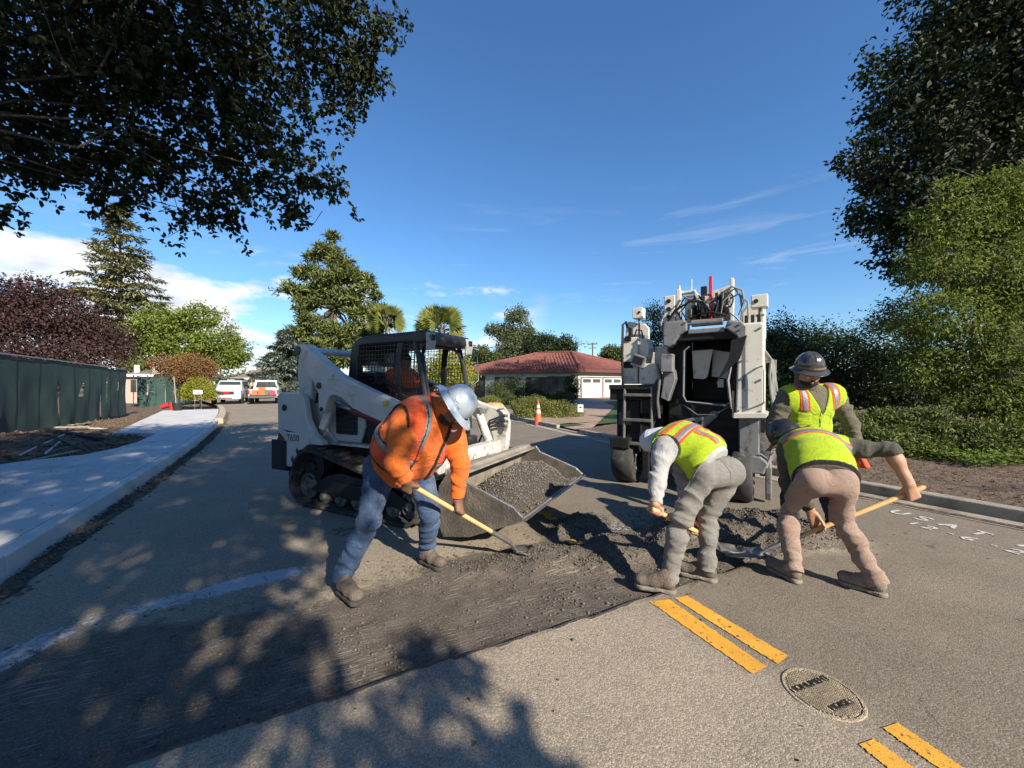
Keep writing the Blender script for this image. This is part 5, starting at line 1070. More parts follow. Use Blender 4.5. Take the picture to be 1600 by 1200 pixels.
HC = A3(1.262,3.37,1.035); hu = nrm([-0.45,0.35,-0.15]); hf = nrm([-0.25,0.2,-0.95]); f_, l_, u_ = frame_of(hu, hf)
BF = body_field(J, HC); body_core(BF, J, HC); P = head_field(BF, HC, hu, hf)
AX = nrm([0.43,0.2,-0.25]); hand_field(BF, A3(1.09,2.905,0.592), AX, A3(-0.1,-0.3,-1), A3(-0.5,-0.2,0.3), wrist=J['wrL'], elbow=J['elL'], sc_=1.08); hand_field(BF, A3(1.475,3.085,0.368), AX, A3(0,-0.3,-1), A3(0.3,0.6,0.4), wrist=J['wrR'], elbow=J['elR'], sc_=1.05)
sdf_obj('body', [BF.mesh()], SKIN_L, e, BASE); eyes(e, BASE, P, SKIN_L)
G = Field(HC-0.2, HC+0.2, 0.006); G.ell(P(-0.012,0,0.03), (f_,l_,u_), (0.110,0.092,0.104), 0.02).ell(P(-0.07,0,-0.06), (f_,l_,u_), (0.055,0.075,0.09), 0.03); G.folds([(P(-0.06,0,0.05), u_, 0.04, 0.006, 0.1)])
x, y, z = G.xyz(); G.F = np.maximum(G.F, inter(half(P(0.06,0,0), f_), half(P(0,0,-0.12), -u_))(x, y, z)).astype(np.float32)
mb_ = bpy.data.materials.new('bandana'); mb_ = mat('bandana_print', (0.62,0.64,0.68), 0.9, var=0.1, vs=8, dirt=(0.05,0.08,0.22), da=0.25, ds=22)
sdf_obj('bandana', [G.mesh()], mb_, e, BASE)
armL = ball(J['shL']+nrm(J['shL']-sh)*0.06-up*0.03, 0.110); armR = ball(J['shR']+nrm(J['shR']-sh)*0.06-up*0.03, 0.110); neckc = ball(J['neck']+up*0.05, 0.075); fc = hip+(sh-hip)*0.5
reg = inter(neg(armL), neg(armR), neg(neckc), half(hip+up*0.07, -up))
vest = shell_patch(TF, 0.013, reg, 'safety_vest', m_lime, e, BASE)
b1 = inter(neg(armL), neg(armR), neg(neckc)); bz = hip+(J['neck']-hip)*0.66
shell_patch(TF, 0.0165, inter(b1, slab(bz, up, 0.042)), 'orange_band', m_otape, vest, BASE); shell_patch(TF, 0.019, inter(b1, slab(bz, up, 0.023)), 'reflective_band', m_silver, vest, BASE)
low = inter(half(bz-up*0.04, up), half(hip+up*0.085, -up), half(fc, fwd))
for s in (-0.07, 0.075):
    shell_patch(TF, 0.0165, inter(slab(fc+side*s, side, 0.034), low), 'orange_band', m_otape, vest, BASE); shell_patch(TF, 0.019, inter(slab(fc+side*(s+0.008), side, 0.019), low), 'reflective_band', m_silver, vest, BASE)
shell_patch(TF, 0.0165, inter(b1, slab(bz+up*0.115, up, 0.022)), 'orange_band', m_otape, vest, BASE)
# jeans: yoke seam, belt loops and back pockets
hs = nrm(J['hipR']-J['hipL']); bk = -nrm(fwd-up*0.25); wv = nrm(up)
for s in (-1, 1):
    c = hip+hs*s*0.095+bk*0.12-up*0.0
    pts = inter(half(c, -bk), slab(c-up*0.055, up, 0.075), slab(c, hs, 0.066), ball(c-up*0.04, 0.125))
    pin = inter(half(c, -bk), slab(c-up*0.055, up, 0.0715), slab(c, hs, 0.0625))
    pk = shell_patch(PF, 0.006, pts, 'back_pocket', m_gj, o, BASE); shell_patch(PF, 0.0085, inter(pts, neg(inter(half(c, -bk), slab(c-up*0.055, up, 0.067), slab(c, hs, 0.058)))), 'pocket_seam', m_gseam, pk, BASE)
shell_patch(PF, 0.004, inter(slab(hip+up*0.072, up, 0.016)), 'waistband', m_gj, o, BASE); shell_patch(PF, 0.0035, inter(slab(hip, hs, 0.006), half(hip, -bk), half(hip+up*0.06, up)), 'seat_seam', m_gseam, o, BASE)
boot(e, BASE, (1.215,2.83), (-0.80,0.35), m_boot, m_sole, 0.30, J['anL'], J['knL']); boot(e, BASE, (1.60,2.985), (-0.75,0.55), m_boot, m_sole, 0.30, J['anR'], J['knR'])
shovel('shovel', 'shovel gripped low by the worker in grey jeans', A3(1.055,2.888,0.612), A3(1.66,3.17,0.262), A3(1.77,3.235,0.15))

# ===== man in tan trousers, elbow out
BASE = A3(2.42, 3.0, 0.0); e = empty('person', BASE, 0, 'person in tan trousers and lime vest bent forward with bare forearm', 'person', 'road workers')
J = dict(hipL=A3(2.29,2.945,0.81), hipR=A3(2.485,2.885,0.82), knL=A3(2.295,3.22,0.50), knR=A3(2.585,3.01,0.48), anL=A3(2.205,3.01,0.125), anR=A3(2.665,2.815,0.125),
         shL=A3(2.385,3.32,0.965), shR=A3(2.79,3.25,1.01), neck=A3(2.555,3.37,1.025), elL=A3(2.36,3.28,0.70), elR=A3(3.015,3.06,1.025), wrL=A3(2.49,3.215,0.505), wrR=A3(3.085,2.985,0.775), fwd=A3(0.1,0.5,-0.8), bend=A3(0,-0.02,0.06))
m_tan = cloth('tan_twill', (0.47,0.325,0.255), 0.12, 0.9, 6, 500, 0.25, (0.40,0.285,0.225), 0.3, 4); m_olive = cloth('olive_shirt', (0.10,0.092,0.072), 0.15, 0.92, 10, 300)
o, PF = trousers(e, BASE, J, m_tan, fat=0.0, seat=0.86, cuff=0.057, knee=0.067, thigh=0.088, name='trousers', waist_z=0.07, fold=0.0095)
so, SF, TF, (up, side, fwd, hip, sh) = shirt(e, BASE, J, m_olive, fat=0.010, slv=(0.066,0.058,0.045), hem=0.0, sleeve_end=(1.0,0.16), fold=0.008)
HC = A3(2.495,3.45,1.04); hu = nrm([-0.35,0.45,0.66]); hf = nrm([-0.62,0.35,-0.62]); f_, l_, u_ = frame_of(hu, hf); BF = body_field(J, HC); body_core(BF, J, HC); P = head_field(BF, HC, hu, hf)
AX = nrm(A3(3.2,3.0,0.74)-A3(2.16,3.32,0.10)); on = lambda t: A3(3.2,3.0,0.74)+(A3(2.16,3.32,0.10)-A3(3.2,3.0,0.74))*t
hand_field(BF, on(0.075), -AX, A3(0.2,-0.2,-1), A3(0.25,-0.75,0.3), wrist=J['wrR'], elbow=J['elR'], rw=(0.027,0.040), sc_=1.08); hand_field(BF, on(0.62), AX, A3(0.2,-0.3,-1), A3(0.0,0.7,0.35), wrist=J['wrL'], elbow=J['elL'], sc_=1.05)
sdf_obj('body', [BF.mesh()], SKIN_L, e, BASE); eyes(e, BASE, P, SKIN_L)
G = Field(HC-0.2, HC+0.2, 0.005); G.ell(P(-0.016,0,0.022), (f_,l_,u_), (0.104,0.086,0.098), 0.02).ell(P(-0.06,0,-0.05), (f_,l_,u_), (0.050,0.066,0.05), 0.03); G.folds([(P(-0.09,0,0), l_, 0.016, 0.003, 0.09)])
x, y, z = G.xyz(); G.F = np.maximum(G.F, half(P(0.045,0,0), f_)(x, y, z)).astype(np.float32); G.F = np.maximum(G.F, -ball(P(0.03,0.09,-0.02), 0.05)(x, y, z)).astype(np.float32); G.F = np.maximum(G.F, -ball(P(0.03,-0.09,-0.02), 0.05)(x, y, z)).astype(np.float32); sdf_obj('hair', [G.mesh()], m_hairb, e, BASE)
m_bhat = mat('black_hard_hat', (0.012,0.012,0.013), 0.35, 0.0, var=0.3, vs=9, dirt=(0.05,0.048,0.045), da=0.2, ds=7, coat=0.3)
hard_hat(e, BASE, HC+hu*0.050-f_*0.006, hu, hf, m_bhat, decal=((-0.075,-0.078,0.078), 0.030, mat('white_sticker', (0.42,0.42,0.42), 0.6, var=0.5, vs=70)))
armL = ball(J['shL']+nrm(J['shL']-sh)*0.06-up*0.03, 0.108); armR = ball(J['shR']+nrm(J['shR']-sh)*0.06-up*0.03, 0.108); neckc = ball(J['neck']+up*0.05, 0.075); fc = hip+(sh-hip)*0.5
b1 = inter(neg(armL), neg(armR), neg(neckc)); vest = shell_patch(TF, 0.017, inter(b1, half(hip+up*0.012, -up)), 'safety_vest', m_lime, e, BASE); bz = hip+(J['neck']-hip)*0.70
shell_patch(TF, 0.0205, inter(b1, slab(bz, up, 0.040)), 'orange_band', m_otape, vest, BASE); shell_patch(TF, 0.023, inter(b1, slab(bz, up, 0.024)), 'reflective_band', m_silver, vest, BASE)
shell_patch(TF, 0.0205, inter(b1, slab(hip+up*0.021, up, 0.011)), 'hem_trim', m_btrim, vest, BASE)
for s in (-1,1): shell_patch(TF, 0.0205, inter(slab(sh+side*s*0.115, side, 0.026), half(hip+(J['neck']-hip)*0.93, -up), neg(neckc)), 'orange_band', m_otape, vest, BASE)
hs = nrm(J['hipR']-J['hipL']); bk = -nrm(fwd-up*0.25); shell_patch(PF, 0.004, inter(slab(hip+up*0.03, up, 0.012)), 'waistband', m_tan, o, BASE)
for s in (-1,1):
    c = hip+hs*s*0.085+bk*0.12; shell_patch(PF, 0.003, inter(half(c, -bk), slab(c+up*0.015, up, 0.006), slab(c, hs, 0.055)), 'pocket_welt', m_tan, o, BASE)
boot(e, BASE, (2.225,2.955), (-0.25,0.95), m_boot2, m_sole, 0.29, J['anL'], J['knL']); boot(e, BASE, (2.72,2.775), (-0.55,0.75), m_boot2, m_sole, 0.29, J['anR'], J['knR'])
shovel('shovel', 'long handled shovel held across by the worker in tan trousers', on(-0.015), A3(2.27,3.286,0.168), A3(2.13,3.33,0.075))

# ===== man standing behind in a black full-brim hat
BASE = A3(2.89, 3.85, 0.0); e = empty('person', BASE, 0, 'person standing upright in lime vest and black full brim hard hat, looking down', 'person', 'road workers')
J = dict(hipL=A3(3.070,3.90,0.92), hipR=A3(2.830,3.92,0.92), knL=A3(3.160,3.84,0.50), knR=A3(2.810,3.86,0.50), anL=A3(3.270,3.88,0.125), anR=A3(2.820,3.90,0.125),
         shL=A3(3.205,3.80,1.44), shR=A3(2.730,3.83,1.42), neck=A3(2.930,3.80,1.50), elL=A3(3.370,3.82,1.14), elR=A3(2.630,3.86,1.12), wrL=A3(3.345,3.70,0.885), wrR=A3(2.650,3.74,0.87), fwd=A3(-0.15,-1,0.0))
m_nav = cloth('navy_work_trousers', (0.030,0.036,0.050), 0.2); m_ol2 = cloth('olive_hoodie', (0.155,0.135,0.095), 0.15, 0.92, 10, 300)
trousers(e, BASE, J, m_nav, fat=0.015, name='trousers', fold=0.011)
so, SF, TF, (up, side, fwd, hip, sh) = shirt(e, BASE, J, m_ol2, fat=0.03, belly=0.01, slv=(0.070,0.062,0.046), hem=-0.03, fold=0.008, name='hoodie', collar=0.05)
HC = A3(2.860,3.70,1.655); hu = nrm([-0.08,-0.30,0.95]); hf = nrm([-0.18,-0.92,-0.36]); f_, l_, u_ = frame_of(hu, hf); BF = body_field(J, HC); body_core(BF, J, HC); P = head_field(BF, HC, hu, hf)
G = Field(HC-0.24, HC+0.24, 0.006); G.ell(P(-0.035,0,-0.01), (f_,l_,u_), (0.105,0.098,0.125), 0.02).ell((P(-0.05,0,-0.1)+J['neck'])/2, (f_,l_,u_), (0.10,0.105,0.08), 0.05)
x, y, z = G.xyz(); G.F = np.maximum(G.F, -ball(P(0.075,0,-0.03), 0.105)(x, y, z)).astype(np.float32); sdf_obj('hood', [G.mesh()], m_ol2, so, BASE)
hand_field(BF, A3(3.330,3.665,0.80), A3(-0.8,-0.5,0.2), A3(0,-0.2,-1), A3(0.5,-0.5,0.0), rh=0.024, wrist=J['wrL'], elbow=J['elL'], sc_=1.05); hand_field(BF, A3(2.660,3.71,0.79), A3(0.8,-0.5,0.2), A3(0,-0.2,-1), A3(-0.5,-0.5,0.0), rh=0.024, wrist=J['wrR'], elbow=J['elR'], sc_=1.05)
sdf_obj('body', [BF.mesh()], SKIN_L, e, BASE); eyes(e, BASE, P, SKIN_L)
gl = mat('orange_glove', (0.75,0.10,0.03), 0.8, var=0.15, vs=30, bump=0.3, bs=150); C_ = A3(3.330,3.665,0.80)
shell_patch(BF, 0.004, inter(ball(C_, 0.13), half(J['wrL']+A3(0,0,0.0), nrm(J['elL']-J['wrL']))), 'glove', gl, e, BASE, (C_, 0.16))
shell_patch(BF, 0.0045, inter(union(half(P(0,0,-0.062), u_), ball(P(0.095,0,-0.047), 0.020)), half(P(0.012,0,0), -f_), half(P(0,0,-0.125), -u_), neg(ball(P(0.098,0,-0.066), 0.012))), 'beard', m_beard, e, BASE, (HC, 0.16))
hard_hat(e, BASE, HC+hu*0.050-f_*0.004, hu, hf, r=0.122, m=mat('graphite_hard_hat', (0.045,0.043,0.042), 0.24, 0.0, var=0.3, vs=6, dirt=(0.16,0.15,0.14), da=0.22, ds=5, coat=0.5), brim=0.034)
hb_ = MB(); 
for k in range(24):
    a = 6.283*k/24; a1 = 6.283*(k+1)/24; c0 = HC+hu*0.065
    p = [c0+f_*math.cos(q)*0.135+l_*math.sin(q)*0.120+u_*zz-BASE for q in (a, a1) for zz in (0.0,0.022)]; hb_.add(p, [(0,2,3,1)])
hb_.build('hat_band', mat('dusty_strap', (0.16,0.125,0.09), 0.9), e)
armL = ball(J['shL']+nrm(J['shL']-sh)*0.075-up*0.03, 0.115); armR = ball(J['shR']+nrm(J['shR']-sh)*0.075-up*0.03, 0.115); neckc = ball(J['neck']+up*0.02, 0.085); fc = hip+(sh-hip)*0.5
def vneck(x, y, z):
    a = (x-sh[0])*side[0]+(y-sh[1])*side[1]+(z-sh[2])*side[2]; b = (x-sh[0])*up[0]+(y-sh[1])*up[1]+(z-sh[2])*up[2]; c = (x-fc[0])*fwd[0]+(y-fc[1])*fwd[1]+(z-fc[2])*fwd[2]
    return np.maximum(np.maximum(np.abs(a)-(0.085+(b-0.05)*0.42), -c), -b-0.20)
b1 = inter(neg(armL), neg(armR), neg(neckc), neg(vneck)); vest = shell_patch(TF, 0.013, inter(b1, half(hip-up*0.02, -up)), 'safety_vest', m_lime, e, BASE)
for s in (-1,1):
    z_ = inter(b1, slab(sh+side*s*0.150, side, 0.042), half(sh-up*0.115, -up)); shell_patch(TF, 0.0165, z_, 'orange_band', m_otape, vest, BASE)
    shell_patch(TF, 0.019, inter(z_, slab(sh+side*s*0.150, side, 0.024)), 'reflective_band', m_silver, vest, BASE)
    shell_patch(TF, 0.0165, inter(b1, half(fc, -fwd), slab(sh-up*0.19+side*s*0.145, side, 0.055), slab(sh-up*0.19, up, 0.06)), 'chest_pocket', m_lime, vest, BASE)
shell_patch(TF, 0.0165, inter(b1, half(fc, -fwd), slab(fc, side, 0.006), half(hip-up*0.01, -up)), 'vest_zip', m_btrim, vest, BASE)
shell_patch(TF, 0.0165, inter(b1, slab(hip+up*0.10, up, 0.024)), 'reflective_band', m_silver, vest, BASE)
boot(e, BASE, (3.255,3.965), (0.12,-1), m_boot, m_soled, 0.29, J['anL'], J['knL']); boot(e, BASE, (2.82,3.985), (-0.15,-1), m_boot, m_soled, 0.29, J['anR'], J['knR'])

# ===== operator seated in the loader cab, dim behind the mesh
LM = Matrix.Translation((-1.36,5.15,0)) @ Matrix.Rotation(R(-26.8), 4, 'Z'); W3 = lambda x, y, z: np.array(LM @ Vector((x, y, z))); WD = lambda x, y, z: np.array(LM.to_3x3() @ Vector((x, y, z)))
BASE = W3(-0.10,0,0.90); e = empty('person', BASE, 0, 'person in an orange top seated inside the loader cab behind the mesh', 'person', 'road workers')
J = dict(hipL=W3(-0.08,0.10,1.27), hipR=W3(-0.08,-0.10,1.27), knL=W3(0.34,0.14,1.30), knR=W3(0.34,-0.14,1.30), anL=W3(0.46,0.14,0.92), anR=W3(0.46,-0.14,0.92), shL=W3(-0.16,0.20,1.66), shR=W3(-0.16,-0.20,1.66), neck=W3(-0.15,0,1.72),
         elL=W3(-0.02,0.27,1.42), elR=W3(-0.02,-0.27,1.42), wrL=W3(0.17,0.31,1.37), wrR=W3(0.17,-0.31,1.37), fwd=WD(1,0,0))
trousers(e, BASE, J, cloth('dark_work_trousers', (0.03,0.03,0.035)), name='trousers'); so, SF, TF, _u = shirt(e, BASE, J, cloth('red_orange_shirt', (0.70,0.11,0.02)), slv=(0.062,0.056,0.044), collar=0.03)
HC = W3(-0.12,0,1.85); hu = WD(0.05,0,1); hf = WD(1,0,-0.15); f_, l_, u_ = frame_of(hu, hf); BF = body_field(J, HC, 0.009); body_core(BF, J, HC); P = head_field(BF, HC, hu, hf)
for y in (-1,1): hand_field(BF, W3(0.235,y*0.325,1.33), WD(0.1,0,1), WD(1,0,0), WD(0,y,0.2), rh=0.016, wrist=W3(0.175,y*0.315,1.365), elbow=W3(-0.02,y*0.27,1.42))
sdf_obj('body', [BF.mesh()], SKIN_D, e, BASE); eyes(e, BASE, P, SKIN_D)
G = Field(HC-0.18, HC+0.18, 0.006); G.ell(P(-0.01,0,0.045), (f_,l_,u_), (0.110,0.090,0.095), 0.02).ell(P(0.10,0,0.035), (f_,l_,u_), (0.06,0.07,0.010), 0.02); x, y, z = G.xyz(); G.F = np.maximum(G.F, half(P(0,0,0.025), -u_)(x, y, z)).astype(np.float32); sdf_obj('cap', [G.mesh()], m_btrim, e, BASE)
for y in (-1,1): boot(e, BASE, W3(0.40,y*0.14,0)[:2], WD(1,0,0), m_boot, m_soled, 0.29, W3(0.46,y*0.14,0.98), W3(0.34,y*0.14,1.3), 0.862)
# ---------------------------------------------------------------- compact track loader
m_lw = mat('loader_white', (0.50,0.495,0.475), 0.42, 0.0, var=0.08, vs=5, dirt=(0.33,0.29,0.235), da=0.33, ds=4.5, coat=0.2)
m_lwd = mat('loader_white_splashed', (0.52,0.50,0.45), 0.55, 0.0, var=0.1, vs=6, dirt=(0.22,0.19,0.15), da=0.55, ds=11)
m_blk = mat('black_paint', (0.016,0.017,0.019), 0.45, 0.0, var=0.3, vs=8, dirt=(0.085,0.075,0.062), da=0.28, ds=5)
m_rub = mat('track_rubber', (0.030,0.028,0.026), 0.85, var=0.4, vs=12, bump=0.25, bs=70, dirt=(0.17,0.145,0.115), da=0.42, ds=4)
m_gry = mat('steel_grey', (0.20,0.195,0.185), 0.5, 0.6, var=0.25, vs=10, dirt=(0.10,0.085,0.07), da=0.4, ds=6)
m_chrome = mat('cylinder_rod', (0.55,0.55,0.55), 0.18, 0.95, var=0.1)
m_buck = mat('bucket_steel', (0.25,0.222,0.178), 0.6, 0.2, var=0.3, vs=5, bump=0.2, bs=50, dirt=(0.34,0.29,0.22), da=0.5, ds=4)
m_mar = mat('maroon_paint', (0.20,0.022,0.018), 0.5, var=0.2, vs=8, dirt=(0.10,0.05,0.04), da=0.35, ds=6)
m_redl = mat('red_lens', (0.55,0.02,0.015), 0.2, var=0.1)
m_orn = mat('orange_vinyl', (0.62,0.11,0.03), 0.6, var=0.15)
m_glass = glass_mat('dark_glass')
ld = empty('track_loader', (-1.36,5.15,0), R(-26.8), 'white compact track loader with black mesh cab and loaded bucket', 'loader')
OUT = [(-0.98,0.02),(-1.16,0.06),(-1.27,0.17),(-1.29,0.30),(-1.22,0.52),(-1.10,0.68),(-0.94,0.735),(-0.78,0.72),(-0.13,0.585),(0.55,0.455),(0.74,0.40),(0.84,0.30),(0.85,0.17),(0.78,0.06),(0.66,0.02)]
def loop_resample(pts, n):
    P = np.array(pts+[pts[0]], float); L_ = np.r_[0, np.cumsum(np.linalg.norm(np.diff(P, axis=0), axis=1))]; q = np.linspace(0, L_[-1], n, endpoint=False)
    return np.stack([np.interp(q, L_, P[:,0]), np.interp(q, L_, P[:,1])], 1)
def track(sy):
    y0, y1 = (0.46, 0.85); yy = (sy*y0, sy*y1); tr_ = part('track', m_rub, ld, lambda m: None)
    P = loop_resample(OUT, 66); n = len(P); T_ = np.roll(P, -1, 0)-np.roll(P, 1, 0); T_ /= np.linalg.norm(T_, axis=1)[:,None]; N_ = np.stack([T_[:,1], -T_[:,0]], 1); cen = P.mean(0)
    N_ *= np.sign(((P-cen)*N_).sum(1))[:,None]
    V = []; F = []
    for i in range(n):
        for (y, o) in ((yy[0],0.0),(yy[1],0.0),(yy[1],-0.035),(yy[0],-0.035)): V.append((P[i,0]+N_[i,0]*o, y, P[i,1]+N_[i,1]*o))
    for i in range(n):
        j = (i+1) % n
        for k in range(4): F.append((4*i+k, 4*i+(k+1) % 4, 4*j+(k+1) % 4, 4*j+k))
    me = bpy.data.meshes.new('belt'); me.from_pydata(V, [], F); me.materials.append(m_rub); bm = bmesh.new(); bm.from_mesh(me); bmesh.ops.recalc_face_normals(bm, faces=bm.faces); bm.to_mesh(me); bm.free(); tr_.data = me
    lug = MB(); lug.box((0,0,0.0), (0.040,0.37,0.030), None, 0, (0.7,0.96)); lug0 = None
    for i in range(0, n, 2):
        if lug0 is None: lug0 = lug.build('tread_lug', m_rub, tr_); o = lug0
        else: o = lug0.copy(); col.objects.link(o)
        o.parent = tr_; o.location = (P[i,0]+N_[i,0]*0.010, (yy[0]+yy[1])/2, P[i,1]+N_[i,1]*0.010); o.rotation_euler = (0, -math.atan2(T_[i,1], T_[i,0])+(math.pi if N_[i,1]*T_[i,0] < 0 else 0), 0)
    return tr_
for sy in (-1, 1):
    tr_ = track(sy); ym = sy*0.66; e = sy*0.80
    def fr(m):
        m.prism([(-1.0,0.20),(-0.6,0.16),(0.55,0.16),(0.66,0.24),(0.30,0.40),(-0.40,0.46),(-0.70,0.40)], 'y', ym-sy*0.11, ym+sy*0.10)
        m.prism([(-0.62,0.22),(0.35,0.20),(0.30,0.34),(-0.58,0.36)], 'y', ym+sy*0.10, ym+sy*0.135)
    part('track_frame', m_blk, ld, fr, 0.012)
    for x, z, r in ((0.66,0.215,0.155),(-1.06,0.235,0.165),(-0.95,0.50,0.185)):
        w_ = part('idler_wheel', m_gry if z < 0.4 else m_blk, ld, lambda m: m.lathe([(0.0001,-0.10),(r*0.3,-0.11),(r*0.35,-0.07),(r*0.8,-0.05),(r*0.86,-0.075),(r,-0.07),(r,0.07),(r*0.86,0.075),(r*0.8,0.05),(r*0.35,0.07),(r*0.3,0.11),(0.0001,0.10)], 26, (x,ym,z), 'y'), 0, True)
    for x in (-0.72,-0.44,-0.16,0.12,0.40): part('track_roller', m_gry, ld, lambda m: m.lathe([(0.0001,-0.14),(0.035,-0.14),(0.04,-0.10),(0.092,-0.09),(0.095,-0.02),(0.05,-0.01),(0.05,0.01),(0.095,0.02),(0.092,0.09),(0.04,0.10),(0.035,0.14),(0.0001,0.14)], 18, (x,ym,0.145), 'y'), 0, True)
    part('fender', m_lwd, ld, lambda m: m.prism([(-0.85,0.79),(0.55,0.80),(0.62,0.76),(0.62,0.74),(0.5,0.765),(-0.85,0.765)], 'y', sy*0.44, sy*0.60), 0.006)
    # tower and lift arm
    part('tower', m_lw, ld, lambda m: m.prism([(-1.62,1.40),(-1.56,1.44),(-1.14,1.42),(-1.08,1.36),(-1.02,1.10),(-0.90,0.92),(-0.72,0.82),(-0.72,0.785),(-0.98,0.78),(-1.18,0.66),(-1.28,0.46),(-1.60,0.46)], 'y', sy*0.70, sy*0.79), 0.012)
    part('tower', m_lw, ld, lambda m: m.prism([(-1.55,1.38),(-1.12,1.36),(-1.0,1.0),(-0.75,0.8),(-1.3,0.6),(-1.55,0.6)], 'y', sy*0.50, sy*0.56), 0.01)
    arm = [(-1.30,1.99),(-1.27,2.05),(-1.20,2.075),(-1.05,2.06),(-0.92,1.97),(-0.46,1.685),(-0.30,1.615),(0.03,1.50),(0.66,1.29),(0.96,1.21),(1.07,1.15),(1.115,1.02),(1.10,0.72),(1.05,0.55),(0.97,0.53),(0.93,0.66),(0.86,0.88),(0.72,1.00),(0.50,1.06),(0.0,1.20),(-0.20,1.265),(-0.36,1.37),(-0.50,1.415),(-0.60,1.40),(-0.66,1.30),(-0.70,1.20),(-0.76,1.185),(-0.80,1.23),(-0.80,1.42),(-0.90,1.58),(-1.05,1.72),(-1.14,1.90)]
    a_ = part('lift_arm', m_lw if sy < 0 else m_lwd, ld, lambda m: m.prism(arm, 'y', sy*0.665, sy*0.785), 0.014)
    part('pivot_pin', m_blk, a_, lambda m: m.cyl((-1.20,sy*0.64,1.985), (-1.20,sy*0.80,1.985), 0.06, n=20), 0.004)
    part('pivot_pin', m_blk, a_, lambda m: m.cyl((-0.78,sy*0.66,1.53), (-0.78,sy*0.80,1.53), 0.042, n=18), 0.004)
    part('pivot_pin', m_blk, a_, lambda m: m.cyl((-0.735,sy*0.66,1.235), (-0.735,sy*0.797,1.235), 0.028, n=16), 0.003)
    part('pivot_pin', m_blk, a_, lambda m: m.cyl((1.03,sy*0.66,0.60), (1.03,sy*0.80,0.60), 0.04, n=16), 0.003)
    part('stiffener', m_lw, a_, lambda m: m.tube([(-0.62,sy*0.79,1.60),(-0.60,sy*0.79,1.52),(-0.46,sy*0.79,1.47),(-0.22,sy*0.79,1.41),(-0.15,sy*0.79,1.44),(-0.20,sy*0.79,1.53),(-0.40,sy*0.79,1.60),(-0.62,sy*0.79,1.62)], 0.008, 6))
    part('rear_link', m_lw, ld, lambda m: m.prism([(-1.36,1.34),(-1.12,1.34),(-1.10,1.60),(-1.13,1.95),(-1.20,2.06),(-1.30,2.06),(-1.37,1.98),(-1.40,1.70)], 'y', sy*0.575, sy*0.655), 0.012)
    part('control_link', m_lw, ld, lambda m: m.prism([(-0.98,0.98),(-0.90,0.94),(-0.70,1.22),(-0.74,1.56),(-0.82,1.56),(-0.84,1.26)], 'y', sy*0.60, sy*0.655), 0.01)
    c_ = part('lift_cylinder', m_mar, ld, lambda m: m.cyl((-0.40,sy*0.60,1.225), (0.42,sy*0.60,1.03), 0.052), 0.004, True)
    part('cylinder_rod', m_chrome, c_, lambda m: m.cyl((-0.76,sy*0.60,1.31), (-0.38,sy*0.60,1.22), 0.026), 0, True)
    c_ = part('tilt_cylinder', m_lwd, ld, lambda m: m.cyl((0.78,sy*0.48,1.14), (0.93,sy*0.48,0.78), 0.058), 0.004, True)
    part('cylinder_rod', m_chrome, c_, lambda m: m.cyl((0.93,sy*0.48,0.80), (1.06,sy*0.48,0.50), 0.027), 0, True)
    part('cylinder_head', m_gry, c_, lambda m: m.lathe([(0.0001,-0.05),(0.07,-0.05),(0.07,0.05),(0.0001,0.05)], 16, (0.77,sy*0.48,1.16), 'y'), 0.006)
    part('hose_guard', m_lwd, a_, lambda m: m.tube([(0.98,sy*0.66,1.20),(1.10,sy*0.62,1.22),(1.17,sy*0.60,1.14),(1.16,sy*0.60,0.98),(1.09,sy*0.63,0.92)], 0.014, 8), 0, True)
    for k in range(3): part('hydraulic_coupler', m_gry, a_, lambda m: (m.cyl((1.06,sy*0.645,1.12-0.07*k), (1.14,sy*0.60,1.12-0.07*k), 0.022, n=10)), 0.003)
    hs_ = MB()
    for k in range(3): hs_.tube([(1.06,sy*0.64,1.12-0.07*k),(0.9,sy*0.56+0.02*k,1.05-0.04*k),(0.80,sy*0.52,0.85),(0.72,sy*0.45,0.62)], 0.014, 8)
    hs_.build('hose', m_blk, ld, 0, True)['kind'] = 'stuff'
    part('rear_bumper', m_blk, ld, lambda m: (m.b2((-1.735,sy*0.42,0.40), (-1.42,sy*0.80,0.80)), [m.b2((-1.745,sy*(0.44+0.05*k),0.42), (-1.735,sy*(0.465+0.05*k),0.78)) for k in range(7)]), 0.02)
    part('tail_light', m_redl, ld, lambda m: m.b2((-1.665,sy*0.60,0.86), (-1.632,sy*0.75,1.34)), 0.01)
    part('tail_light_guard', m_mar, ld, lambda m: m.prism([(-1.60,0.80),(-1.44,0.81),(-1.57,0.90)], 'y', sy*0.795, sy*0.803))
part('chassis', m_blk, ld, lambda m: (m.b2((-1.45,-0.45,0.30), (0.78,0.45,0.86)), m.prism([(-1.5,0.30),(-1.30,0.24),(-1.2,0.40),(-1.5,0.42)], 'y', -0.72, 0.72)), 0.02)
part('engine_cover', m_lw, ld, lambda m: m.prism([(-1.60,0.72),(-1.60,1.36),(-1.50,1.44),(-0.95,1.47),(-0.62,1.40),(-0.62,0.80)], 'y', -0.50, 0.50), 0.03)
part('tailgate', m_lw, ld, lambda m: m.prism([(-1.68,0.70),(-1.70,1.30),(-1.62,1.40),(-1.60,0.70)], 'y', -0.58, 0.58), 0.015)
for sy in (-1, 1):
    g_ = part('side_grille', m_blk, ld, lambda m: m.b2((-0.80,sy*0.505,0.90), (-0.42,sy*0.53,1.28)), 0.008)
    for k in range(6): part('louvre', m_blk, g_, lambda m: m.box((-0.61,sy*0.535,0.95+0.055*k), (0.34,0.02,0.016), (sy*0.5,0,0)))
    part('side_panel', m_lw, ld, lambda m: m.prism([(-1.0,0.80),(-0.38,0.80),(-0.30,1.00),(-0.34,1.34),(-0.95,1.34)], 'y', sy*0.465, sy*0.503), 0.01)
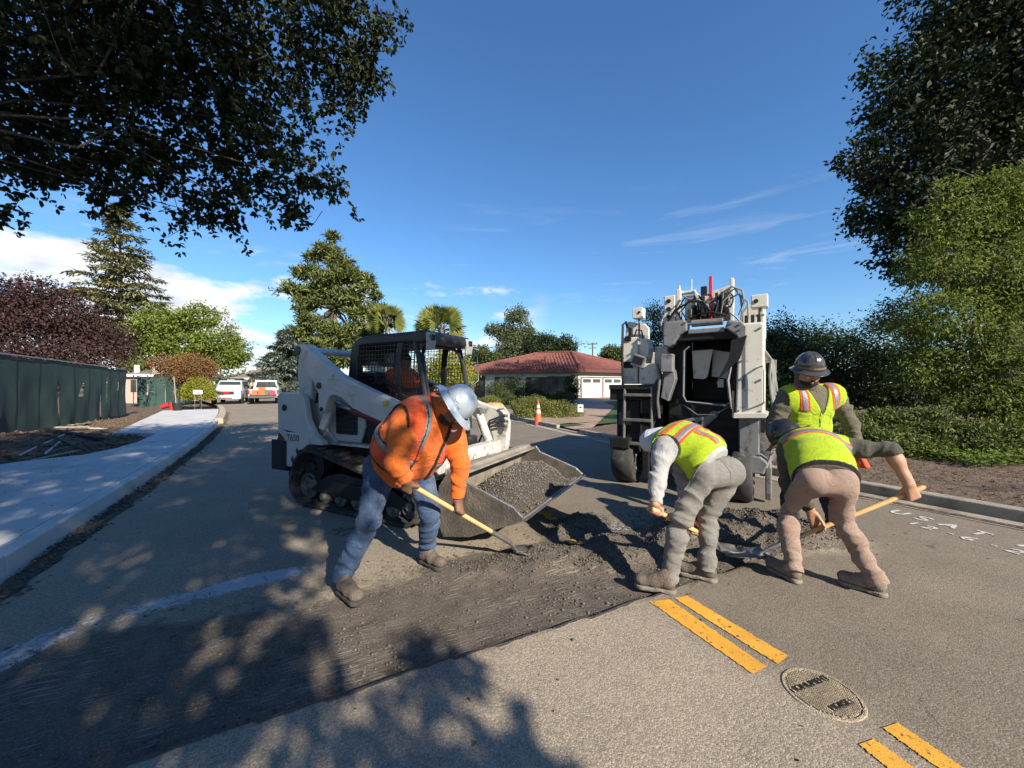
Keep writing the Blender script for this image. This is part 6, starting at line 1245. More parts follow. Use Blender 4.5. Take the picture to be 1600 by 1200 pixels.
part('cross_tube', m_lw, ld, lambda m: m.cyl((-1.08,-0.67,1.985), (-1.08,0.67,1.985), 0.048, n=18), 0, True)
part('front_cross_member', m_lwd, ld, lambda m: m.b2((0.86,-0.665,0.62), (1.02,0.665,0.78)), 0.02)
# cab
cab = part('cab', m_blk, ld, lambda m: (m.prism([(-0.64,0.86),(-0.68,1.50),(-0.60,1.72),(-0.55,1.70),(-0.60,1.46),(-0.50,0.86)], 'y', -0.46, 0.46),
    m.prism([(-0.66,1.46),(0.62,1.40),(0.66,0.86),(-0.60,0.86)], 'y', -0.462, -0.430), m.prism([(-0.66,1.46),(0.62,1.40),(0.66,0.86),(-0.60,0.86)], 'y', 0.430, 0.462)), 0.012)
part('roof', m_blk, cab, lambda m: m.prism([(-0.56,2.02),(-0.54,2.10),(-0.44,2.15),(-0.2,2.165),(0.62,2.18),(0.66,2.15),(0.68,2.06),(0.60,2.03),(0.3,2.045),(-0.3,2.04)], 'y', -0.47, 0.47), 0.025)
for sy in (-1, 1):
    part('rear_post', m_blk, cab, lambda m: m.prism([(-0.67,1.46),(-0.58,2.04),(-0.44,2.06),(-0.50,1.62),(-0.50,1.46)], 'y', sy*0.43, sy*0.468), 0.008)
    part('middle_post', m_blk, cab, lambda m: m.prism([(0.20,1.42),(0.16,1.62),(0.185,1.96),(0.21,2.05),(0.30,2.05),(0.26,1.9),(0.25,1.42)], 'y', sy*0.435, sy*0.466), 0.006)
    part('front_post', m_blk, cab, lambda m: m.tube([(0.47,sy*0.44,2.06),(0.50,sy*0.445,1.96),(0.56,sy*0.45,1.70),(0.62,sy*0.45,1.42),(0.65,sy*0.45,0.95)], [0.030,0.032,0.032,0.032,0.034], 8), 0, True)
    for (xa, xb) in ((-0.50,0.18),(0.24,0.56)):
        n_ = int((xb-xa)/0.052); gm = MB()
        for k in range(n_+1):
            x = xa+(xb-xa)*k/n_; gm.box((x+0.0,sy*0.448,1.735), (0.0065,0.0065,0.62), (0,0.06,0))
        gm.build('mesh_bar', m_blk, cab)['kind'] = 'stuff'; gm = MB()
        for k in range(12): gm.box(((xa+xb)/2,sy*0.4545,1.45+0.052*k), (xb-xa+0.03,0.0065,0.0065))
        gm.build('mesh_bar', m_blk, cab)['kind'] = 'stuff'
    part('light_cover', mat('milky_lens', (0.34,0.33,0.31), 0.4, var=0.15, vs=20), cab, lambda m: m.prism([(0.672,2.155),(0.688,2.05),(0.665,1.95),(0.645,1.96),(0.65,2.04),(0.64,2.15)], 'y', sy*0.33, sy*0.475), 0.008)
    part('work_light', m_glass, cab, lambda m: m.b2((0.69,sy*0.36,2.06), (0.70,sy*0.44,2.13)), 0.004)
part('window_frame', m_blk, cab, lambda m: (m.b2((-0.585,-0.43,1.46), (-0.56,-0.30,2.03)), m.b2((-0.585,0.30,1.46), (-0.56,0.43,2.03)), m.b2((-0.585,-0.30,1.46), (-0.56,0.30,1.58))), 0.01)
part('rear_window', mat('tinted_glass', (0.03,0.035,0.04), 0.05, var=0.1, spec=0.8), cab, lambda m: m.b2((-0.575,-0.30,1.80), (-0.570,0.30,2.03)))
dr_ = part('door_frame', m_blk, cab, lambda m: m.tube([(0.66,-0.41,0.95),(0.63,-0.41,1.45),(0.54,-0.40,1.90),(0.51,-0.34,1.99),(0.50,-0.25,2.02),(0.50,0.25,2.02),(0.51,0.34,1.99),(0.54,0.40,1.90),(0.63,0.41,1.45),(0.66,0.41,0.95)], 0.022, 8), 0, True)
part('side_mirror', m_blk, cab, lambda m: m.tube([(0.60,0.46,1.98),(0.64,0.60,1.98),(0.66,0.62,1.94),(0.68,0.62,1.60),(0.64,0.48,1.50)], 0.011, 6), 0, True)
seat = part('seat', m_blk, ld, lambda m: (m.box((-0.08,0,1.09), (0.46,0.46,0.12)), m.box((-0.38,0,1.42), (0.12,0.44,0.58), (0,-0.12,0))), 0.04)
for sy in (-1, 1): part('seat_bolster', m_blk, seat, lambda m: m.tube([(-0.30,sy*0.20,1.16),(-0.33,sy*0.225,1.35),(-0.37,sy*0.225,1.58),(-0.41,sy*0.19,1.70)], 0.03, 8), 0, True)
part('lap_bar', m_blk, ld, lambda m: m.tube([(-0.30,-0.36,1.55),(-0.05,-0.38,1.58),(0.10,-0.37,1.50),(0.16,-0.22,1.47),(0.16,0.22,1.47),(0.10,0.37,1.50),(-0.05,0.38,1.58),(-0.30,0.36,1.55)], 0.028, 8), 0, True)
for sy in (-1, 1): part('joystick', m_blk, ld, lambda m: (m.cyl((0.20,sy*0.33,0.95), (0.22,sy*0.33,1.22), 0.016, n=8), m.lathe([(0.0001,1.20),(0.028,1.22),(0.034,1.30),(0.024,1.36),(0.0001,1.37)], 10, (0.22,sy*0.33,0))), 0, True)
# bucket
m_buck_shaded = mat('shaded_bucket_steel', (0.115,0.10,0.082), 0.6, 0.2, var=0.35, vs=6, bump=0.2, bs=50, dirt=(0.19,0.16,0.125), da=0.4, ds=5)  # dirty steel, coloured darker for the worker's shade on the side plates
bk_ = part('bucket', m_buck, ld, lambda m: m.prism([(1.235,0.07),(1.25,0.045),(1.54,0.10),(2.08,0.335),(2.085,0.355),(1.54,0.125),(1.27,0.075),(1.20,0.17),(1.19,0.36),(1.215,0.52),(1.30,0.665),(1.42,0.655),(1.42,0.675),(1.28,0.685),(1.19,0.535),(1.165,0.36),(1.175,0.16)], 'y', -0.905, 0.905), 0.003)
for sy in (-1, 1):
    part('side_plate', m_buck_shaded, bk_, lambda m: m.prism([(1.235,0.05),(1.54,0.10),(2.085,0.335),(2.10,0.36),(2.00,0.435),(1.50,0.60),(1.42,0.685),(1.285,0.69),(1.18,0.54),(1.16,0.36),(1.17,0.16)], 'y', sy*0.906, sy*0.926), 0.004)
    part('wear_edge', m_steel, bk_, lambda m: m.tube([(2.09,sy*0.916,0.372),(2.0,sy*0.916,0.445),(1.50,sy*0.916,0.610),(1.43,sy*0.916,0.690)], 0.012, 6), 0, True)
part('cutting_edge', m_steel, bk_, lambda m: m.prism([(1.96,0.277),(2.135,0.352),(2.135,0.364),(1.96,0.296)], 'y', -0.93, 0.93), 0.002)
part('top_rail', m_buck, bk_, lambda m: m.b2((1.255,-0.905,0.64), (1.36,0.905,0.715)), 0.015)
part('attachment_plate', m_lwd, ld, lambda m: (m.prism([(1.06,0.14),(1.155,0.12),(1.15,0.62),(1.08,0.62)], 'y', -0.62, 0.62), m.b2((0.98,-0.56,0.44), (1.10,-0.40,0.66)), m.b2((0.98,0.40,0.44), (1.10,0.56,0.66))), 0.012)
text_part('T650', 0.125, (-1.29,-0.7925,0.84), (R(90),0,0), ld, m_blk, 'model_lettering', 0.0008)
part('decal_flash', m_blk, ld, lambda m: (m.prism([(-1.50,0.945),(-1.22,0.925),(-1.40,0.915)], 'y', -0.7925, -0.791), m.prism([(-1.235,0.68),(-1.205,0.73),(-1.18,0.68),(-1.205,0.63)], 'y', -0.7925, -0.791), m.prism([(-1.33,0.56),(-1.295,0.62),(-1.27,0.56),(-1.295,0.50)], 'y', -0.7925, -0.791)))['kind'] = 'stuff'
part('rear_marker', m_blk, ld, lambda m: m.cyl((-1.46,-0.79,1.235), (-1.46,-0.805,1.235), 0.042, n=18), 0.003)
# asphalt in the bucket
gx_, gy_ = np.meshgrid(np.linspace(1.30,2.02,60), np.linspace(-0.895,0.895,130), indexing='ij')
fl_ = 0.10+np.clip(gx_-1.30, 0, 1)*0.30; q_ = np.clip(1-np.abs((gx_-1.62)/0.44)**2.2, 0, 1)*np.clip(1-np.abs(gy_/0.90)**5, 0.2, 1)
h_ = np.maximum(fl_+0.012, 0.17+0.42*q_*(0.85+0.3*fbm(gx_, gy_, 2.2, 3, 71)))+0.05*(fbm(gx_, gy_, 14, 4, 72)-0.5)
h_ = np.minimum(h_, 0.66-0.40*np.clip(gx_-1.42, 0, 1)); h_ = np.minimum(h_, 0.09+0.33*np.clip(2.16-gx_, 0, 1)*6); ix = np.arange(gx_.size).reshape(gx_.shape)
ab = empty('asphalt_load', (-1.36,5.15,0), R(-26.8), 'heap of loose grey asphalt millings filling the loader bucket', 'asphalt')
m_load = mat('asphalt_load_mix', (0.075,0.066,0.055), 0.95, var=0.5, vs=45, bump=0.9, bs=90, dirt=(0.20,0.175,0.14), da=0.3, ds=60)
quads_obj('heap', np.stack([gx_,gy_,h_],-1).reshape(-1,3), np.stack([ix[:-1,:-1],ix[1:,:-1],ix[1:,1:],ix[:-1,1:]],-1).reshape(-1,4), m_load, ab, True)
def smp2(n):
    i = rng.integers(0, gx_.shape[0], n); j = rng.integers(0, gx_.shape[1], n); return np.stack([gx_[i,j]+rng.normal(size=n)*0.006, np.clip(gy_[i,j]+rng.normal(size=n)*0.006, -0.89, 0.89), h_[i,j]+0.003], -1)
stones(6500, smp2, 'crumbs', mat('load_crumb', (0.15,0.13,0.105), 0.9, var=0.6, vs=40), 0.005, 0.017, ab)['kind'] = 'stuff'

m_mblk = mat('machine_black', (0.012,0.012,0.013), 0.6, var=0.3, vs=8, dirt=(0.042,0.037,0.031), da=0.3, ds=6, spec=0.3)
# ---------------------------------------------------------------- milling machine
m_mw = mat('machine_cream', (0.60,0.58,0.50), 0.5, var=0.08, vs=4, dirt=(0.26,0.225,0.17), da=0.33, ds=9, coat=0.15)
m_mg = mat('machine_grey', (0.20,0.203,0.205), 0.45, 0.15, var=0.2, vs=5, dirt=(0.075,0.066,0.055), da=0.42, ds=7)
m_hose = mat('grey_hose', (0.22,0.215,0.205), 0.6, var=0.2, vs=10); m_redp2 = mat('red_bar', (0.60,0.015,0.02), 0.4, var=0.1)
mm = empty('milling_machine', (2.475,5.55,0), math.atan2(-0.572,0.82), 'tall white and black road milling machine standing across the road', 'milling machine')
MP = lambda name, m, fn, bev=0.012, smooth=False, par=None: part(name, m, par or mm, fn, bev, smooth)
def wheel(x0, x1, y, r, par=None):
    o = MP('wheel', mat('solid_tyre', (0.035,0.034,0.033), 0.8, var=0.3, vs=9, dirt=(0.13,0.115,0.095), da=0.4, ds=5), lambda m: m.lathe([(0.0001,x0),(r*0.55,x0),(r*0.6,x0+0.01),(r*0.93,x0),(r,x0+0.03),(r,x1-0.03),(r*0.93,x1),(r*0.6,x1-0.01),(r*0.55,x1),(0.0001,x1)], 30, (0,y,r), 'x'), 0, True)
    part('hub', m_mg, o, lambda m: [m.cyl((x1-0.02,y+0.42*r*math.cos(k*0.785),r+0.42*r*math.sin(k*0.785)), (x1+0.012,y+0.42*r*math.cos(k*0.785),r+0.42*r*math.sin(k*0.785)), 0.022, n=8) for k in range(8)])['kind'] = 'stuff'; return o
wheel(-1.02,-0.70,0.15,0.34); wheel(0.62,0.86,-0.02,0.33); wheel(-1.0,-0.72,2.9,0.34); wheel(0.66,0.94,2.9,0.34)
# right column
MP('lifting_column', m_mg, lambda m: (m.b2((0.70,-0.10,0.55), (0.93,0.14,1.16)), m.prism([(0.60,0.40),(0.98,0.40),(1.02,0.55),(0.94,0.62),(0.68,0.62)], 'y', -0.16, 0.20)), 0.015)
MP('side_skid', m_mg, lambda m: m.prism([(0.02,0.04),(0.10,0.04),(0.16,0.14),(0.16,0.42),(0.10,0.52),(-0.04,0.55),(-0.06,0.48),(-0.02,0.14)], 'x', 0.99, 1.06), 0.015)
MP('skid_arm', m_mblk, lambda m: m.b2((0.93,-0.06,0.36), (1.0,0.12,0.56)), 0.01)
cr_ = MP('column_cover', m_mw, lambda m: (m.prism([(0.665,1.13),(0.985,1.13),(0.985,2.30),(0.955,2.34),(0.74,2.34),(0.70,2.28)], 'y', -0.16, 0.34)), 0.02)
MP('cover_flange', m_mw, lambda m: m.prism([(0.64,1.10),(1.00,1.12),(1.03,1.17),(0.99,1.19),(0.65,1.17)], 'y', -0.20, 0.30), 0.008, par=cr_)
MP('grab_rail', m_mw, lambda m: m.tube([(0.90,-0.165,1.75),(0.975,-0.23,1.78),(0.985,-0.23,1.70),(0.985,-0.23,1.33),(0.97,-0.165,1.30)], 0.012, 8), 0, True, cr_)
MP('rear_cover', m_mw, lambda m: m.prism([(0.70,2.2),(0.98,2.2),(0.98,2.62),(0.88,2.68),(0.76,2.66),(0.70,2.55)], 'y', 0.36, 0.80), 0.02)
cam_ = MP('camera_post', m_mg, lambda m: (m.cyl((0.93,0.08,2.34), (0.93,0.08,2.56), 0.02, n=8), m.cyl((0.88,0.08,2.46), (0.98,0.08,2.46), 0.016, n=8)), 0)
MP('camera_box', m_mw, lambda m: m.b2((0.83,-0.02,2.55), (1.02,0.18,2.72)), 0.012, par=cam_); MP('camera_lens', m_mblk, lambda m: m.cyl((0.89,-0.02,2.635), (0.89,-0.032,2.635), 0.026, n=14), 0, par=cam_)
for k in range(3): MP('valve', m_mblk, lambda m: m.b2((0.76+0.07*k,-0.02,2.34), (0.80+0.07*k,0.06,2.46)), 0.006)
# centre: gantry, discharge opening
MP('discharge_housing', m_mblk, lambda m: (m.b2((-0.22,0.10,0.35), (0.02,0.60,2.30)), m.b2((0.60,0.10,0.35), (0.70,0.60,2.30)), m.b2((0.02,0.10,0.35), (0.60,0.60,1.30)), m.b2((0.02,0.58,1.30), (0.60,0.64,2.3)), m.b2((-0.22,0.10,2.20), (0.70,0.60,2.32))), 0.012)
MP('gantry', m_mblk, lambda m: (m.b2((-0.22,-0.10,2.16), (0.70,0.08,2.30)), m.b2((0.62,-0.10,1.46), (0.70,0.08,2.2))), 0.012)
MP('corner_block', m_mg, lambda m: m.prism([(-0.245,2.10),(-0.245,2.42),(-0.20,2.45),(0.05,2.45),(0.08,2.40),(0.08,2.30),(-0.02,2.24),(-0.10,2.12),(-0.16,2.08)], 'y', -0.16, 0.06), 0.02)
MP('corner_block', m_mg, lambda m: m.prism([(0.54,2.30),(0.58,2.40),(0.74,2.37),(0.80,2.30),(0.80,1.50),(0.76,1.46),(0.715,1.47),(0.715,2.06),(0.68,2.18),(0.60,2.25)], 'y', -0.16, 0.06), 0.02)
MP('cross_beam', m_mg, lambda m: m.b2((0.085,-0.13,2.25), (0.535,0.04,2.315)), 0.012)
MP('clamp_block', m_mg, lambda m: (m.b2((-0.26,-0.22,1.72), (-0.10,-0.06,1.98)), m.prism([(-0.28,1.35),(-0.18,1.30),(-0.08,1.62),(-0.10,1.76),(-0.22,1.76)], 'y', -0.14, 0.02)), 0.01)
MP('opening_frame', m_mg, lambda m: m.tube([(0.10,-0.10,2.08),(0.03,-0.10,2.02),(0.02,-0.10,1.38),(0.06,-0.10,1.30),(0.54,-0.10,1.26),(0.60,-0.10,1.30),(0.61,-0.10,1.36)], 0.014, 8), 0, True)
MP('belt_flap', m_mw, lambda m: (m.prism([(0.08,2.04),(0.36,2.05),(0.29,1.66),(0.25,1.62),(0.10,1.63)], 'y', 0.20, 0.23), m.prism([(0.34,2.05),(0.60,2.0),(0.56,1.62),(0.32,1.66)], 'y', 0.34, 0.37), m.b2((0.42,0.16,1.50), (0.50,0.24,1.62))), 0.006)
MP('rubber_flap', m_mblk, lambda m: m.prism([(0.62,2.12),(0.80,2.18),(0.72,1.88),(0.48,1.62),(0.44,1.55),(0.60,1.90)], 'y', -0.20, -0.14), 0.006)
MP('hanging_strap', m_mg, lambda m: m.tube([(0.62,-0.15,1.80),(0.58,-0.16,1.60),(0.60,-0.16,1.40),(0.62,-0.15,1.22)], [0.012,0.022,0.020,0.008], 6), 0, True)
MP('lower_apron', m_mblk, lambda m: (m.prism([(-0.24,0.22),(0.72,0.22),(0.70,1.26),(-0.20,1.26)], 'y', 0.02, 0.10)), 0.01)
MP('linkage_plate', m_mg, lambda m: (m.prism([(-0.02,0.86),(0.18,0.84),(0.30,0.96),(0.44,1.10),(0.46,1.17),(0.38,1.18),(0.30,1.10),(0.16,1.08),(0.02,1.04),(-0.06,1.02)], 'y', -0.02, 0.018), m.cyl((0.43,-0.03,1.15), (0.43,-0.05,1.15), 0.025, n=12)), 0.005)
for x, z in ((0.06,0.97),(0.14,1.01),(0.14,0.90),(0.22,1.0)): MP('linkage_pin', m_mblk, lambda m: m.cyl((x,-0.02,z), (x,-0.032,z), 0.026, n=12), 0.002)
for x in (0.63,0.70): MP('guide_rod', m_chrome, lambda m: m.cyl((x,-0.02,1.10), (x,-0.02,2.05), 0.018, n=10), 0, True)
# top works
MP('side_upright', m_mw, lambda m: (m.b2((-0.25,-0.06,2.45), (-0.10,0.10,2.84)), m.b2((-0.09,-0.04,2.45), (-0.03,0.10,2.92))), 0.01)
for k in range(3): MP('lamp_hole', m_mblk, lambda m: m.cyl((-0.185,-0.06,2.53+0.115*k), (-0.185,-0.075,2.53+0.115*k), 0.030, n=14), 0.002)
MP('head_frame', m_mw, lambda m: (m.b2((-0.08,0.02,2.86), (0.16,0.14,2.90)), m.prism([(0.14,2.90),(0.22,2.80),(0.30,2.78),(0.38,2.84),(0.60,2.90),(0.60,2.86),(0.42,2.72),(0.30,2.68),(0.16,2.74),(0.12,2.86)], 'y', 0.00, 0.14), m.b2((0.585,0.0,2.40), (0.635,0.10,2.99)), m.b2((0.0,0.10,2.45), (0.14,0.16,2.84)), m.b2((0.40,0.12,2.45), (0.60,0.18,2.84))), 0.012)
MP('pin', m_mw, lambda m: (m.cyl((-0.06,0.02,2.88), (-0.06,0.02,2.98), 0.018, n=10), m.cyl((0.10,0.06,2.88), (0.10,0.06,3.06), 0.008, n=8)), 0)['kind'] = 'stuff'
MP('beacon_socket', m_mblk, lambda m: m.b2((0.225,0.02,2.80), (0.30,0.10,2.93)), 0.006)
MP('marker_bar', m_redp2, lambda m: m.b2((0.345,-0.10,2.44), (0.385,-0.075,3.03)), 0.004); MP('cable_tray', m_mblk, lambda m: m.b2((0.04,0.16,2.45), (0.58,0.30,2.66)), 0.01)
c_ = MP('tilt_cylinder', m_mg, lambda m: m.cyl((0.13,-0.10,2.40), (0.52,-0.10,2.40), 0.052), 0.004, True); MP('cylinder_rod', m_chrome, lambda m: m.cyl((0.02,-0.10,2.40), (0.14,-0.10,2.40), 0.026), 0, True, c_)
for i, (pts, r, m_) in enumerate([
    ([(-0.18,-0.12,2.46),(-0.08,-0.15,2.60),(0.12,-0.16,2.70),(0.28,-0.15,2.68),(0.36,-0.12,2.56)], 0.016, m_mblk), ([(-0.20,-0.10,2.42),(-0.12,-0.14,2.56),(0.04,-0.16,2.66),(0.20,-0.16,2.74)], 0.013, m_mblk),
    ([(0.12,-0.12,2.46),(0.24,-0.16,2.52),(0.40,-0.16,2.52),(0.56,-0.14,2.46)], 0.013, m_mblk), ([(0.50,-0.06,2.62),(0.52,-0.12,2.78),(0.62,-0.14,2.84),(0.74,-0.12,2.78),(0.76,-0.10,2.62),(0.70,-0.08,2.46)], 0.013, m_hose),
    ([(0.52,-0.04,2.60),(0.56,-0.10,2.76),(0.66,-0.12,2.81),(0.72,-0.10,2.70),(0.74,-0.08,2.50),(0.72,-0.06,2.38)], 0.013, m_hose), ([(0.60,-0.06,2.70),(0.70,-0.10,2.74),(0.80,-0.10,2.62),(0.81,-0.08,2.40)], 0.012, m_hose),
    ([(0.58,-0.06,2.66),(0.60,-0.12,2.50),(0.68,-0.12,2.42),(0.74,-0.10,2.34)], 0.012, m_hose), ([(-0.24,-0.08,2.56),(-0.28,-0.12,2.44),(-0.27,-0.12,2.34),(-0.22,-0.1,2.30)], 0.014, m_hose),
    ([(0.44,-0.04,2.80),(0.46,-0.10,2.66),(0.42,-0.12,2.50),(0.30,-0.12,2.46)], 0.011, m_mblk), ([(0.02,-0.06,2.80),(0.10,-0.12,2.74),(0.22,-0.13,2.72),(0.34,-0.12,2.62)], 0.012, m_hose)]):
    MP('hose', m_, lambda m: m.tube(pts, r, 8), 0, True)
for k in range(6):
    x = 1.01+0.010*k; y = -0.10+0.05*k; j_ = rng.normal(size=6)*0.012; P_ = [np.array(p) for p in ((0.985,y,1.98-0.03*k),(x+0.03+j_[0],y-0.01,1.86),(x+0.035+j_[1],y-0.02,1.66),(x+0.03+j_[2],y,1.45),(x+0.06+j_[3]+0.012*k,y-0.03,1.25),(x+0.11+j_[4]+0.012*k,y-0.05,1.05),(x+0.10+j_[5],y*0.5-0.06,0.86),(x+0.05,y*0.3-0.06,0.74),(x+0.03,y*0.6,0.60),(1.0,y,0.48))]; MP('side_hose', m_hose, lambda m: m.tube(P_, 0.014, 8), 0, True)
MP('cable_tie', m_hose, lambda m: m.tube([(1.06,-0.15,0.72),(1.20,-0.14,0.74),(1.28,-0.12,0.80)], 0.012, 6), 0, True)
# left operator side
MP('operator_deck', m_mblk, lambda m: (m.b2((-1.08,-0.10,1.46), (-0.26,0.9,1.54)), m.b2((-1.08,-0.06,1.30), (-0.40,0.02,1.46)), m.b2((-1.02,0.10,0.60), (-0.30,0.8,1.46))), 0.012)
MP('console', m_mw, lambda m: (m.b2((-0.92,0.02,1.55), (-0.66,0.40,2.28)), m.prism([(-0.66,1.55),(-0.58,1.55),(-0.56,1.80),(-0.50,2.10),(-0.54,2.26),(-0.66,2.26)], 'y', 0.08, 0.36)), 0.012)
MP('fender_panel', m_mw, lambda m: (m.b2((-0.62,-0.04,1.55), (-0.30,0.06,1.86)), m.b2((-0.48,0.30,1.55), (-0.28,0.42,2.14))), 0.01)
MP('back_panel', m_mw, lambda m: m.prism([(-0.98,2.10),(-0.98,2.54),(-0.94,2.60),(-0.66,2.53),(-0.60,2.46),(-0.60,2.10)], 'y', 0.42, 0.48), 0.012)
MP('control_box', m_mg, lambda m: m.box((-0.62,-0.02,1.90), (0.20,0.14,0.18), (0,0.35,0)), 0.01); MP('gauge', m_mblk, lambda m: m.box((-0.62,-0.095,1.91), (0.15,0.012,0.11), (0,0.35,0)), 0.004)
MP('label_plate', m_mblk, lambda m: m.b2((-0.90,0.012,1.80), (-0.73,0.02,1.90)), 0.002); MP('warning_label', mat('faded_label', (0.45,0.44,0.42), 0.6, var=0.3, vs=60), lambda m: m.b2((-0.90,0.012,1.60), (-0.74,0.02,1.68)), 0.002)
MP('grab_rail', m_mblk, lambda m: m.tube([(-0.86,-0.06,1.50),(-0.87,-0.08,2.00),(-0.865,-0.06,2.48),(-0.84,0.0,2.52),(-0.84,0.1,2.45)], 0.020, 8), 0, True)
MP('switch_lever', m_mblk, lambda m: (m.b2((-0.82,0.06,2.28), (-0.77,0.14,2.44)), m.b2((-0.86,0.0,2.22), (-0.76,0.08,2.30))), 0.008)['kind'] = 'stuff'
MP('joystick_loop', m_mblk, lambda m: m.tube([(-0.74,0.10,2.28),(-0.70,0.09,2.40),(-0.62,0.09,2.38),(-0.60,0.10,2.26)], 0.012, 8), 0, True)
MP('camera_post', m_mg, lambda m: m.cyl((-0.72,0.30,2.28), (-0.72,0.30,2.62), 0.016, n=8), 0)
cb_ = MP('camera_box', m_mw, lambda m: m.b2((-0.80,0.20,2.60), (-0.64,0.38,2.77)), 0.01); MP('camera_lens', m_mblk, lambda m: m.cyl((-0.69,0.20,2.69), (-0.69,0.19,2.69), 0.020, n=12), 0, par=cb_)
ldr = MP('ladder', m_gry, lambda m: (m.tube([(-0.84,-0.10,0.52),(-0.83,-0.08,1.48)], 0.024, 8), m.tube([(-0.42,-0.10,0.52),(-0.42,-0.08,1.48)], 0.024, 8)), 0, True)
for z in (0.62,0.98,1.36): MP('rung', m_gry, lambda m: m.b2((-0.84,-0.14,z), (-0.42,-0.06,z+0.045)), 0.008, par=ldr)
MP('wheel_leg', m_mblk, lambda m: (m.b2((-0.96,0.0,0.50), (-0.62,0.34,1.30)), m.b2((-0.60,0.04,0.10), (-0.50,0.26,0.70))), 0.012); MP('step_box', m_mblk, lambda m: m.b2((-1.04,-0.16,0.56), (-0.74,0.06,0.72)), 0.012)
MP('side_strut', m_gry, lambda m: m.tube([(-0.34,-0.10,1.85),(-0.30,-0.12,1.60),(-0.33,-0.12,1.30),(-0.31,-0.10,1.05)], 0.022, 8), 0, True)
# hull behind
MP('hull', m_mblk, lambda m: (m.b2((-0.80,0.62,0.55), (0.82,3.4,1.45)), m.b2((-0.6,0.8,0.10), (0.72,2.0,0.56))), 0.02)
MP('engine_hood', m_mw, lambda m: m.prism([(-0.82,1.45),(0.84,1.45),(0.84,2.0),(0.74,2.10),(-0.72,2.10),(-0.82,2.0)], 'y', 0.85, 3.45), 0.03)
MP('rear_leg', m_mblk, lambda m: (m.b2((-0.98,2.72,0.4), (-0.74,3.05,1.2)), m.b2((0.70,2.72,0.4), (0.92,3.05,1.2))), 0.012)['kind'] = 'stuff'

# clutter on the milling machine: bolts, brackets, cable runs
for k, (x, z) in enumerate([(-0.22,2.12),(-0.22,2.36),(0.06,2.41),(0.62,2.35),(0.72,2.33),(0.74,2.10),(0.74,1.85),(0.74,1.62),(0.70,1.20),(0.94,1.20),(0.72,2.26),(0.94,2.26),(0.94,1.60),(-0.88,2.20),(-0.70,2.20),(-0.88,1.96)]):
    MP('bolt', m_gry, lambda m: m.cyl((x,-0.162 if x > -0.5 else 0.018,z), (x,-0.178 if x > -0.5 else 0.004,z), 0.014, n=6), 0)
for k in range(9):
    x = 0.06+0.06*k; MP('fitting', (m_gry, m_mblk, m_mw)[k % 3], lambda m: m.b2((x,-0.02-0.03*(k % 2),2.50+0.05*(k % 3)), (x+0.045,0.10,2.62+0.06*(k % 4))), 0.006)
for k in range(10):
    x0 = 0.0+0.06*k; j = rng.normal(size=4)*0.05; MP('hose', (m_mblk, m_mblk, m_hose)[k % 3], lambda m: m.tube([(x0,-0.06,2.46),(x0+j[0],-0.12,2.58+abs(j[1])),(x0+j[1]+0.04,-0.12,2.70+j[2]),(x0+j[3],-0.02,2.80)], 0.010, 7), 0, True)
for k in range(5):
    z = 0.5+0.14*k; MP('apron_rib', m_mblk, lambda m: m.b2((-0.20,-0.005,z), (0.66,0.02,z+0.02)), 0.004)
for k in range(4): MP('hose', m_blk, lambda m: m.tube([(-0.26-0.02*k,-0.04,1.9-0.1*k),(-0.34-0.03*k,-0.10,1.5),(-0.36-0.02*k,-0.08,1.1),(-0.45,-0.02,0.75)], 0.014, 7), 0, True)
MP('tool_box', m_mblk, lambda m: m.b2((-0.60,-0.06,1.10), (-0.30,0.06,1.42)), 0.01); MP('chain', m_gry, lambda m: m.tube([(0.02,-0.06,1.25),(0.20,-0.09,1.12),(0.42,-0.09,1.13),(0.60,-0.06,1.26)], 0.010, 6), 0, True)
# loader wear: grab handle, steps, warning labels, arm hoses
for sy in (-1,1): part('warning_label', mat('yellow_label', (0.50,0.38,0.05), 0.6, var=0.3, vs=60), ld, lambda m: m.b2((0.30,sy*0.787,1.30), (0.38,sy*0.789,1.36)))
for k in range(3): part('arm_hose', m_blk, ld, lambda m: m.tube([(-1.10,-0.60+0.03*k,1.30),(-0.98,-0.62+0.03*k,1.62),(-1.00,-0.64+0.03*k,1.80),(-0.80,-0.64+0.03*k,1.72),(-0.2,-0.63+0.03*k,1.46)], 0.014, 7), 0, True)
part('latch', m_chrome, ld, lambda m: m.b2((-1.02,-0.68,1.44), (-0.94,-0.62,1.50)), 0.01)
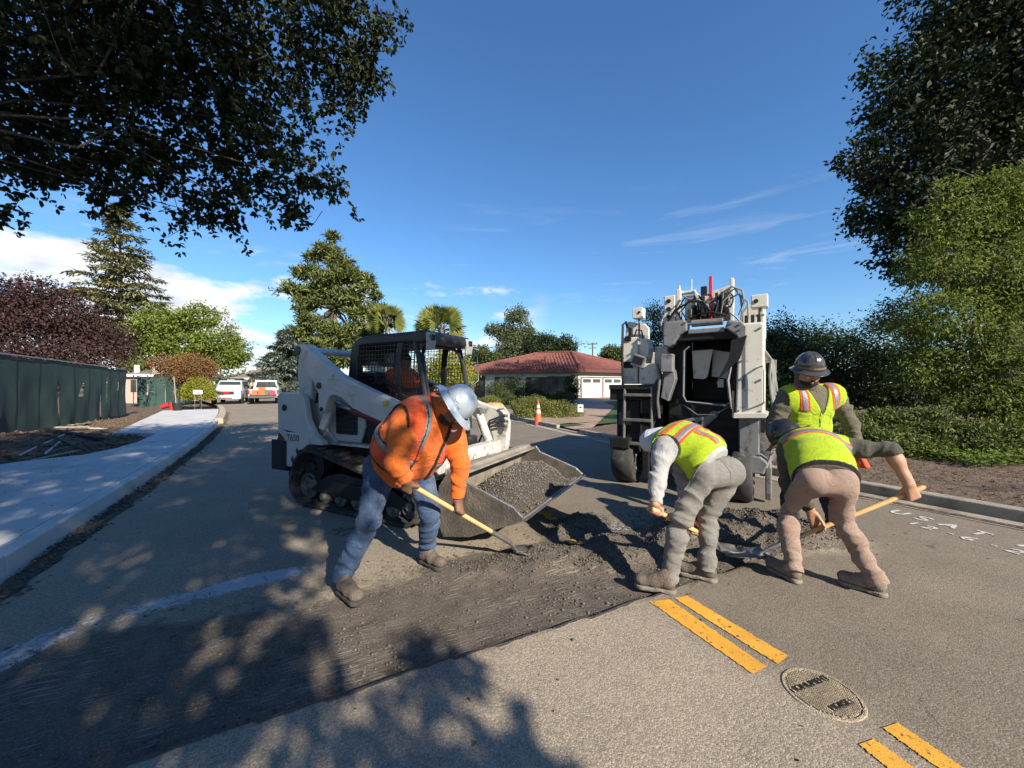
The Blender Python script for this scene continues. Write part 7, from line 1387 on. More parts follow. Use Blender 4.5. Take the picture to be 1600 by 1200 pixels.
# ---------------------------------------------------------------- green screened fence
m_scr = mat('green_screen', (0.028,0.062,0.056), 0.85, var=0.14, vs=1.6, bump=0.25, bs=260, dirt=(0.035,0.07,0.062), da=0.4, ds=0.7); m_galv = mat('galvanised', (0.30,0.30,0.30), 0.45, 0.7, var=0.2, vs=12)
m_cord = mat('screen_hem', (0.012,0.026,0.025), 0.8, var=0.2, vs=8)
def fence_panel(parent, A, B, ztop, zbot, hole=None, sag=0.06, seed=0, slump=0.0, n=60, mz=22):
    A = np.asarray(A, float); B = np.asarray(B, float); d = B-A; L_ = np.linalg.norm(d); nrm_ = np.array([-d[1], d[0]])/L_; V = []; F = []
    for i in range(n+1):
        q = i/n; p = A+d*q; zt = ztop-sag*math.sin(math.pi*q)-slump*q*q*0
        for j in range(mz+1):
            f = j/mz; z = zbot+(zt-zbot)*f
            w_ = 0.11*(fbm(np.array([q*L_*1.1+seed*5]), np.array([f*1.3]), 1.0, 3, seed)[0]-0.5)*math.sin(math.pi*min(1, f*1.2))+0.03*math.sin(q*L_*5+f*4+seed)*(1-f)*0.6+0.10*(1-f)**2*(vnoise(np.array([q*L_*1.7]), np.array([seed*3.3]), 1, 5)[0]-0.4)
            w_ += slump*0.5*math.exp(-((q-0.35-0.3*f)/0.05)**2)*(1-f)
            V.append((p[0]+nrm_[0]*w_-0, p[1]+nrm_[1]*w_, z+0.012*math.sin(q*L_*9+seed)*(f > 0.97)))
    for i in range(n):
        for j in range(mz):
            if hole and hole(i/n, j/mz): continue
            F.append((i*(mz+1)+j, (i+1)*(mz+1)+j, (i+1)*(mz+1)+j+1, i*(mz+1)+j+1))
    o = mesh_obj('screen', V, F, m_scr, parent, True)
    hz_ = MB(); k = mz+1; idx_ = [i*k+mz for i in range(n+1)]; hz_.add([(V[i][0]-nrm_[0]*0.006, V[i][1]-nrm_[1]*0.006, V[i][2]+0.004) for i in idx_]+[(V[i-1][0]-nrm_[0]*0.008, V[i-1][1]-nrm_[1]*0.008, V[i][2]-0.06) for i in idx_], [(i, i+1, n+2+i, n+1+i) for i in range(n)]); hz_.build('hem', m_cord, o)
    for q in (0.33, 0.67):
        i = int(q*n); sm_ = MB(); sm_.add([(V[i*k+j][0]-nrm_[0]*0.006+d[0]/L_*s_, V[i*k+j][1]-nrm_[1]*0.006+d[1]/L_*s_, V[i*k+j][2]) for j in range(k) for s_ in (-0.02, 0.02)], [(2*j, 2*j+1, 2*j+3, 2*j+2) for j in range(k-1) if not (hole and hole(q, j/mz))]); sm_.build('seam', m_cord, o)
    return o
def fence(name, label, pts, ztops, zbots, holes=None, slump=0.0):
    base = np.array([pts[0][0], pts[0][1], 0.0]); e = empty(name, (0,0,0), 0, label, 'fence', 'screened site fences'); holes = holes or {}
    for k in range(len(pts)-1):
        s = fence_panel(e, pts[k], pts[k+1], ztops[k], zbots[k], holes.get(k), 0.05, 3+k*7+int(pts[0][0]*3) % 5, slump)
        part('top_rail', m_galv, e, lambda m: m.tube([(pts[k][0],pts[k][1],ztops[k]+0.02),(pts[k+1][0],pts[k+1][1],ztops[k+1]+0.02)], 0.021, 8), 0, True)
        part('middle_rail', m_galv, e, lambda m: m.tube([(pts[k][0]-0.12,pts[k][1]-0.07,(ztops[k]+zbots[k])/2),(pts[k+1][0]-0.12,pts[k+1][1]-0.07,(ztops[k]+zbots[k])/2)], 0.015, 6), 0, True)
    for p, zt, zb in zip(pts, ztops, zbots): part('post', m_galv, e, lambda m: m.tube([(p[0]-0.14,p[1]-0.08,0.0),(p[0]-0.14,p[1]-0.08,zt+0.08)], 0.025, 8), 0, True)
    return e
fp = [st(s, -6.05-0.016*(s-10)) for s in (1.5,4.6,7.7,10.8,14.0,17.2,20.4,23.2)]
hole0 = lambda q, f: (0.42 < f < 0.68) and (abs(q-0.46-(f-0.42)*0.25) < 0.02+0.16*(0.68-f))
def slits(q, f): return (abs(q-0.2) < 0.012 and 0.3 < f < 0.8) or (abs(q-0.62) < 0.015 and 0.5 < f < 0.72) or (abs(q-0.85) < 0.012 and 0.45 < f < 0.6)
fence('site_fence', 'long dark green screened fence in shade along the left verge', [p[:2] for p in fp], [2.30,2.30,2.30,2.30,2.28,2.25,2.2,2.15], [0.22]*8, {5: hole0, 6: slits})
fence('site_fence', 'sagging green screened fence in sun beside the yellow green shrub', [at(214,600,24)[:2], at(258,600,25)[:2], at(303,600,26.8)[:2]], [2.05,2.25,2.2], [0.06,0.20,0.25], {0: lambda q, f: abs(q-0.35) < 0.02 and 0.4 < f < 0.75}, 0.5)
# strewn timber, stakes and rods in the dug-out verge
m_ply = mat('weathered_timber', (0.30,0.27,0.225), 0.85, var=0.25, vs=9, bump=0.2, bs=40); m_blkt = mat('tarred_timber', (0.035,0.030,0.026), 0.85, var=0.3, vs=9); m_rod = mat('pale_conduit', (0.45,0.45,0.44), 0.5, var=0.15, vs=9)
def vz(p): s, t = to_st(p); return float(dirt_z(np.array([p[0]]), np.array([p[1]]), np.array([s]), np.array([t]))[0])
def plank(u0, v0, u1, v1, wd, th, m, label, cat='plank', name='plank', lift=0.03):
    a = gnd(u0, v0, 0.18); b = gnd(u1, v1, 0.18); a[2] = vz(a)+lift; b[2] = vz(b)+lift; c = (a+b)/2; d = nrm(b-a); L_ = np.linalg.norm(b-a); s = nrm(np.cross(d, [0,0,1])); up_ = np.cross(s, d); e = MB(); V = []
    for q in np.linspace(-0.5, 0.5, 7):
        for sy, sz in ((-1,0),(1,0),(1,1),(-1,1)): V.append(d*L_*q+s*wd*0.5*sy*(1+0.03*rng.normal())+up_*th*sz+np.array([0,0,0.004*rng.normal()]))
    F = [(4*i+k, 4*i+(k+1) % 4, 4*i+4+(k+1) % 4, 4*i+4+k) for i in range(6) for k in range(4)]+[(3,2,1,0),(24,25,26,27)]
    e.add(V, F); o = e.build(name, m, None, 0.004); o.location = c; tag(o, label, cat, 'timber and rods left in the verge'); return o
plank(66,683,158,686,0.16,0.07,m_blkt,'thick black tarred timber lying along the fence foot')
plank(86,674,138,670,0.14,0.04,m_ply,'pale grey plank lying on the black timber', lift=0.11)
plank(30,712,112,681,0.035,0.03,m_rod,'longer of two pale conduit rods crossing the dug verge','rod','conduit_rod')
plank(70,708,113,680,0.03,0.03,m_rod,'shorter pale conduit rod crossing the dug verge','rod','conduit_rod', 0.05)
plank(75,692,148,705,0.03,0.025,m_blkt,'thin dark rod lying across the pale conduits','rod','dark_rod', 0.06)
plank(50,714,128,700,0.05,0.03,m_ply,'brown stake lying nearest the concrete walk','stake','timber_stake')
plank(112,667,140,662,0.10,0.03,m_ply,'short pale board at the far end of the timber pile')
plank(138,669,168,668,0.05,0.03,m_rod,'white stake lying past the boards','stake','timber_stake')
# soil clods: uncountable
def smp3(n):
    S_ = rng.uniform(9, 22, n); T_ = inner(S_)-0.3-rng.random(n)**1.5*3.0; X_ = D2[0]*S_+N2[0]*T_; Y_ = D2[1]*S_+N2[1]*T_; return np.stack([X_, Y_, dirt_z(X_, Y_, S_, T_)], -1)
o = stones(3500, smp3, 'soil_clods', mat('soil_clod', (0.115,0.08,0.052), 0.97, var=0.4, vs=20), 0.012, 0.08); tag(o, 'brown soil clods scattered along the dug verge', 'soil', kind='stuff')
def smp4(n):
    S_ = rng.uniform(1, 26, n); T_ = tL(S_)+0.02+rng.random(n)**1.4*0.32; X_ = D2[0]*S_+N2[0]*T_; Y_ = D2[1]*S_+N2[1]*T_; return np.stack([X_, Y_, road_z(X_, Y_)-0.03+0.03*rng.random(n)], -1)
o = stones(5000, smp4, 'kerbside_rubble', m_stone, 0.006, 0.035); tag(o, 'dark rubble lying in the slot along the new kerb', 'rubble', kind='stuff')
# kerb remnant, buckets, shrub sign
m_okb = mat('sunlit_old_kerb', (0.42,0.36,0.26), 0.9, var=0.2, vs=7, bump=0.3, bs=60, dirt=(0.25,0.2,0.14), da=0.4, ds=3)
o = sweep('kerb_block', np.linspace(18.95, 31, 14), lambda s: [(tL(s)+0.16,-0.2),(tL(s)+0.13,0.17),(tL(s)+0.05,0.19),(tL(s)-0.14,0.19),(tL(s)-0.15,-0.2)], m_okb, None, 0.02); tag(o, 'weathered length of old kerb left where the new kerb ends', 'kerb')
def bucket_(u, v, m, label, tilt=0.0, hgt=0.37, r=0.15):
    p = gnd(u, v, 0.16); e = empty('bucket', p, 0, label, 'bucket', 'buckets by the walk'); b = part('pail', m, e, lambda q: q.lathe([(r*0.8,0.0),(r*0.82,0.01),(r,hgt-0.03),(r*1.06,hgt-0.025),(r*1.06,hgt),(r*0.97,hgt),(r*0.80,0.03),(0.0001,0.03)], 22), 0, True)
    part('handle', m_galv, e, lambda q: q.tube([(-r,0,hgt-0.03),(-r*0.7,0.05,hgt+0.10),(0,0.07,hgt+0.14),(r*0.7,0.05,hgt+0.10),(r,0,hgt-0.03)], 0.005, 6), 0, True)
    if tilt: e.rotation_euler = (0, tilt, 0.4); e.location = (p[0], p[1], p[2]+r*0.9)
    return e
m_rbk = mat('red_plastic', (0.42,0.03,0.03), 0.4, var=0.15); m_kbk = mat('black_plastic', (0.02,0.02,0.022), 0.45, var=0.2)
bucket_(252,640,m_rbk,'red plastic pail lying at the end of the walk', 1.2); bucket_(269,640,m_rbk,'red pail standing left of the black tub'); 
bt = bucket_(277,641,m_kbk,'black tub with stakes standing in it at the end of the walk', 0, 0.40, 0.22)
for dx, tz, h in ((0.05,0.06,1.5),(-0.06,-0.04,1.75)): 
    o = part('timber_stake', m_ply if dx < 0 else m_kbk, None, lambda q: q.box((0,0,h/2), (0.04,0.03,h))); p = gnd(277,641,0.16); o.location = (p[0]+dx, p[1]+0.02, p[2]+0.035); o.rotation_euler = (0.05, tz, 0.3); tag(o, 'pale stake standing in the black tub' if dx < 0 else 'dark stake standing in the black tub', 'stake')
sg = empty('garden_sign', at(309,632,23.6)*[1,1,0]+[0,0,0.0], 0, 'small white sign board in front of the yellow green shrub', 'sign')
part('board', mat('sign_white', (0.75,0.75,0.74), 0.5, var=0.05), sg, lambda m: m.b2((-0.28,-0.015,0.92), (0.28,0.015,1.18)), 0.004); text_part('FOR SALE'[:0] or '', 0.1, (0,0,0), (0,0,0), sg, m_blk) if False else None
part('lettering_bar', mat('sign_blue', (0.12,0.14,0.35), 0.5), sg, lambda m: m.b2((-0.08,-0.0175,1.02), (0.20,-0.0155,1.07)))
for x in (-0.2,0.2): part('stake', m_galv, sg, lambda m: m.cyl((x,0.02,-0.1), (x,0.02,0.95), 0.012, n=6))

# ---------------------------------------------------------------- vehicles
m_cw = mat('car_white', (0.62,0.63,0.63), 0.25, var=0.03, vs=3, coat=0.6); m_cdark = mat('car_dark_trim', (0.02,0.02,0.022), 0.5, var=0.2); m_chr = mat('chrome', (0.6,0.6,0.6), 0.15, 0.9, var=0.05); m_headl = mat('headlamp', (0.55,0.57,0.6), 0.1, 0.3, var=0.1)
m_wind = mat('windscreen', (0.035,0.05,0.05), 0.05, var=0.2, vs=3, spec=0.9); m_tyre = mat('tyre', (0.022,0.022,0.022), 0.85, var=0.2)
def loft(name, secs, m, parent, bevel=0.0, smooth=True):
    """secs: list of (y, [(x,z)...]) rings along y, mirrored outlines joined"""
    V = []; F = []; n = len(secs[0][1])
    for y, ring in secs: V += [(x, y, z) for x, z in ring]
    for i in range(len(secs)-1):
        for k in range(n): F.append((i*n+k, i*n+(k+1) % n, (i+1)*n+(k+1) % n, (i+1)*n+k))
    F += [tuple(range(n)), tuple((len(secs)-1)*n+k for k in range(n-1,-1,-1))]
    b = MB(); b.add(V, F); return b.build(name, m, parent, bevel, smooth)
def car_wheel(e, x, y, r, w_):
    t = part('tyre', m_tyre, e, lambda m: m.lathe([(r*0.62,-w_/2),(r*0.95,-w_/2),(r,-w_/2+0.03),(r,w_/2-0.03),(r*0.95,w_/2),(r*0.62,w_/2)], 24, (x,y,r), 'x'), 0, True)
    part('rim', m_chr, t, lambda m: m.lathe([(0.0001,-w_/2+0.02),(r*0.2,-w_/2+0.01),(r*0.5,-w_/2+0.04),(r*0.63,-w_/2+0.01),(r*0.63,w_/2-0.01),(r*0.5,w_/2-0.04),(r*0.2,w_/2-0.01),(0.0001,w_/2-0.02)], 20, (x,y,r), 'x'), 0, True)
def body_ring(hw, z0, z1, c=0.06): return [(-hw+c,z0),(hw-c,z0),(hw,z0+c),(hw,z1-c),(hw-c*1.3,z1),(-hw+c*1.3,z1),(-hw,z1-c),(-hw,z0+c)]
cp = gnd(358,632); suv = empty('parked_car', (cp[0]-1.4, cp[1]+2.2, 0.02), R(27), 'white full size wagon parked nose on beside the green tree', 'car', 'vehicles parked at the far end')
loft('body', [(-2.50,body_ring(0.86,0.42,0.92)),(-2.44,body_ring(0.95,0.36,1.06)),(-1.2,body_ring(0.99,0.36,1.12)),(2.3,body_ring(0.99,0.36,1.14)),(2.5,body_ring(0.95,0.42,1.10))], m_cw, suv, 0.02)
loft('cabin', [(-1.25,[(-0.86,1.08),(0.86,1.08),(0.84,1.10),(-0.84,1.10)]),(-0.45,[(-0.90,1.10),(0.90,1.10),(0.72,1.80),(-0.72,1.80)]),(2.0,[(-0.92,1.12),(0.92,1.12),(0.74,1.84),(-0.74,1.84)]),(2.44,[(-0.90,1.12),(0.90,1.12),(0.72,1.76),(-0.72,1.76)])], m_cw, suv, 0.02)
part('windscreen', m_wind, suv, lambda m: m.add([(-0.78,-1.16,1.17),(0.78,-1.16,1.17),(0.67,-0.54,1.73),(-0.67,-0.54,1.73)], [(0,1,2,3)]))
for sx in (-1,1):
    for y0, y1 in ((-0.35,0.55),(0.65,1.45),(1.55,2.25)): part('side_window', m_wind, suv, lambda m: m.add([(sx*0.905,y0-0.12,1.20),(sx*0.905,y1,1.20),(sx*0.775,y1,1.72),(sx*0.775,y0+0.1,1.72)], [(0,1,2,3)]))
    part('headlight', m_headl, suv, lambda m: m.b2((sx*0.56,-2.515,0.80), (sx*0.90,-2.45,0.98)), 0.015); part('fog_light', m_headl, suv, lambda m: m.cyl((sx*0.66,-2.53,0.52), (sx*0.66,-2.48,0.52), 0.06, n=14)); part('wing_mirror', m_cdark, suv, lambda m: m.b2((sx*0.95,-0.75,1.12), (sx*1.16,-0.60,1.32)), 0.03)
    for y in (-1.55,1.55): car_wheel(suv, sx*0.86, y, 0.38, 0.25)
    part('roof_rail', m_cdark, suv, lambda m: m.tube([(sx*0.66,-0.2,1.84),(sx*0.66,0,1.90),(sx*0.66,1.8,1.92),(sx*0.66,2.0,1.86)], 0.02, 6), 0, True)
part('roof_cargo_rack', m_cdark, suv, lambda m: m.b2((-0.62,-0.1,1.90), (0.62,1.6,2.02)), 0.02)
gr_ = part('grille', m_cdark, suv, lambda m: m.b2((-0.54,-2.53,0.72), (0.54,-2.48,0.98)), 0.02); part('grille_badge', m_redl, gr_, lambda m: m.b2((-0.24,-2.545,0.81), (0.24,-2.53,0.90)), 0.005)
part('front_bumper', m_cw, suv, lambda m: m.prism([(-0.96,0.38),(0.96,0.38),(0.98,0.62),(-0.98,0.62)], 'y', -2.60, -2.44), 0.03); part('lower_grille', m_cdark, suv, lambda m: m.b2((-0.45,-2.612,0.42), (0.45,-2.59,0.50)), 0.01); part('number_plate', m_cw, suv, lambda m: m.b2((-0.16,-2.622,0.52), (0.16,-2.608,0.66)), 0.004)
cp = gnd(411,632); pk = empty('pickup_truck', (cp[0]-1.3, cp[1]+2.4, 0.02), R(28), 'work pickup seen from behind with open bed full of orange bins', 'truck', 'vehicles parked at the far end')
loft('cab', [(0.0,[(-0.92,0.5),(0.92,0.5),(0.95,1.10),(-0.95,1.10)]),(0.05,[(-0.95,0.45),(0.95,0.45),(0.95,1.15),(-0.95,1.15)]),(2.9,[(-0.95,0.45),(0.95,0.45),(0.93,1.12),(-0.93,1.12)]),(3.1,[(-0.88,0.5),(0.88,0.5),(0.86,1.0),(-0.86,1.0)])], m_cw, pk, 0.03)
loft('cabin', [(0.05,[(-0.90,1.12),(0.90,1.12),(0.74,1.84),(-0.74,1.84)]),(1.3,[(-0.90,1.14),(0.90,1.14),(0.74,1.86),(-0.74,1.86)]),(1.95,[(-0.90,1.13),(0.90,1.13),(0.82,1.16),(-0.82,1.16)])], m_cw, pk, 0.03)
part('rear_window', m_wind, pk, lambda m: m.add([(-0.72,0.028,1.25),(0.72,0.028,1.25),(0.62,0.032,1.72),(-0.62,0.032,1.72)], [(0,1,2,3)]))
part('bed', m_cw, pk, lambda m: (m.b2((-0.97,-2.25,0.55), (-0.87,-0.02,1.12)), m.b2((0.87,-2.25,0.55), (0.97,-0.02,1.12)), m.b2((-0.87,-2.25,0.62), (0.87,-0.02,0.70))), 0.02)
part('bumper', m_chr, pk, lambda m: m.b2((-0.96,-2.42,0.46), (0.96,-2.25,0.66)), 0.03); part('open_tailgate', m_cdark, pk, lambda m: m.b2((-0.85,-2.72,0.64), (0.85,-2.26,0.70)), 0.01)
for sx in (-1,1):
    part('tail_light', m_redl, pk, lambda m: m.b2((sx*0.88,-2.27,0.74), (sx*0.975,-2.20,1.08)), 0.015)
    for y in (-1.3,2.2): car_wheel(pk, sx*0.84, y, 0.38, 0.25)
    for y in (-2.1,-0.1): part('rack_post', m_cdark, pk, lambda m: m.tube([(sx*0.90,y,1.10),(sx*0.90,y,1.95)], 0.025, 6))
    part('rack_rail', m_cdark, pk, lambda m: m.tube([(sx*0.90,-2.35,1.93),(sx*0.90,1.6,1.97)], 0.025, 6)); part('wing_mirror', m_cdark, pk, lambda m: m.b2((sx*0.98,1.25,1.10), (sx*1.22,1.35,1.36)), 0.03)
for y in (-2.1,-0.1,1.4): part('rack_bar', m_cdark, pk, lambda m: m.tube([(-0.92,y,1.955),(0.92,y,1.955)], 0.022, 6))
m_obin = mat('orange_bin', (0.80,0.12,0.03), 0.5, var=0.1)
pkm = Matrix.Translation(pk.location) @ Matrix.Rotation(R(28), 4, 'Z')
for x, y, w_, h, m_, lab in ((-0.12,-2.0,0.42,0.58,m_obin,'tall orange bin in the middle of the pickup bed'),(-0.60,-1.9,0.34,0.36,m_obin,'low orange bin at the left of the pickup bed'),(0.58,-2.0,0.38,0.32,mat('red_crate_p', (0.62,0.03,0.05), 0.5, var=0.1),'red crate at the right of the pickup bed'),(0.30,-1.5,0.5,0.40,mat('green_crate_p', (0.08,0.13,0.07), 0.5, var=0.2),'green crate behind the bins in the pickup bed'),(-0.35,-1.2,0.6,0.55,m_cw,'white drum bag behind the orange bins in the pickup bed')):
    o = part('storage_bin', m_, None, lambda m: (m.prism([(-w_/2,0),(w_/2,0),(w_/2*1.06,h-0.05),(w_/2*1.14,h-0.045),(w_/2*1.14,h),(-w_/2*1.14,h),(-w_/2*1.14,h-0.045),(-w_/2*1.06,h-0.05)], 'y', -w_*0.42, w_*0.42)), 0.012); o.matrix_world = pkm @ Matrix.Translation((x, y, 0.70)); tag(o, lab, 'bin', 'bins in the pickup bed')

# ---------------------------------------------------------------- red roofed house
m_stuc = mat('pale_stucco', (0.55,0.53,0.49), 0.9, var=0.08, vs=2, bump=0.15, bs=60); m_tile = mat('red_roof_tile', (0.165,0.056,0.044), 0.8, var=0.3, vs=2.5, dirt=(0.13,0.055,0.042), da=0.4, ds=1.5); m_fas = mat('dark_fascia', (0.11,0.035,0.028), 0.6, var=0.15); m_gar = mat('garage_white', (0.66,0.66,0.66), 0.5, var=0.04); m_brn = mat('brown_shutter', (0.055,0.028,0.02), 0.6, var=0.15)
HC_ = np.array([5.45, 32.0]); a1 = nrm([-9.6, 4.2]); a2 = nrm([4.2, 9.6]); a2 = nrm([7.0, 5.0])
hs_ = empty('house', (HC_[0], HC_[1], 0.0), 0, 'low white stucco house with red tiled hip roof and two garage doors', 'house')
L1, L2, WZ = 10.2, 8.5, 2.72
def hp(a, b, z): q = a1*a+a2*b; return np.array([q[0], q[1], z])
w_ = MB()
for (p, q) in (((0,0),(L1,0)),((0,0),(0,L2)),((L1,0),(L1,L2)),((0,L2),(L1,L2))):
    A_, B_ = hp(*p,0), hp(*q,0); nn = nrm(np.cross(B_-A_, [0,0,1]))*0.1; w_.add([A_-nn,B_-nn,B_+nn,A_+nn]+[x+np.array([0,0,WZ]) for x in (A_-nn,B_-nn,B_+nn,A_+nn)], [(0,1,2,3),(4,5,6,7),(0,1,5,4),(1,2,6,5),(2,3,7,6),(3,0,4,7)])
w_.build('wall', m_stuc, hs_)
ov = 0.75; ZE, ZR = 2.78, 4.5; r0 = hp(-ov,-ov,ZE); r1 = hp(L1+ov,-ov,ZE); r2 = hp(L1+ov,L2+ov,ZE); r3 = hp(-ov,L2+ov,ZE); rg0 = hp(3.6,L2*0.5,ZR); rg1 = hp(L1-3.2,L2*0.5,ZR)
def roof_face(name, q, rows, colw, parent):
    """a sloping face laid with courses of barrel tiles, each a piece of its own"""
    A_, B_, C_, D_ = [np.asarray(x, float) for x in q]; n = nrm(np.cross(B_-A_, D_-A_)); n = n*np.sign(n[2])
    rf = MB(); rf.add([A_-n*0.06,B_-n*0.06,C_-n*0.06,D_-n*0.06,A_,B_,C_,D_], [(3,2,1,0),(4,5,6,7),(0,1,5,4),(1,2,6,5),(2,3,7,6),(3,0,4,7)]); rf = rf.build(name, m_tile, parent)
    V = []; F = []
    for r in range(rows):
        q0, q1 = r/rows, (r+1.18)/rows; q1 = min(q1, 1.0); P0 = A_+(D_-A_)*q0; P1 = B_+(C_-B_)*q0; R0 = A_+(D_-A_)*q1; R1 = B_+(C_-B_)*q1; k = max(1, int(np.linalg.norm(P1-P0)/colw))
        for i in range(k):
            for (f0, f1) in ((i/k, (i+0.62)/k),):
                a, b = P0+(P1-P0)*f0, P0+(P1-P0)*f1; c, d = R0+(R1-R0)*f1, R0+(R1-R0)*f0; m0 = (a+b)/2+n*0.095; m1 = (c+d)/2+n*0.06; bI = len(V); j = n*0.012*rng.normal(); V += [a+n*0.03+j, m0+j, b+n*0.03+j, c+n*0.01, m1, d+n*0.01]; F += [(bI,bI+1,bI+4,bI+5),(bI+1,bI+2,bI+3,bI+4),(bI,bI+2,bI+1)]
    o = mesh_obj('roof_tiles', V, F, m_tile, rf); o['kind'] = 'stuff'; return rf
roof = part('roof', m_fas, hs_, lambda m: None); roof.data = bpy.data.meshes.new('eaves'); b_ = MB(); b_.add([r0,r1,r2,r3]+[x-np.array([0,0,0.24]) for x in (r0,r1,r2,r3)], [(0,1,2,3),(7,6,5,4),(0,1,5,4),(1,2,6,5),(2,3,7,6),(3,0,4,7)]); tmp = b_.build('eaves_tmp', m_fas); roof.data = tmp.data; bpy.data.objects.remove(tmp)
up_ = np.array([0,0,0.015])
roof_face('roof_slope', (r0+up_, r1+up_, rg1, rg0), 16, 0.30, roof); roof_face('roof_slope', (r3+up_, r0+up_, rg0, rg0+0.001), 16, 0.30, roof); roof_face('roof_slope', (r1+up_, r2+up_, rg1, rg1+0.001), 10, 0.6, roof); roof_face('roof_slope', (r2+up_, r3+up_, rg0, rg1), 8, 0.9, roof)
for A_, B_ in ((rg0, rg1), (r0, rg0), (r1, rg1), (r3, rg0)):
    k = int(np.linalg.norm(B_-A_)/0.42); m0 = MB()
    for i in range(k):
        p, q = A_+(B_-A_)*(i/k), A_+(B_-A_)*((i+1.1)/k); m0.tube([p+[0,0,0.06], q+[0,0,0.045]], [0.13,0.10], 7)
    m0.build('ridge_cap', m_tile, roof, 0, True)['kind'] = 'stuff'
for f, g_, h in ((0.35,0.45,0.5),(0.62,0.35,0.4)): 
    p = (r0*(1-f)+r1*f)*(1-g_)+(rg0*(1-f)+rg1*f)*g_; part('roof_vent', m_tile, roof, lambda m: m.cyl(p-[0,0,0.1], p+[0,0,h], 0.09, n=10))
part('fascia', m_fas, hs_, lambda m: m.add([r0*[1,1,0]+[0,0,2.50],r1*[1,1,0]+[0,0,2.50],r1*[1,1,0]+[0,0,2.53],r0*[1,1,0]+[0,0,2.53]], [(0,1,2,3)]))
def on_wall(axis, a, b, z0, z1, m, name, parent, depth=0.06, off=0.10):
    """panel on the long wall (axis 1) or the garage wall (axis 2)"""
    A_, B_ = (hp(a,0,0), hp(b,0,0)) if axis == 1 else (hp(0,a,0), hp(0,b,0)); o_ = (-a2 if axis == 1 else -a1); dirv = nrm(B_-A_); nn = np.array([-dirv[1], dirv[0], 0]); nn = nn*(1 if np.dot(nn[:2], o_) > 0 else -1); m_ = MB(); lo = nn*off; hi = nn*(off+depth)
    m_.add([A_+lo+[0,0,z0],B_+lo+[0,0,z0],B_+hi+[0,0,z0],A_+hi+[0,0,z0],A_+lo+[0,0,z1],B_+lo+[0,0,z1],B_+hi+[0,0,z1],A_+hi+[0,0,z1]], [(0,1,2,3),(4,5,6,7),(0,1,5,4),(1,2,6,5),(2,3,7,6),(3,0,4,7)]); return m_.build(name, m, parent, 0.006)
for g0 in (0.35, 3.05):
    fr_ = on_wall(2, g0-0.1, g0+2.5, 0.0, 2.16, m_fas, 'garage_frame', hs_, 0.03)
    for k in range(4):
        pn = on_wall(2, g0, g0+2.4, 0.03+0.51*k, 0.03+0.51*k+0.495, m_gar, 'garage_panel', fr_, 0.05, 0.12)
    for k in range(2): on_wall(2, g0+0.12+1.2*k, g0+1.08+1.2*k, 1.66, 1.98, m_wind, 'garage_window', fr_, 0.012, 0.172)
for a, b, z0, z1, sh_ in ((0.9,2.1,0.25,2.2,0.5),(3.1,4.1,0.8,2.15,0.45),(6.0,7.2,0.9,2.2,0.4)):
    f = on_wall(1, a, b, z0, z1, m_brn, 'window_frame', hs_, 0.04); on_wall(1, a+0.08, (a+b)/2-0.03, z0+0.08, z1-0.08, m_wind, 'pane', f, 0.012, 0.142); on_wall(1, (a+b)/2+0.03, b-0.08, z0+0.08, z1-0.08, m_wind, 'pane', f, 0.012, 0.142)
    on_wall(1, a-sh_, a-0.02, z0, z1, m_brn, 'shutter', hs_, 0.05); on_wall(1, b+0.02, b+sh_, z0, z1, m_brn, 'shutter', hs_, 0.05)
d_ = on_wall(1, 8.6, 9.7, 0.1, 2.3, m_brn, 'door', hs_, 0.05); on_wall(1, 8.75, 9.1, 0.9, 2.1, m_wind, 'door_pane', d_, 0.012, 0.152)
for a in (0.02, 5.0): on_wall(1, a, a+0.12, 2.28, 2.42, m_gar, 'wall_lamp', hs_, 0.12)
# lawn, driveway, garden in front of the house
m_lawn = mat('lawn', (0.05,0.095,0.020), 0.95, var=0.35, vs=3.0, bump=0.8, bs=140); m_brk = mat('driveway_paving', (0.33,0.23,0.17), 0.9, var=0.22, vs=3, bump=0.3, bs=60, dirt=(0.22,0.16,0.12), da=0.4, ds=2); m_drt = mat('dry_bed', (0.30,0.22,0.14), 0.95, var=0.3, vs=5, bump=0.6, bs=50)
sheet('lawn', 10.3, 60, lambda s: float(tR(s))+0.17, lambda s: 60.0, lambda X, Y, S, T: 0.13+0.05*(fbm(X, Y, 0.4, 3, 81)-0.5)+0.20*sstep(2, 12, T-tR(S)), m_lawn, 120, 80)
def poly(name, pts, z, m, kind='structure'):
    b = MB(); b.add([(p[0],p[1],z) for p in pts]+[(p[0],p[1],z-0.3) for p in pts], [tuple(range(len(pts)))]+[(i,(i+1) % len(pts),(i+1) % len(pts)+len(pts),i+len(pts)) for i in range(len(pts))]); o = b.build(name, m); tag(o, kind=kind); return o
dv_ = MB(); near_ = [st(s, float(tR(s))+0.16, 0.10) for s in (8.9,10.2,11.0)]; far_ = [A3(*p, 0.42) for p in (np.array(HC_)+(a2*6.4)[:2]-[0.1,0.1], np.array(HC_)+(a2*3.0)[:2]-[0.1,0.1], np.array(HC_)-[0.3,0.3])]
mid_ = [n_*0.55+f_*0.45+[0,0,0.0] for n_, f_ in zip(near_, far_)]
dv_.add(near_+mid_+far_, [(0,1,4,3),(1,2,5,4),(3,4,7,6),(4,5,8,7)]); o = dv_.build('driveway', m_brk); tag(o, kind='structure')
poly('driveway_apron', [st(8.9,float(tR(8.9))-0.02), st(10.9,float(tR(10.9))-0.02), st(11.0,float(tR(11.0))+1.2), st(8.8,float(tR(8.8))+1.6)], 0.045, m_conc2)
bd = MB(); 
sheet('planting_bed', 10.8, 18.5, lambda s: float(tR(s))+0.18, lambda s: float(tR(s))+2.2, lambda X, Y, S, T: 0.155+0.05*(fbm(X, Y, 2, 3, 83)-0.5), m_drt, 50, 24)
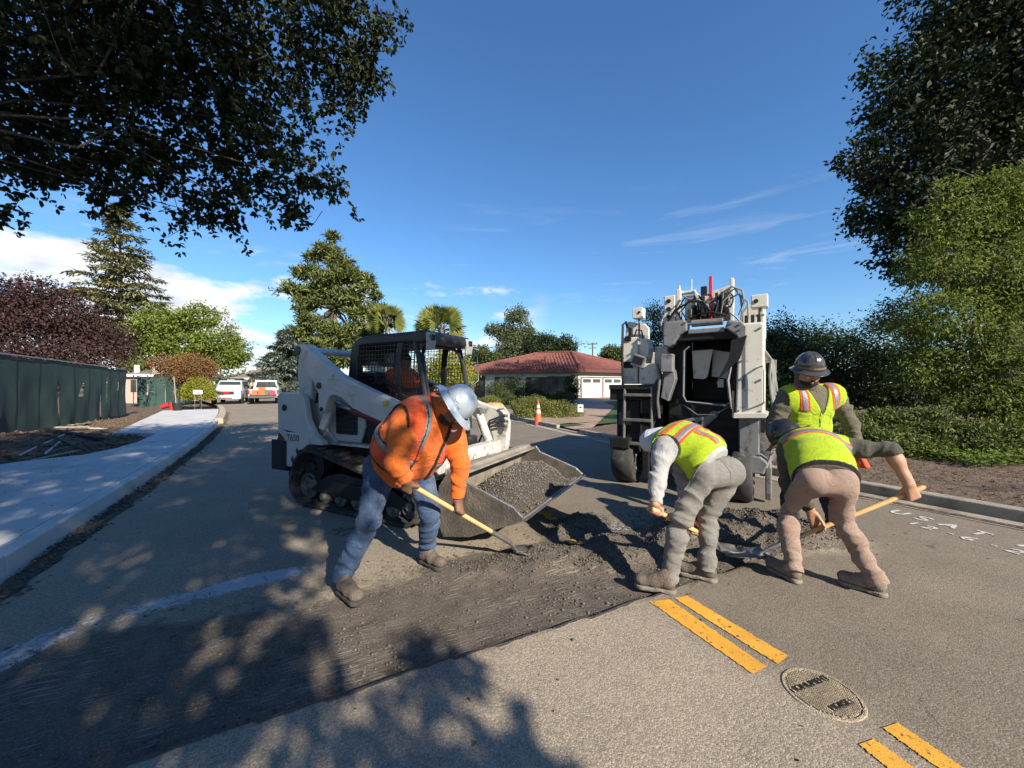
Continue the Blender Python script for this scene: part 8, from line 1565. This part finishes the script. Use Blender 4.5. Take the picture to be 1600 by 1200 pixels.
def shrub(name, label, blobs, n, ln, wd, m, group=None, **k):
    B_ = pxb(blobs); c = np.mean([b[0] for b in B_], 0); base = np.array([c[0], c[1], 0.15]); e = empty(name, base, 0, label, 'shrub', group); crown(B_, n, ln, wd, m, e, base, **k); wood(base, B_, 0.05, e, m_bark, name='stem'); return e
shrub('boxwood_hedge', 'rounded yellow green hedge behind the traffic cone', [(818,638,16.6,(0.55,0.6,0.42)),(842,636,16.8,(0.6,0.6,0.45)),(868,640,16.8,(0.65,0.6,0.42)),(892,646,16.6,(0.5,0.5,0.36)),(830,652,16.2,(0.55,0.5,0.3)),(862,652,16.3,(0.6,0.5,0.3))], 26000, 0.06, 0.034, L_box, per=12, shell=0.75, cl=0.09, wob=0.08)
shrub('boxwood_hedge', 'small yellow green hedge clump left of the boulder', [(755,634,20,(0.5,0.5,0.4)),(768,628,20.5,(0.45,0.5,0.35))], 8000, 0.06, 0.034, L_box, per=12, shell=0.75, cl=0.09, wob=0.08)
for lab, bl in (('dark tall shrub against the house wall left of the windows', [(806,606,28,(1.0,0.9,1.0)),(818,615,28,(0.9,0.8,0.7))]), ('dark clipped shrub beside the nearer garage door', [(893,604,29.5,(0.55,0.5,0.95)),(893,618,29.5,(0.55,0.5,0.6))]), ('loose grey green shrub below the left window', [(776,612,27,(0.7,0.7,0.7)),(790,622,26,(0.8,0.7,0.5))]), ('low dark shrub under the middle window', [(838,620,27,(0.9,0.7,0.5)),(855,624,26,(0.7,0.6,0.4))]), ('small round shrub in front of the nearer garage door', [(880,623,25,(0.6,0.6,0.45))])):
    shrub('foundation_shrub', lab, bl, 5000, 0.10, 0.05, L_dark if 'dark' in lab else L_mid, 'shrubs along the house front', per=12, shell=0.6, cl=0.14)
bo = Field((-0.75,-0.6,-0.3), (0.75,0.6,0.75), 0.03); I3 = np.eye(3); bo.ell((0,0,0.16), I3, (0.58,0.42,0.36), 0.1).ell((0.22,0.05,0.22), I3, (0.30,0.32,0.28), 0.15); bo.folds([(A3(0,0,0.3), (1,0.3,0.2), 0.5, 0.05, 0.7),(A3(0.2,-0.3,0.3), (0.2,1,0.5), 0.35, 0.04, 0.6)])
p = at(771,640,19.5); V, Q = bo.mesh(); o = quads_obj('boulder', V, Q, mat('orange_sandstone', (0.48,0.25,0.13), 0.9, var=0.25, vs=3, bump=0.6, bs=14), None, True); o.location = (p[0], p[1], 0.12); tag(o, 'orange sandstone boulder on the lawn corner', 'boulder')
# traffic cone
p = gnd(841,664); cn = empty('traffic_cone', (p[0],p[1],0.0), R(20), 'orange traffic cone with white bands at the kerb by the hedge', 'traffic cone'); m_cone = mat('cone_orange', (0.80,0.10,0.025), 0.55, var=0.1, vs=6)
part('base', m_kbk, cn, lambda m: m.b2((-0.19,-0.19,0.0), (0.19,0.19,0.04)), 0.012)
def cone_r(z): return 0.145-(0.145-0.028)*(z-0.04)/0.87
part('body', m_cone, cn, lambda m: m.lathe([(cone_r(0.04)+0.02,0.04),(cone_r(0.06),0.06),(cone_r(0.91),0.91),(0.018,0.915),(0.018,0.85),(0.0001,0.85)], 28), 0, True)
m_cband = mat('cone_reflective', (0.72,0.71,0.68), 0.35, var=0.05)
for z0, z1 in ((0.45,0.58),(0.66,0.76)): part('reflective_band', m_cband, cn, lambda m: m.lathe([(cone_r(z0)+0.003,z0),(cone_r(z1)+0.003,z1)], 28), 0, True)
# yard notice on a wire stake
p = at(907,655,15.2)*[1,1,0]; ys = empty('yard_notice', (p[0],p[1],0.10), R(-15), 'small white notice on a wire stake right of the hedge', 'sign'); part('card', mat('card_white', (0.70,0.70,0.69), 0.5, var=0.05), ys, lambda m: m.b2((-0.11,-0.006,0.34), (0.11,0.006,0.64)), 0.003); part('printed_mark', m_blk, ys, lambda m: (m.b2((-0.045,-0.0085,0.50), (0.045,-0.0065,0.55)),)); part('wire_stake', m_galv, ys, lambda m: m.cyl((0,0.012,-0.05), (0,0.012,0.72), 0.006, n=6))
# ---------------------------------------------------------------- other houses, pole
def small_house(label, u0, u1, Y, zt, zr, mw, mr, depth=7.0, over=0.5):
    x0, x1 = (u0-800)/FPX*Y, (u1-800)/FPX*Y; e = empty('house', ((x0+x1)/2, Y, 0.0), 0, label, 'house'); h = (x1-x0)/2
    part('wall', mw, e, lambda m: m.b2((-h,0,0), (h,depth,zt)), 0)
    part('roof', mr, e, lambda m: m.add([(-h-over,-over,zt+0.01),(h+over,-over,zt+0.01),(h+over,depth+over,zt+0.01),(-h-over,depth+over,zt+0.01),(-h*0.45,depth/2,zr),(h*0.45,depth/2,zr)], [(3,2,1,0),(0,1,5,4),(1,2,5),(2,3,4,5),(3,0,4)]))
    part('fascia', m_gar, e, lambda m: m.b2((-h-over,-over-0.03,zt-0.22), (h+over,-over+0.0,zt+0.005)), 0); return e, h
m_broof = mat('brown_shingle', (0.17,0.13,0.105), 0.9, var=0.25, vs=6, bump=0.3, bs=20); m_pinkb = mat('pale_pink_brick', (0.52,0.36,0.29), 0.9, var=0.12, vs=12, bump=0.2, bs=30)
e, h = small_house('far bungalow with brown shingle roof behind the pickup', 372, 468, 50, 2.35, 4.2, m_pinkb, m_broof)
part('garage_opening', m_cdark, e, lambda m: m.b2((1.4,-0.02,0.1), (3.1,0.05,2.0))); part('door', mat('red_door', (0.30,0.05,0.03), 0.5), e, lambda m: m.b2((3.5,-0.03,0.1), (3.95,0.05,2.0)), 0.005)
e, h = small_house('pink walled house showing between the two green screened fences', 196, 240, 31, 2.35, 3.0, m_pinkb, m_broof, 6.0, 0.25)
for x in (-0.7,0.2): part('window', m_wind, e, lambda m: m.b2((x,-0.03,0.9), (x+0.45,0.03,1.9)), 0.004)
part('chimney', m_gar, e, lambda m: m.b2((0.75,0.3,2.3), (1.05,0.6,3.3)), 0.01); part('chimney', m_gar, e, lambda m: m.b2((-0.75,0.3,2.3), (-0.5,0.55,3.1)), 0.01)
up0 = at(926,600,72)*[1,1,0]; pole = empty('utility_pole', up0, 0.0, 'distant wooden utility pole above the red roof', 'utility pole'); part('pole', m_bark, pole, lambda m: m.cyl((0,0,0), (0,0,9.3), 0.16, 0.11, 8)); 
for z, w2 in ((9.0,2.2),(8.3,1.6)): part('crossarm', m_bark, pole, lambda m: m.box((0,0,z), (w2,0.12,0.14), (0,-0.1,0.35)))
for k in (-0.9,-0.3,0.3,0.9): part('insulator', m_gry, pole, lambda m: m.cyl((k*0.94,k*0.34,9.05+0.09*k), (k*0.94,k*0.34,9.35+0.09*k), 0.07, 0.05, 6))
for k in (-0.9,0.9): 
    wr = part('overhead_wire', m_cdark, None, lambda m: m.tube([(up0[0]+k+(-1-q)*9.0*0+(q-0.0)*-60,72+q*3,9.2-3.0*4*q*(1-q)*0.3) for q in np.linspace(0,1,14)], 0.018, 4), 0); tag(wr, ('upper' if k < 0 else 'lower')+' thin wire running left from the utility pole', 'wire')
